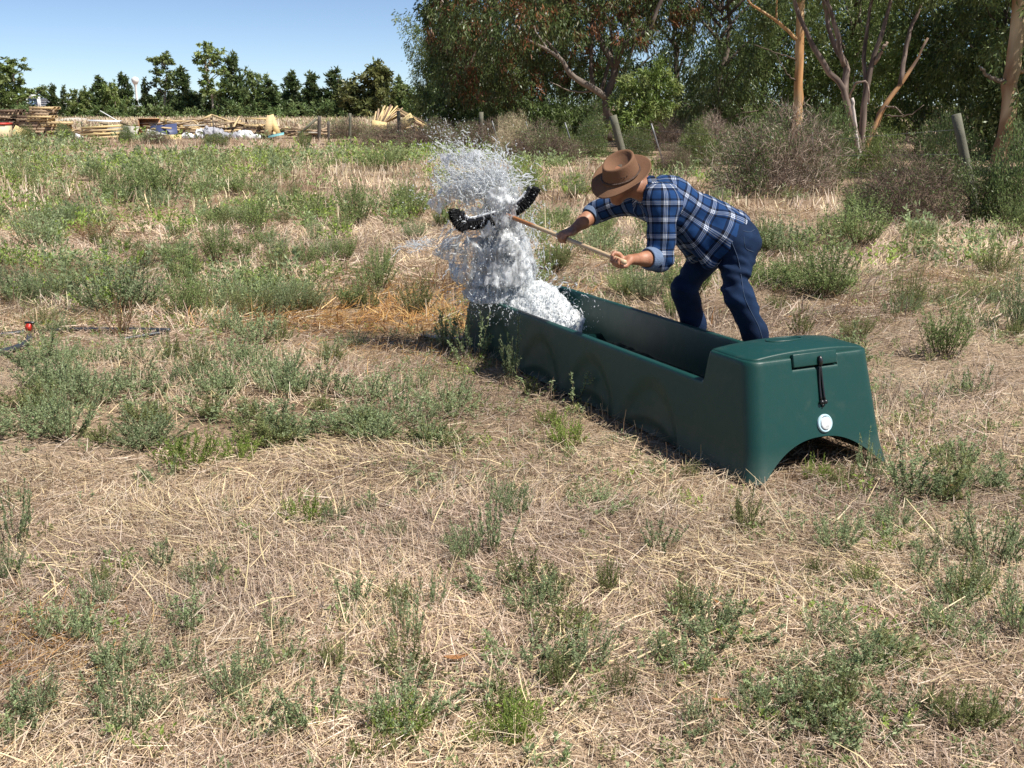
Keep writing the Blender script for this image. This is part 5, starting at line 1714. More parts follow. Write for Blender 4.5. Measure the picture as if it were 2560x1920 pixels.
def build_man():
    root = empty("person", (*((J['nank'] + J['fank']) / 2)[:2], 0), "man in blue plaid shirt, jeans and brown hat bending over the trough with a broom", "person")
    # ---- body
    s = SDF((0.25, 5.65, -0.02), (1.75, 7.0, 1.55), 0.0078)
    c = s.cone
    hc = J['head']
    c(hc - fh * 0.015, hc + fh * 0.012, 0.088, 0.086, 0.02, lh, 0.86)
    c(hc + fh * 0.03 - uh * 0.03, hc + fh * 0.062 - uh * 0.10, 0.062, 0.036, 0.03)
    c(hc - uh * 0.07 + fh * 0.015, hc + fh * 0.05 - uh * 0.10, 0.055, 0.032, 0.025)
    c(hc + fh * 0.085 - uh * 0.005, hc + fh * 0.112 - uh * 0.045, 0.012, 0.017, 0.012)       # nose
    c(hc + fh * 0.086 - uh * 0.078 - lh * 0.02, hc + fh * 0.086 - uh * 0.078 + lh * 0.02, 0.009, 0.009, 0.01)   # lips
    c(hc + fh * 0.078 + uh * 0.012 - lh * 0.05, hc + fh * 0.078 + uh * 0.012 + lh * 0.05, 0.016, 0.016, 0.015)  # brow
    for sg in (-1, 1):
        e = hc + lh * 0.078 * sg - fh * 0.01
        c(e + uh * 0.015, e - uh * 0.03 + fh * 0.005, 0.021, 0.014, 0.008, lh, 0.45)
        c(hc + fh * 0.082 - uh * 0.008 + lh * 0.032 * sg, hc + fh * 0.083 - uh * 0.008 + lh * 0.034 * sg, 0.012, 0.012, 0.006)
    nb = J['neck']
    c(nb - A([0, 0, 0.02]), hc - uh * 0.06 - fh * 0.025, 0.064, 0.056, 0.03)
    c(J['pel'], J['mid'], 0.13, 0.12, 0.04); c(J['mid'], J['chest'], 0.12, 0.135, 0.04); c(J['chest'], nb, 0.12, 0.07, 0.04)
    for a, b in (('nsh', 'nel'), ('fsh', 'fel')):
        c(J['chest'] + (J[a] - J['chest']) * 0.5, J[a], 0.08, 0.055, 0.04)
        c(J[a], J[b], 0.052, 0.043, 0.03)
    c(J['nel'], NW, 0.045, 0.029, 0.02); c(J['fel'], FW, 0.045, 0.029, 0.02)
    el = J['nel'] + (NW - J['nel']) * 0.35; c(el, el + (NW - J['nel']) * 0.15, 0.046, 0.042, 0.02)
    el = J['fel'] + (FW - J['fel']) * 0.35; c(el, el + (FW - J['fel']) * 0.15, 0.046, 0.042, 0.02)
    for h, k, a in (('nhip', 'nknee', 'nank'), ('fhip', 'fknee', 'fank')):
        c(J['pel'], J[h], 0.10, 0.09, 0.04); c(J[h], J[k], 0.08, 0.055, 0.04); c(J[k], J[a], 0.055, 0.038, 0.03)
        c(J[a], J[a] + FWD * 0.12 - A([0, 0, 0.05]), 0.036, 0.03, 0.02)
    # hands closed round the handle
    for H, Wr, sg, th in ((HAND2, NW, 1, 1), (HAND1, FW, -1, 1)):
        e1, e2 = hand_frame(H, Wr)
        e2 = e2 * sg
        def P(ax, ph, r): return H + HD * ax + (e1 * math.cos(ph) + e2 * math.sin(ph)) * r
        for i, ax in enumerate((-0.033, -0.011, 0.011, 0.033)):
            sc = (0.9, 1.0, 1.03, 0.96)[i]
            kn = P(ax, 0.75, 0.040 * sc)
            c(Wr + HD * ax * 0.4, kn, 0.021, 0.0145, 0.010)
            p0 = kn
            for ph, r, ra in ((1.65, 0.034, 0.0112), (2.6, 0.030, 0.0105), (3.6, 0.0275, 0.0095)):
                p1 = P(ax + 0.002 * (ph - 1), ph, r * sc)
                c(p0, p1, ra + 0.001, ra, 0.003); p0 = p1
        tb = Wr + (H - Wr) * 0.45 + HD * 0.03 * th
        t1 = P(0.045 * th, -0.7, 0.036); t2 = P(0.050 * th, -1.7, 0.031); t3 = P(0.046 * th, -2.5, 0.028)
        c(tb, t1, 0.019, 0.014, 0.008); c(t1, t2, 0.0135, 0.0125, 0.003); c(t2, t3, 0.0125, 0.0105, 0.003)
    v, f = s.surf(2)
    mskin, nt, bs, out = new_mat("tanned_skin")
    tc = N(nt, "ShaderNodeTexCoord"); no = N(nt, "ShaderNodeTexNoise"); no.inputs["Scale"].default_value = 18; no.inputs["Detail"].default_value = 5
    nt.links.new(tc.outputs["Object"], no.inputs["Vector"])
    cr = N(nt, "ShaderNodeValToRGB"); e = cr.color_ramp.elements
    e[0].position = 0.35; e[0].color = (0.27, 0.115, 0.062, 1); e[1].position = 0.68; e[1].color = (0.42, 0.205, 0.122, 1)
    nt.links.new(no.outputs[0], cr.inputs[0]); nt.links.new(cr.outputs[0], bs.inputs["Base Color"])
    bs.inputs["Roughness"].default_value = 0.5; bs.inputs["Subsurface Weight"].default_value = 0.08; bs.inputs["Subsurface Radius"].default_value = (0.02, 0.008, 0.004)
    bp = N(nt, "ShaderNodeBump"); bp.inputs["Strength"].default_value = 0.25; bp.inputs["Distance"].default_value = 0.004
    n2 = N(nt, "ShaderNodeTexNoise"); n2.inputs["Scale"].default_value = 120; nt.links.new(tc.outputs["Object"], n2.inputs["Vector"])
    nt.links.new(n2.outputs[0], bp.inputs["Height"]); nt.links.new(bp.outputs[0], bs.inputs["Normal"])
    body = world_part("body", mesh_np("body", v, f, None, True, mskin), root)
    M_EYE = simple("eye_white", (0.7, 0.68, 0.65), 0.2, 0.05)
    for sg in (-1, 1):
        q = hc + fh * 0.084 - uh * 0.008 + lh * 0.033 * sg
        e = SDF(q - 0.02, q + 0.02, 0.0025); e.cone(q, q + fh * 0.002, 0.011, 0.010, 0.001); v, f = e.surf(1)
        world_part("eye", mesh_np("eye", v, f, None, True, M_EYE), root)
    # short grey hair showing under the hat at the back
    s = SDF(hc - 0.16, hc + 0.16, 0.006)
    s.cone(hc - fh * 0.02 - uh * 0.005, hc - fh * 0.03 - uh * 0.03, 0.094, 0.080, 0.02, lh, 0.88)
    s.cut(hc + fh * 0.005, fh)
    v, f = s.surf(1)
    world_part("hair", mesh_np("hair", v, f, None, True, simple("brown_grey_hair", (0.10, 0.075, 0.055), 0.7, 0.4, 60, 0.6, 200)), root)

    # ---- jeans
    s = SDF((0.85, 5.75, 0.02), (1.85, 7.05, 1.12), 0.0095)
    c = s.cone
    c(J['nhip'] + A([0.0, 0, 0.02]), J['fhip'] + A([0.0, 0, 0.02]), 0.142, 0.132, 0.04)
    c(J['pel'] + A([0.03, 0, 0.0]), J['pel'] + nz(J['mid'] - J['pel']) * 0.10, 0.145, 0.140, 0.05)
    c(J['nhip'] + A([0.05, 0.0, -0.02]), J['nhip'] + A([0.04, 0.02, -0.08]), 0.115, 0.10, 0.05)
    c(J['fhip'] + A([0.05, 0.0, -0.02]), J['fhip'] + A([0.04, 0.02, -0.08]), 0.105, 0.10, 0.05)
    for h, k, a in (('nhip', 'nknee', 'nank'), ('fhip', 'fknee', 'fank')):
        c(J[h], J[k], 0.106, 0.076, 0.05)
        mid = J[k] * 0.55 + J[a] * 0.45 + A([0.018, 0.0, 0.0])
        c(J[k], mid, 0.077, 0.075, 0.03); c(mid, J[a] + A([0, 0, -0.02]), 0.073, 0.072, 0.03)
    p = s.pts()
    wr = fbm(np.stack([p[..., 0] * 5, p[..., 1] * 5, p[..., 2] * 17 + p[..., 0] * 7], -1), 2) - 0.5
    kz = np.exp(-((p[..., 2] - J['nknee'][2]) / 0.13) ** 2) * 1.0 + np.exp(-((p[..., 2] - 0.12) / 0.1) ** 2) * 0.9 + np.exp(-((p[..., 2] - 0.78) / 0.08) ** 2) * 0.8 + 0.3
    crease = np.sin((p[..., 2] * 1.0 + (p[..., 0] + p[..., 1]) * 0.35 + fbm(p * 6, 2) * 0.10) * 95) * np.clip(fbm(p * 9 + 5, 2) - 0.38, 0, 1)
    s.F += (wr * 0.040 * kz + crease * 0.014 * np.clip(kz - 0.2, 0, 1)).astype(np.float32)
    s.F = np.maximum(s.F, (0.075 - p[..., 2]).astype(np.float32))
    v, f = s.surf(2)
    mj, nt, bs, out = new_mat("dark_denim")
    tc = N(nt, "ShaderNodeTexCoord"); no = N(nt, "ShaderNodeTexNoise"); no.inputs["Scale"].default_value = 9; no.inputs["Detail"].default_value = 6
    nt.links.new(tc.outputs["Object"], no.inputs["Vector"])
    cr = N(nt, "ShaderNodeValToRGB"); e = cr.color_ramp.elements
    e[0].position = 0.3; e[0].color = (0.003, 0.011, 0.034, 1); e[1].position = 0.72; e[1].color = (0.009, 0.027, 0.072, 1)
    nt.links.new(no.outputs[0], cr.inputs[0]); nt.links.new(cr.outputs[0], bs.inputs["Base Color"])
    bs.inputs["Roughness"].default_value = 0.85; bs.inputs["Specular IOR Level"].default_value = 0.2
    try: bs.inputs["Sheen Weight"].default_value = 0.0
    except Exception: pass
    n2 = N(nt, "ShaderNodeTexNoise"); n2.inputs["Scale"].default_value = 300; nt.links.new(tc.outputs["Object"], n2.inputs["Vector"])
    bp = N(nt, "ShaderNodeBump"); bp.inputs["Strength"].default_value = 0.3; bp.inputs["Distance"].default_value = 0.003
    nt.links.new(n2.outputs[0], bp.inputs["Height"]); nt.links.new(bp.outputs[0], bs.inputs["Normal"])
    jeans = world_part("jeans", mesh_np("jeans", v, f, None, True, mj), root)
    from mathutils.bvhtree import BVHTree
    bvh = BVHTree.FromPolygons([tuple(a) for a in v], [tuple(int(i) for i in q) for q in f])
    M_STITCH = simple("denim_stitching", (0.035, 0.06, 0.11), 0.8)
    def on_surface(pts, r, name, n=30):
        P = []
        for a in crv([(x, y, 0) for x, y in pts], n):
            d = Vector(at(a[0], a[1], 6.0)) - Vector((0, 0, CAM_H))
            h = bvh.ray_cast(Vector((0, 0, CAM_H)), d.normalized())
            if h[0] is not None: P.append(A(h[0]) - A(d.normalized()) * 0.0005)
        if len(P) > 3:
            mb = MB(); mb.tube(P, r, 4); w = world_part(name, mb.mesh(name, M_STITCH, True), root)
            w.parent = jeans; w.location = (0, 0, 0)
    on_surface([(1828, 602), (1847, 655), (1860, 736), (1873, 770), (1896, 815), (1907, 850)], 0.0022, "side_seam")
    on_surface([(1860, 592), (1861, 606), (1866, 622), (1884, 630)], 0.0018, "pocket_stitch", 14)
    on_surface([(1857, 577), (1874, 580), (1886, 574)], 0.0018, "pocket_stitch", 12)
    on_surface([(1853, 556), (1868, 549), (1878, 546)], 0.0022, "waistband_stitch", 12)
    # ---- boots
    M_BOOT = simple("brown_leather", (0.09, 0.05, 0.03), 0.5, 0.2, 15)
    for a in ('nank', 'fank'):
        q = J[a].copy()
        s = SDF(q - A([0.35, 0.3, 0.2]), q + A([0.2, 0.2, 0.15]), 0.009)
        toe = q + FWD * 0.17; toe[2] = 0.042; heel = q - FWD * 0.03; heel[2] = 0.045
        s.cone(q + A([0, 0, 0.04]), heel, 0.052, 0.045, 0.02); s.cone(heel, toe, 0.044, 0.042, 0.02, A([0, 0, 1]), 0.9)
        s.F = np.maximum(s.F, (0.0 - s.pts()[..., 2]).astype(np.float32))
        v, f = s.surf(1)
        world_part("boot", mesh_np("boot", v, f, None, True, M_BOOT), root)

    # ---- shirt
    s = SDF((0.35, 5.8, 0.62), (1.62, 6.95, 1.50), 0.0085)
    c = s.cone
    hipx = J['pel'] + A([0.02, 0, 0.015])
    c(hipx, J['mid'], 0.158, 0.150, 0.05); c(J['mid'], J['chest'], 0.150, 0.150, 0.05); c(J['chest'], J['neck'] + A([0.02, 0, -0.03]), 0.140, 0.085, 0.05)
    c(J['nhip'] + A([-0.02, 0, 0.03]), J['fhip'] + A([-0.02, 0, 0.03]), 0.150, 0.145, 0.05)
    c(at(1752, 590, 6.25), at(1775, 650, 6.22), 0.075, 0.055, 0.07)
    c(at(1720, 585, 6.40), at(1735, 640, 6.42), 0.085, 0.055, 0.07)
    c(J['chest'] + (J['nsh'] - J['chest']) * 0.2, J['nsh'], 0.13, 0.096, 0.05)
    c(J['chest'] + (J['fsh'] - J['chest']) * 0.2, J['fsh'], 0.12, 0.085, 0.05)
    c(J['nsh'], J['nel'], 0.094, 0.074, 0.035)
    c(J['nel'] + A([0.005, 0, 0]), J['nel'] + (NW - J['nel']) * 0.22, 0.074, 0.068, 0.03)
    c(J['fsh'], J['fel'], 0.080, 0.064, 0.035)
    c(J['fel'], J['fel'] + (FW - J['fel']) * 0.06, 0.064, 0.062, 0.02)
    p = s.pts()
    ax = nz(J['chest'] - J['pel'])
    al = (p - J['pel']) @ ax
    wr = fbm(np.stack([al * 4 + p[..., 2] * 6, p[..., 1] * 5, (p[..., 2] * 10 - al * 9)], -1), 3) - 0.5
    fine = fbm(np.stack([p[..., 0] * 13, p[..., 1] * 9, p[..., 2] * 17], -1), 2) - 0.5
    s.F += (wr * 0.040 + fine * 0.014).astype(np.float32)
    # hem: everything beyond a slanted plane is cut away
    h0, h1 = at(1878, 541, 6.40), at(1776, 674, 6.22)
    hn = np.cross(h1 - h0, LAT); 
    if hn @ A([1, 0, -0.5]) < 0: hn = -hn
    s.F = np.maximum(s.F, (((p - h0) @ nz(hn)) + 0.010 * (np.sin(p[..., 1] * 40) * 0.5)).astype(np.float32))
    # sleeves end square
    def cut_sleeve(e, w, fr, rad):
        d = nz(w - e); q = e + (w - e) * fr
        m = (p - q) @ d
        near = np.linalg.norm(p - q, axis=-1) < rad
        s.F = np.where(near, np.maximum(s.F, m.astype(np.float32)), s.F)
    cut_sleeve(J['nel'], NW, 0.34, 0.16); cut_sleeve(J['fel'], FW, 0.16, 0.13)
    # open neck
    s.cone(J['neck'] - A([0, 0, 0.02]), hc - uh * 0.05, 0.060, 0.07, 0.01, sub=True)
    v, f = s.surf(2)
    me = mesh_np("shirt", v, f, None, True, None)
    # weave directions: each panel is laid out along its own limb, as a sewn shirt is
    cen = v[f].mean(1)
    def bone(pts, a, b, ra, rb):
        ab = b - a; t = ((pts - a) @ ab / (ab @ ab)).clip(0, 1)
        return np.linalg.norm(pts - a - t[:, None] * ab, axis=1) - (ra + (rb - ra) * t)
    dt = np.minimum(bone(cen, J['pel'], J['chest'], 0.16, 0.15), bone(cen, J['chest'], J['neck'], 0.15, 0.09))
    dn = np.minimum(bone(cen, J['nsh'] + (J['nel'] - J['nsh']) * 0.02, J['nel'], 0.10, 0.076), bone(cen, J['nel'], NW, 0.076, 0.06))
    df = np.minimum(bone(cen, J['fsh'] + (J['fel'] - J['fsh']) * 0.05, J['fel'], 0.085, 0.066), bone(cen, J['fel'], FW, 0.066, 0.06))
    which = np.argmin(np.stack([dt - 0.012, dn, df], 0), 0)
    uv = np.zeros((len(f), 4, 2))
    for k, (a, b, rad, ref) in enumerate([(J['pel'], J['chest'], 0.155, A([0, 0, 1.0])), (J['nsh'], J['nel'], 0.088, A([0.35, -1, 0])), (J['fsh'], J['fel'], 0.075, A([0, -0.5, 1.0]))]):
        m = which == k
        d = nz(b - a); e1 = nz(ref - d * (ref @ d)); e2 = np.cross(d, e1)
        q = v[f[m]] - a
        ang = np.arctan2(q @ e2, q @ e1)
        ca = np.arctan2((cen[m] - a) @ e2, (cen[m] - a) @ e1)[:, None]
        ang = ang + 2 * np.pi * np.round((ca - ang) / (2 * np.pi))
        uv[m, :, 0] = ang * rad; uv[m, :, 1] = q @ d
    me.uv_layers.new(name="UVMap").data.foreach_set("uv", uv.reshape(-1).astype(np.float32))
    mp, nt, bs, out = new_mat("blue_plaid_flannel")
    un = N(nt, "ShaderNodeUVMap", uv_map="UVMap")
    sp = N(nt, "ShaderNodeSeparateXYZ"); nt.links.new(un.outputs[0], sp.inputs[0])
    PER = 0.093
    def ramp(src, stops, off=0.0):
        ad = N(nt, "ShaderNodeMath", operation='ADD'); ad.inputs[1].default_value = 50 * PER + off; nt.links.new(src, ad.inputs[0])
        dv = N(nt, "ShaderNodeMath", operation='DIVIDE'); dv.inputs[1].default_value = PER; nt.links.new(ad.outputs[0], dv.inputs[0])
        fr = N(nt, "ShaderNodeMath", operation='FRACT'); nt.links.new(dv.outputs[0], fr.inputs[0])
        cr = N(nt, "ShaderNodeValToRGB"); cr.color_ramp.interpolation = 'CONSTANT'
        el = cr.color_ramp.elements
        el[0].position = 0; el[0].color = (stops[0][1],) * 3 + (1,)
        el[1].position = stops[1][0]; el[1].color = (stops[1][1],) * 3 + (1,)
        for pz, vz in stops[2:]:
            e = el.new(pz); e.color = (vz,) * 3 + (1,)
        nt.links.new(fr.outputs[0], cr.inputs[0]); return cr.outputs[0]
    white = [(0, 0), (0.06, 1), (0.105, 0), (0.145, 1), (0.19, 0), (0.23, 1), (0.275, 0)]
    dark = [(0, 0), (0.30, 1), (0.44, 0), (0.62, 0.0), (0.92, 1)]
    def mth(op, a, b=None, c=None):
        n_ = N(nt, "ShaderNodeMath", operation=op)
        for k_, val in enumerate((a, b, c)):
            if val is None: continue
            if isinstance(val, (int, float)): n_.inputs[k_].default_value = val
            else: nt.links.new(val, n_.inputs[k_])
        return n_.outputs[0]
    wu, wv = ramp(sp.outputs[0], white), ramp(sp.outputs[1], white)
    du, dv_ = ramp(sp.outputs[0], dark), ramp(sp.outputs[1], dark)
    dk = mth('MULTIPLY', mth('ADD', du, dv_), 0.5); wh = mth('MULTIPLY', mth('ADD', wu, wv), 0.5)
    m1 = N(nt, "ShaderNodeMix", data_type='RGBA'); m1.inputs[6].default_value = (0.012, 0.044, 0.132, 1); m1.inputs[7].default_value = (0.005, 0.006, 0.011, 1)
    dk2 = mth('POWER', dk, 0.6); nt.links.new(dk2, m1.inputs[0])
    m2 = N(nt, "ShaderNodeMix", data_type='RGBA'); nt.links.new(m1.outputs[2], m2.inputs[6]); m2.inputs[7].default_value = (0.76, 0.79, 0.82, 1)
    nt.links.new(mth('POWER', wh, 2.3), m2.inputs[0])
    nt.links.new(m2.outputs[2], bs.inputs["Base Color"])
    bs.inputs["Roughness"].default_value = 0.9; bs.inputs["Specular IOR Level"].default_value = 0.15
    tc = N(nt, "ShaderNodeTexCoord"); n2 = N(nt, "ShaderNodeTexNoise"); n2.inputs["Scale"].default_value = 260; nt.links.new(tc.outputs["Object"], n2.inputs["Vector"])
    bp = N(nt, "ShaderNodeBump"); bp.inputs["Strength"].default_value = 0.25; bp.inputs["Distance"].default_value = 0.003
    nt.links.new(n2.outputs[0], bp.inputs["Height"]); nt.links.new(bp.outputs[0], bs.inputs["Normal"])
    me.materials.append(mp)
    shirt = world_part("shirt", me, root)
    # rolled cuffs with the pale inside of the cloth showing
    M_CUFF = simple("pale_blue_cuff", (0.12, 0.17, 0.265), 0.9, 0.35, 40, 0.3, 160)
    for e, w, a, b, r in ((J['nel'], NW, 0.16, 0.42, 0.069), (J['fel'], FW, 0.0, 0.24, 0.066)):
        n = 14
        P = A([e + (w - e) * t for t in np.linspace(a, b, n)])
        t = np.linspace(0, 1, n)
        rr = r * (0.93 + 0.10 * np.sin(np.pi * np.clip(t * 1.05, 0, 1)) - 0.05 * t) 
        mb = MB(); sides = 36
        T = nz(w - e); ref = A([0, 0, 1.0]); n1 = nz(np.cross(T, ref)); n2_ = np.cross(T, n1)
        a_ = np.linspace(0, 2 * np.pi, sides, endpoint=False)
        V = []
        prof = list(zip(P, rr)) + [(P[-1] + T * 0.004, rr[-1] * 0.95), (P[-1], rr[-1] * 0.84), (P[-4], rr[-1] * 0.76)]
        for kk, (q, r_) in enumerate(prof):
            wob = 1 + 0.09 * (vnoise(np.stack([np.cos(a_) * 1.6 + kk * 0.12, np.sin(a_) * 1.6, np.full(sides, r * 50)], -1)) - 0.5)
            V.append(q + (r_ * wob)[:, None] * (np.cos(a_)[:, None] * n1 + np.sin(a_)[:, None] * n2_))
        V = np.vstack(V)
        i = np.arange(len(prof) - 1)[:, None] * sides; j = np.arange(sides)[None]
        q = np.stack([i + j, i + (j + 1) % sides, i + sides + (j + 1) % sides, i + sides + j], -1).reshape(-1, 4)
        w_ = world_part("cuff", mesh_np("cuff", V, q, None, True, M_CUFF), root)
        w_.parent = shirt; w_.location = (0, 0, 0)
    # collar
    th = np.linspace(0, 2 * np.pi, 40)
    ax = nz(hc - uh * 0.05 - J['neck'])
    n1 = nz(np.cross(ax, LAT)); n2_ = np.cross(ax, n1)
    V = []
    for k_, (h_, r_) in enumerate(((-0.01, 0.088), (0.022, 0.084), (0.040, 0.080), (0.040, 0.074), (0.0, 0.072))):
        V.append(J['neck'] + A([0.015, 0, -0.015]) + ax * h_ + r_ * (np.cos(th)[:, None] * n1 + np.sin(th)[:, None] * n2_))
    V = np.vstack(V); i = np.arange(4)[:, None] * 40; j = np.arange(39)[None]
    me = mesh_np("collar", V, np.stack([i + j, i + j + 1, i + 41 + j, i + 40 + j], -1).reshape(-1, 4), None, True, mp)
    L4 = np.empty(len(me.loops), np.int32); me.loops.foreach_get("vertex_index", L4)
    me.uv_layers.new(name="UVMap").data.foreach_set("uv", np.stack([(L4 % 40) * 0.0135, (L4 // 40) * 0.012 + 0.03], -1).astype(np.float32).ravel())
    w_ = world_part("collar", me, root); w_.parent = shirt; w_.location = (0, 0, 0)

    # ---- hat
    M_FELT = simple("brown_felt", (0.175, 0.095, 0.056), 0.85, 0.12, 6, 0.15, 90, spec=0.15)
    M_BAND = simple("dark_braided_band", (0.06, 0.03, 0.018), 0.6, 0.5, 160, 0.8, 160)
    h0 = hc + uh * 0.022 - fh * 0.002
    ph = np.linspace(0, 2 * np.pi, 72, endpoint=False); cp, sp_ = np.cos(ph), np.sin(ph)
    def ring(a, b, z, nose=0.0):
        a, b, z = a * 1.07, b * 1.07, z * 1.07
        bb = b * (1 - nose * np.clip(cp, 0, 1) ** 2)
        zz = z if isinstance(z, np.ndarray) else np.full(72, z)
        return h0 + fh * (a * cp)[:, None] + lh * (bb * sp_)[:, None] + uh * zz[:, None]
    rows = []
    for t in np.linspace(1, 0, 12):           # brim, rim inwards
        a, b = 0.106 + 0.068 * t, 0.09 + 0.062 * t
        rows.append(ring(a, b, 0.002 + 0.016 * (sp_ ** 2) * t ** 2.2 - 0.026 * (cp ** 2) * t + 0.045 * np.clip(-cp, 0, 1) ** 2 * t - 0.01 * np.clip(cp, 0, 1) * t))
    for t in np.linspace(0.08, 1, 10):        # crown
        rows.append(ring(0.106 - 0.016 * t, 0.090 - 0.013 * t, 0.004 + 0.098 * t - 0.006 * t ** 6 + 0.012 * t * np.clip(-cp, -1, 1) * -1 * -1, 0.16 * t))
    for t in np.linspace(0.95, 0.0, 12):      # top with the pinched dent
        dent = 0.045 * (1 - t ** 2.2) - 0.004 * (t > 0.8)
        rows.append(ring(0.089 * t + 0.0005, 0.076 * t + 0.0005, 0.099 - dent - 0.012 * cp * t * -1 * -1 + 0.004 * np.sin(np.pi * t), 0.2 * t))
    V = np.vstack(rows); n = 72
    i = np.arange(len(rows) - 1)[:, None] * n; j = np.arange(n)[None]
    F = np.stack([i + j, i + (j + 1) % n, i + n + (j + 1) % n, i + n + j], -1).reshape(-1, 4)
    hat = world_part("hat", mesh_np("hat", V, F, None, True, M_FELT), root)
    so = hat.modifiers.new("thickness", 'SOLIDIFY'); so.thickness = 0.004; so.offset = 0
    mb = MB(); pr = ring(0.1085, 0.0925, 0.015, 0.02); mb.tube(np.vstack([pr, pr[:1]]), 0.0062, 6, cap=False)
    w_ = world_part("hat_band", mb.mesh("hat_band", M_BAND, True), root); w_.parent = hat; w_.location = (0, 0, 0)
    M_HOLE = simple("dark_eyelet", (0.03, 0.015, 0.01), 0.7)
    for k_ in (-1, 0, 1):
        a_ = -math.pi / 2 + 0.32 + 0.16 * k_
        if (lh[1] > 0): pass
        q = h0 + fh * 0.109 * math.cos(a_) + lh * 0.093 * (math.sin(a_) if lh[1] > 0 else -math.sin(a_)) + uh * (0.043 + 0.004 * abs(k_))
        e = SDF(q - 0.008, q + 0.008, 0.0015); e.cone(q, q + uh * 0.0002, 0.0035, 0.0035, 0.0005); v, f = e.surf(0)
        w_ = world_part("eyelet", mesh_np("eyelet", v, f, None, True, M_HOLE), root); w_.parent = hat; w_.location = (0, 0, 0)


build_man()

# ------------------------------------------------------------------ broom
def build_broom():
    root = empty("broom", HAND2, "long handled broom with curved black bristle head lifted through the splash", "broom")
    mw, nt, bs, out = new_mat("pale_broom_wood")
    at_ = N(nt, "ShaderNodeAttribute", attribute_name="Col"); nt.links.new(at_.outputs["Color"], bs.inputs["Base Color"]); bs.inputs["Roughness"].default_value = 0.45
    P = A([HAND2 - HD * 0.06 + HD * t for t in np.linspace(0, np.linalg.norm(HEADP - HAND2) + 0.05, 40)])
    mb = MB(); mb.tube(P, 0.0135, 14)
    V = mb.v[0]; L = (V - HAND2) @ HD; tot = np.linalg.norm(HEADP - HAND2)
    dry = A([0.56, 0.41, 0.25]); wet = A([0.36, 0.145, 0.05])
    k = np.clip((L - tot * 0.66) / 0.04, 0, 1)[:, None]
    me = mesh_np("handle", V, mb.f[0], dry * (1 - k) + wet * k + rng.normal(0, 0.012, (len(V), 1)), True, mw)
    world_part("handle", me, root)
    px = [(1153, 527), (1158, 543), (1172, 552), (1196, 549), (1222, 542), (1252, 533), (1282, 519), (1304, 503), (1318, 486), (1328, 467)]
    C = crv([at(a, b, 7.15 + 0.0 * i) for i, (a, b) in enumerate(px)], 60)
    T = nz(np.gradient(C, axis=0)); vd = nz(C.mean(0) - A([0, 0, CAM_H]))
    O = nz(np.cross(T, vd)); 
    cen = at(1245, 480, 7.15)
    O = np.where(((C - cen) * O).sum(1)[:, None] < 0, -O, O)
    mb = MB(); mb.tube(C, np.r_[0.012, np.full(58, 0.022), 0.012], 10)
    world_part("stock", mb.mesh("stock", M_BLACK, True), root)
    mb = MB(); mb.tube((C - O * 0.020 - vd * 0.016)[6:-5], 0.0085, 8)
    world_part("edge_strip", mb.mesh("edge_strip", simple("wet_white_strip", (0.72, 0.74, 0.76), 0.2), True), root)
    mb = MB()
    for k in range(2400):
        i = int(rng.integers(0, 60)); d = rng.uniform(-1, 1)
        b = C[i] + vd * 0.026 * d + O[i] * 0.008 + T[i] * rng.normal(0, 0.006)
        D = nz(O[i] + vd * (0.35 * d + rng.normal(0, 0.12)) + T[i] * rng.normal(0, 0.16) + A([0, 0, 0.05]))
        Lb = rng.uniform(0.034, 0.058) * (1.45 if i < 12 else 1.0)
        mb.tube([b, b + D * Lb * 0.6, b + D * Lb], [0.0042, 0.0038, 0.0022], 3, cap=False)
    o = world_part("bristles", mb.mesh("bristles", simple("black_bristle", (0.010, 0.010, 0.011), 0.65, 0.2, 40, spec=0.2)), root); o["kind"] = "stuff"
    mb = MB(); mb.tube([HEADP - HD * 0.09, HEADP + HD * 0.03], [0.019, 0.023], 12)
    world_part("socket", mb.mesh("socket", M_BLACK, True), root)


build_broom()

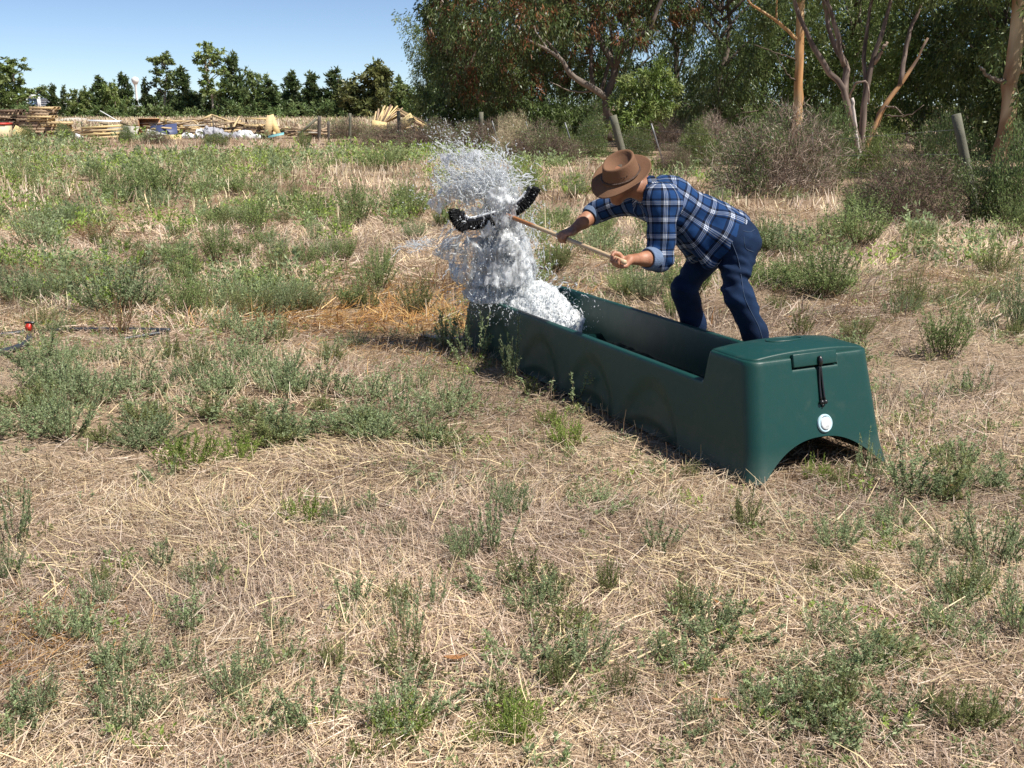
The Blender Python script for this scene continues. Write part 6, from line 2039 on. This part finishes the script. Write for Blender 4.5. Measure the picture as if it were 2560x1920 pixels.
# ------------------------------------------------------------------ splash
def water_mats():
    m, nt, bs, out = new_mat("white_water")
    tc = N(nt, "ShaderNodeTexCoord")
    no = N(nt, "ShaderNodeTexNoise"); no.inputs["Scale"].default_value = 44; no.inputs["Detail"].default_value = 5; no.inputs["Roughness"].default_value = 0.7
    mp_ = N(nt, "ShaderNodeMapping"); mp_.inputs["Scale"].default_value = (1, 1, 0.3)
    nt.links.new(tc.outputs["Object"], mp_.inputs["Vector"]); nt.links.new(mp_.outputs[0], no.inputs["Vector"])
    bs.inputs["Base Color"].default_value = (0.92, 0.935, 0.94, 1); bs.inputs["Roughness"].default_value = 0.2; bs.inputs["IOR"].default_value = 1.33
    tr = N(nt, "ShaderNodeBsdfTranslucent"); tr.inputs["Color"].default_value = (0.92, 0.94, 0.95, 1)
    ms = N(nt, "ShaderNodeMixShader"); ms.inputs[0].default_value = 0.5
    nt.links.new(bs.outputs[0], ms.inputs[1]); nt.links.new(tr.outputs[0], ms.inputs[2])
    gl = N(nt, "ShaderNodeBsdfGlass"); gl.inputs["IOR"].default_value = 1.33; gl.inputs["Roughness"].default_value = 0.03
    tp = N(nt, "ShaderNodeBsdfTransparent"); tp.inputs[0].default_value = (0.93, 0.95, 0.95, 1)
    gm = N(nt, "ShaderNodeMixShader"); gm.inputs[0].default_value = 0.55
    nt.links.new(gl.outputs[0], gm.inputs[1]); nt.links.new(tp.outputs[0], gm.inputs[2])
    mr = N(nt, "ShaderNodeMapRange"); gz = N(nt, "ShaderNodeNewGeometry"); sz_ = N(nt, "ShaderNodeSeparateXYZ"); nt.links.new(gz.outputs["Position"], sz_.inputs[0])
    zr_ = N(nt, "ShaderNodeMapRange"); zr_.inputs[1].default_value = 0.3; zr_.inputs[2].default_value = 0.95; zr_.inputs[3].default_value = -0.04; zr_.inputs[4].default_value = 0.13
    nt.links.new(sz_.outputs[2], zr_.inputs[0])
    ad_ = N(nt, "ShaderNodeMath", operation='ADD'); nt.links.new(no.outputs[0], ad_.inputs[0]); nt.links.new(zr_.outputs[0], ad_.inputs[1])
    mr.inputs[1].default_value = 0.48; mr.inputs[2].default_value = 0.62; mr.inputs[4].default_value = 0.88
    nt.links.new(ad_.outputs[0], mr.inputs[0])
    m2 = N(nt, "ShaderNodeMixShader"); nt.links.new(mr.outputs[0], m2.inputs[0])
    nt.links.new(ms.outputs[0], m2.inputs[1]); nt.links.new(gm.outputs[0], m2.inputs[2])
    nt.links.new(m2.outputs[0], out.inputs["Surface"])
    n2 = N(nt, "ShaderNodeTexNoise"); n2.inputs["Scale"].default_value = 120; n2.inputs["Detail"].default_value = 3; nt.links.new(mp_.outputs[0], n2.inputs["Vector"])
    bp = N(nt, "ShaderNodeBump"); bp.inputs["Strength"].default_value = 0.35; bp.inputs["Distance"].default_value = 0.012
    nt.links.new(n2.outputs[0], bp.inputs["Height"]); nt.links.new(bp.outputs[0], bs.inputs["Normal"]); nt.links.new(bp.outputs[0], gl.inputs["Normal"])
    d, nt, bs, out = new_mat("white_water_drop")
    bs.inputs["Base Color"].default_value = (0.88, 0.90, 0.92, 1); bs.inputs["Roughness"].default_value = 0.12; bs.inputs["IOR"].default_value = 1.33
    tr = N(nt, "ShaderNodeBsdfTranslucent"); tr.inputs["Color"].default_value = (0.88, 0.91, 0.93, 1)
    ms = N(nt, "ShaderNodeMixShader"); ms.inputs[0].default_value = 0.4
    nt.links.new(bs.outputs[0], ms.inputs[1]); nt.links.new(tr.outputs[0], ms.inputs[2])
    tp = N(nt, "ShaderNodeBsdfTransparent"); tp.inputs[0].default_value = (0.95, 0.96, 0.96, 1)
    lw = N(nt, "ShaderNodeLayerWeight"); lw.inputs[0].default_value = 0.5
    m3 = N(nt, "ShaderNodeMixShader"); m3.inputs[0].default_value = 0.42
    nt.links.new(ms.outputs[0], m3.inputs[1]); nt.links.new(tp.outputs[0], m3.inputs[2]); nt.links.new(m3.outputs[0], out.inputs["Surface"])
    c, nt, bs, out = new_mat("clear_water_film")
    gl = N(nt, "ShaderNodeBsdfGlossy"); gl.inputs["Roughness"].default_value = 0.08; gl.inputs["Color"].default_value = (0.95, 0.97, 1, 1)
    tp = N(nt, "ShaderNodeBsdfTransparent"); tp.inputs[0].default_value = (0.97, 0.975, 0.97, 1)
    wd = N(nt, "ShaderNodeBsdfDiffuse"); wd.inputs[0].default_value = (0.93, 0.94, 0.95, 1)
    tc = N(nt, "ShaderNodeTexCoord"); n2 = N(nt, "ShaderNodeTexNoise"); n2.inputs["Scale"].default_value = 34; n2.inputs["Detail"].default_value = 6; n2.inputs["Roughness"].default_value = 0.6
    mp_ = N(nt, "ShaderNodeMapping"); mp_.inputs["Scale"].default_value = (1, 1, 0.28)
    nt.links.new(tc.outputs["Object"], mp_.inputs["Vector"]); nt.links.new(mp_.outputs[0], n2.inputs["Vector"])
    bp = N(nt, "ShaderNodeBump"); bp.inputs["Strength"].default_value = 0.35; bp.inputs["Distance"].default_value = 0.01
    nt.links.new(n2.outputs[0], bp.inputs["Height"]); nt.links.new(bp.outputs[0], gl.inputs["Normal"])
    fr = N(nt, "ShaderNodeFresnel"); fr.inputs[0].default_value = 1.33; nt.links.new(bp.outputs[0], fr.inputs["Normal"])
    a = N(nt, "ShaderNodeMixShader"); nt.links.new(fr.outputs[0], a.inputs[0]); nt.links.new(tp.outputs[0], a.inputs[1]); nt.links.new(gl.outputs[0], a.inputs[2])
    mr = N(nt, "ShaderNodeMapRange"); mr.inputs[1].default_value = 0.42; mr.inputs[2].default_value = 0.64; mr.inputs[3].default_value = 0.16; mr.inputs[4].default_value = 0.95
    nt.links.new(n2.outputs[0], mr.inputs[0])
    tl = N(nt, "ShaderNodeBsdfTranslucent"); tl.inputs[0].default_value = (0.93, 0.945, 0.955, 1)
    wm = N(nt, "ShaderNodeMixShader"); wm.inputs[0].default_value = 0.55; nt.links.new(wd.outputs[0], wm.inputs[1]); nt.links.new(tl.outputs[0], wm.inputs[2])
    b = N(nt, "ShaderNodeMixShader"); nt.links.new(mr.outputs[0], b.inputs[0]); nt.links.new(a.outputs[0], b.inputs[1]); nt.links.new(wm.outputs[0], b.inputs[2])
    nt.links.new(b.outputs[0], out.inputs["Surface"])
    return m, d, c


def build_splash():
    M_FOAM, M_DROP, M_FILM = water_mats()
    R = np.random.default_rng(77)
    base = trough_w(-0.05, 2.75, 0.2)
    root = empty("water_splash", base, "tall white splash of water thrown up from the trough's far end round the broom", "splash")
    Y = 7.24
    pm = lambda px: px_size(px, Y)
    lo = A([at(1090, 700, Y)[0] - 0.1, 6.2, 0.14]); hi = A([at(1480, 700, Y)[0] + 0.1, 7.75, at(1250, 340, Y)[2]])
    s = SDF(lo, hi, 0.0115)
    c = s.cone
    # churned mound inside the trough
    for u, v, z, r in ((-0.10, 3.0, 0.24, 0.16), (0.10, 2.95, 0.26, 0.16), (-0.12, 2.7, 0.22, 0.16), (0.08, 2.68, 0.22, 0.14), (-0.14, 2.45, 0.15, 0.11), (0.03, 2.42, 0.12, 0.10), (-0.14, 2.22, 0.10, 0.10), (-0.1, 2.05, 0.06, 0.09)):
        p = trough_w(u, v, z); c(p, p + A([0, 0, 0.02]), r, r * 0.9, 0.06)
    # column
    c(trough_w(-0.08, 2.85, 0.25), at(1258, 700, Y), 0.25, pm(52), 0.06)
    c(at(1258, 700, Y), at(1262, 630, Y), pm(52), pm(38), 0.05)
    c(at(1262, 630, Y), at(1266, 560, Y), pm(38), pm(28), 0.05)
    c(at(1262, 545, Y), at(1258, 495, Y), pm(20), pm(38), 0.05)
    c(at(1258, 495, Y), at(1242, 450, Y), pm(36), pm(16), 0.04)
    c(trough_w(0.0, 2.8, 0.36), trough_w(0.0, 2.45, 0.24), 0.11, 0.06, 0.06)
    c(at(1210, 700, Y), at(1185, 735, Y), pm(30), pm(26), 0.05)
    p = s.pts()
    n1 = fbm(np.stack([p[..., 0] * 8, p[..., 1] * 8, p[..., 2] * 3.0], -1), 2) - 0.5
    n2 = fbm(np.stack([p[..., 0] * 30, p[..., 1] * 30, p[..., 2] * 9], -1), 2) - 0.5
    hz = np.clip((p[..., 2] - 0.3) / 0.6, 0, 1)
    n3 = vnoise(np.stack([p[..., 0] * 57, p[..., 1] * 57, p[..., 2] * 45], -1)) - 0.5
    s.F += (n1 * (0.04 + 0.08 * hz) + n2 * (0.060 + 0.04 * hz) + n3 * 0.035 + 0.015).astype(np.float32)
    # keep the water inside the trough walls below the rim
    u, v = trough_uv(p[..., 0], p[..., 1])
    u = u + n2 * 0.08
    wall = np.maximum(np.abs(u) - 0.325, np.maximum(0.2 - v, v - (TL - 0.155)))
    s.F = np.where(p[..., 2] < HR - 0.01 + 0.0 * u, np.maximum(s.F, wall), s.F).astype(np.float32)
    v_, f_ = s.surf(1)
    world_part("water_column", mesh_np("water_column", v_, f_, None, True, M_FOAM), root)

    # torn films
    def film(rows, n=70, m=46, thr=0.52, wob=0.05, seed=0, sc=9, tear=0.0):
        G = A([crv(r, n) for r in rows])
        G = np.stack([crv(G[:, k], m) for k in range(n)], 1)        # m x n
        q = fbm(G * 8 + seed, 3) - 0.5
        Nn = nz(np.cross(np.gradient(G, axis=0), np.gradient(G, axis=1)))
        G = G + Nn * (q[..., None] * wob * 2) + (np.stack([fbm(G * 11 + seed + a, 2) - 0.5 for a in (5, 9, 14)], -1)) * wob
        hole = fbm(G * sc + 40 + seed, 3)
        ed = np.minimum(np.minimum(np.linspace(0, 1, m)[:, None], 1 - np.linspace(0, 1, m)[:, None]), np.minimum(np.linspace(0, 1, n)[None], 1 - np.linspace(0, 1, n)[None])) * 6
        keep = (hole - 0.25 * np.clip(0.6 - ed, 0, 1) - tear * np.linspace(0, 1, m)[:, None] ** 1.5) > 1 - thr - 0.05
        idx = np.arange(m * n).reshape(m, n)
        qf = np.stack([idx[:-1, :-1], idx[:-1, 1:], idx[1:, 1:], idx[1:, :-1]], -1)
        qf = qf[keep[:-1, :-1]].reshape(-1, 4)
        used, inv = np.unique(qf, return_inverse=True)
        if len(qf) < 4: return
        me = mesh_np("water_film", G.reshape(-1, 3)[used], inv.reshape(-1, 4), None, True, M_FILM)
        o = world_part("water_film", me, root)
        so = o.modifiers.new("thickness", 'SOLIDIFY'); so.thickness = 0.003
    a_ = lambda *pp: [at(x, y, Y + d) for x, y, d in pp]
    film([a_((1150, 585, 0), (1200, 592, -0.03), (1262, 580, 0)), a_((1110, 600, 0.05), (1180, 620, -0.08), (1245, 620, 0)), a_((1095, 640, 0.1), (1165, 690, -0.06), (1225, 690, 0)), a_((1130, 660, 0.15), (1160, 740, 0), (1200, 740, 0))], thr=0.56, seed=1)
    film([a_((1070, 500, 0.1), (1120, 462, 0), (1180, 452, -0.05), (1240, 470, 0)), a_((1068, 520, 0.1), (1125, 482, 0), (1180, 475, -0.05), (1240, 500, 0)), a_((1090, 545, 0.1), (1130, 505, 0), (1180, 500, 0), (1240, 530, 0))], thr=0.52, seed=2)
    film([a_((1060, 612, 0.1), (1090, 618, 0.05), (1120, 612, 0), (1160, 600, 0)), a_((1060, 617, 0.1), (1090, 632, 0.05), (1125, 628, 0), (1170, 625, 0)), a_((1075, 622, 0.1), (1100, 645, 0.05), (1130, 650, 0), (1175, 650, 0))], thr=0.55, seed=3, n=60, m=24)
    film([a_((1195, 560, -0.1), (1260, 575, -0.15), (1325, 540, -0.1)), a_((1200, 640, -0.12), (1260, 650, -0.2), (1322, 640, -0.1)), a_((1190, 720, -0.12), (1260, 730, -0.25), (1330, 700, -0.1))], thr=0.55, seed=4)
    film([a_((1120, 410, 0.1), (1190, 430, 0), (1250, 400, 0)), a_((1130, 440, 0.1), (1190, 455, 0), (1260, 440, 0)), a_((1150, 470, 0.1), (1200, 490, 0), (1280, 490, 0))], thr=0.5, seed=5)
    film([a_((1400, 830, -0.4), (1440, 805, -0.45), (1455, 790, -0.4)), a_((1415, 850, -0.45), (1440, 830, -0.5), (1460, 800, -0.5)), a_((1430, 860, -0.5), (1450, 845, -0.55), (1450, 815, -0.5))], thr=0.66, seed=6, n=36, m=24, wob=0.03, sc=14)

    # curtains round the rising column
    for k, (fr, sd) in enumerate([(0.55, 11), (0.75, 12), (0.9, 13), (1.0, 14), (1.12, 15), (1.2, 16)]):
        cols_ = []
        for px_, py_, rr_ in ((1262, 560, 38), (1262, 610, 54), (1260, 660, 62), (1258, 705, 68), (1258, 745, 76)):
            cc = at(px_, py_, Y); r_ = pm(rr_) * fr
            cols_.append([tuple(cc + A([math.cos(t) * r_, math.sin(t) * r_ * 0.8, 0.02 * math.sin(3 * t + k)])) for t in np.linspace(0.3 * k, 0.3 * k + 6.2, 9)])
        film(cols_, n=110, m=54, thr=0.57 - 0.05 * (k > 3), wob=0.014, seed=sd, sc=10)
    film([a_((1210, 470, -0.28), (1250, 462, -0.3), (1295, 468, -0.28)), a_((1205, 505, -0.3), (1250, 500, -0.33), (1300, 500, -0.3)), a_((1215, 540, -0.28), (1255, 535, -0.3), (1290, 528, -0.28)), a_((1205, 590, -0.2), (1260, 585, -0.25), (1300, 580, -0.2))], thr=0.5, seed=50, sc=14)
    # torn fan flung up and back from the broom head
    for k, (dx, dy, dd) in enumerate([(0, 0, 0), (10, 8, 0.12)]):
        film([a_((1200 + dx, 545, dd), (1240, 530, dd), (1290, 525, dd)),
              a_((1150 + dx, 500 + dy, dd), (1225 + dx, 480 + dy, dd - 0.05), (1290, 490 + dy, dd)),
              a_((1095 + dx, 470 + dy, dd + 0.1), (1200 + dx, 425 + dy, dd - 0.05), (1290, 455 + dy, dd)),
              a_((1062 + dx, 420 + dy, dd + 0.15), (1150 + dx, 355 + dy, dd), (1265, 400 + dy, dd))], n=100, m=80, thr=0.47, wob=0.06, seed=30 + k, sc=13, tear=0.12)

    # strings and drops
    ico_v = A([[0, 0, 1], [.894, 0, .447], [.276, .851, .447], [-.724, .526, .447], [-.724, -.526, .447], [.276, -.851, .447], [.724, .526, -.447], [-.276, .851, -.447], [-.894, 0, -.447], [-.276, -.851, -.447], [.724, -.526, -.447], [0, 0, -1]])
    ico_f = A([[0, 1, 2], [0, 2, 3], [0, 3, 4], [0, 4, 5], [0, 5, 1], [1, 6, 2], [2, 7, 3], [3, 8, 4], [4, 9, 5], [5, 10, 1], [2, 6, 7], [3, 7, 8], [4, 8, 9], [5, 9, 10], [1, 10, 6], [6, 11, 7], [7, 11, 8], [8, 11, 9], [9, 11, 10], [10, 11, 6]])
    Pts, Rad, Dir = [], [], []
    def spray(n, px, py, sx, sy, r0, r1, ddir=(0, 0, 1.0), dY=0.14, tail=1.0, rot=0.0, near=0.0):
        g = R.normal(size=(n, 2)); 
        if tail != 1.0: g *= (R.random((n, 1)) ** tail) * 1.4
        x = px + (g[:, 0] * math.cos(rot) - g[:, 1] * math.sin(rot) * sy / sx) * sx if rot else px + g[:, 0] * sx
        y = py + (g[:, 0] * math.sin(rot) * sx / sy + g[:, 1] * math.cos(rot)) * sy if rot else py + g[:, 1] * sy
        for a, b in zip(x, y):
            q = at(a, b, Y - near + R.normal(0, dY))
            if q[2] < 0.24: continue
            uu, vv = trough_uv(q[0], q[1])
            Pts.append(q); Rad.append(0.0009 + 0.62 * (r1 - r0) * R.random() ** 6 + 0.0007 * R.random()); Dir.append(nz(A(ddir) + R.normal(0, 0.5, 3)))
    spray(2400, 1195, 450, 58, 44, 0.0012, 0.006, (-0.5, 0, 0.6))
    spray(650, 1150, 400, 38, 26, 0.0018, 0.009, (-0.5, 0, 0.8))
    spray(220, 1130, 345, 34, 22, 0.0016, 0.006, (-0.4, 0, 0.8))
    spray(900, 1245, 425, 22, 32, 0.0018, 0.009, (0, 0, 1))
    spray(420, 1110, 480, 40, 26, 0.002, 0.009, (-0.8, 0, 0.3))
    spray(2200, 1262, 650, 52, 60, 0.0014, 0.007, (0, 0, 1))
    spray(380, 1325, 620, 10, 55, 0.002, 0.008, (0.1, 0, 1))
    spray(500, 1195, 690, 14, 50, 0.002, 0.009, (-0.2, 0, 1))
    spray(420, 1150, 620, 40, 45, 0.0018, 0.008, (-0.6, 0, -0.3))
    spray(260, 1050, 612, 26, 9, 0.002, 0.008, (-0.9, 0, 0.3))
    spray(420, 1250, 518, 18, 18, 0.002, 0.009, (0, 0, 1), 0.05, near=0.3)
    spray(900, 1330, 772, 60, 26, 0.002, 0.008, (0.1, 0, 0.9), 0.1, near=0.42)
    spray(420, 1420, 815, 24, 18, 0.002, 0.008, (0.4, 0, 0.7), 0.06, near=0.6)
    spray(1500, 1310, 755, 60, 30, 0.002, 0.009, (0.4, 0, 0.6), 0.2)
    spray(260, 1405, 790, 24, 34, 0.002, 0.008, (0.4, 0, 0.6), 0.15)
    spray(120, 1290, 455, 26, 18, 0.002, 0.008, (0.8, 0, 0.5))
    spray(160, 1330, 520, 22, 26, 0.002, 0.007, (0.6, 0, -0.2))
    spray(90, 1160, 740, 22, 22, 0.002, 0.007, (-0.5, 0, 0.3))
    spray(160, 1100, 330, 30, 24, 0.0015, 0.005, (-0.4, 0, 0.8))
    mb = MB()
    for q, r, d in zip(Pts, Rad, Dir):
        st = R.uniform(1.0, 4.0) if r < 0.0035 else R.uniform(1.0, 2.0)
        V = ico_v * r
        V = V + d * ((ico_v @ d) * r * (st - 1))[:, None]
        mb.add(V + q, ico_f)
    me = mesh_np("droplets", np.vstack(mb.v), np.vstack(mb.f), None, True, M_DROP)
    o = world_part("droplets", me, root); o["kind"] = "stuff"
    mb = MB()
    def strings(n, px, py, sx, sy, dv, L0, L1, r=0.004):
        for _ in range(n):
            x, y = px + R.normal() * sx, py + R.normal() * sy
            q = at(x, y, Y + R.normal(0, 0.12)); L = R.uniform(L0, L1)
            d = nz(A(dv) + R.normal(0, 0.3, 3))
            k = 6
            P = [q + d * L * t + R.normal(0, 0.006, 3) + A([0, 0, -0.12 * L * t * t * 2]) for t in np.linspace(0, 1, k)]
            mb.tube(P, r * R.uniform(0.4, 1.3) * (0.5 + R.random(k)) * A([.4, 1, 1, 1, .8, .4]), 4)
    strings(700, 1262, 640, 46, 60, (0, 0, 1), 0.03, 0.12, 0.0026)
    strings(300, 1265, 740, 60, 30, (0.1, 0, 1), 0.02, 0.07, 0.003)
    strings(160, 1250, 480, 30, 34, (-0.1, 0, 1), 0.03, 0.10, 0.003)
    strings(380, 1200, 455, 48, 38, (-0.6, 0.1, 0.6), 0.03, 0.12, 0.0026)
    strings(120, 1155, 405, 34, 24, (-0.5, 0.1, 0.8), 0.02, 0.09, 0.0022)
    strings(50, 1245, 430, 18, 25, (-0.1, 0, 1), 0.04, 0.14)
    strings(60, 1262, 640, 50, 50, (0, 0, 1), 0.04, 0.16)
    strings(30, 1150, 590, 30, 30, (-0.7, 0, -0.5), 0.04, 0.14)
    strings(46, 1058, 614, 24, 6, (-0.9, 0, 0.35), 0.04, 0.10, 0.003)
    strings(40, 1350, 770, 50, 25, (0.5, -0.2, 0.7), 0.03, 0.1)
    strings(12, 1290, 450, 14, 10, (0.9, 0, 0.35), 0.04, 0.10)
    o = world_part("water_strings", mb.mesh("water_strings", M_DROP, True), root); o["kind"] = "stuff"


build_splash()

# ------------------------------------------------------------------ stray bits on the near straw
M_DRYLEAF = attr_mat("dry_brown_leaf", 0.6, 0.1, 0.1, 0.2)
for px, py, sz, rz_, colr, lab in [(1140, 1692, 0.07, 0.5, (0.42, 0.2, 0.08), "curled rusty brown leaf lying on grey straw near the bottom edge"),
                                   (620, 1260, 0.035, 1.2, (0.42, 0.26, 0.13), "small brown leaf curl below the bright green tufted weed"),
                                   (1797, 1560, 0.055, 2.0, (0.40, 0.2, 0.07), "brown leaf half hidden in straw below the trough's near corner"),
                                   (1795, 1810, 0.04, 0.2, (0.42, 0.22, 0.1), "tiny orange leaf scrap in stubble right of the bottom middle"),
                                   (2380, 1222, 0.05, 0.3, (0.46, 0.2, 0.08), "orange leaf on bare litter beside the trough's outer foot")]:
    p = ground_at(px, py, 0.02)
    t = np.linspace(-1, 1, 9)
    w = (1 - t ** 2) ** 0.7 * 0.26
    zz = 0.18 * t ** 2
    V = np.concatenate([np.stack([t, -w, zz + 0.12], -1), np.stack([t, 0 * t, zz], -1), np.stack([t, w, zz + 0.14], -1)]) * sz * 0.6
    i = np.arange(8)
    F = np.concatenate([np.stack([i, i + 1, i + 10, i + 9], -1), np.stack([i + 9, i + 10, i + 19, i + 18], -1)])
    o = link("fallen_leaf", mesh_np("fallen_leaf", V, F, A(colr) * 0.75, True, M_DRYLEAF), None, (p[0], p[1], float(gh(p[0], p[1])) + 0.03), (0.1, 0.15, rz_))
    tag(o, lab, "leaf", "fallen leaves on the straw")
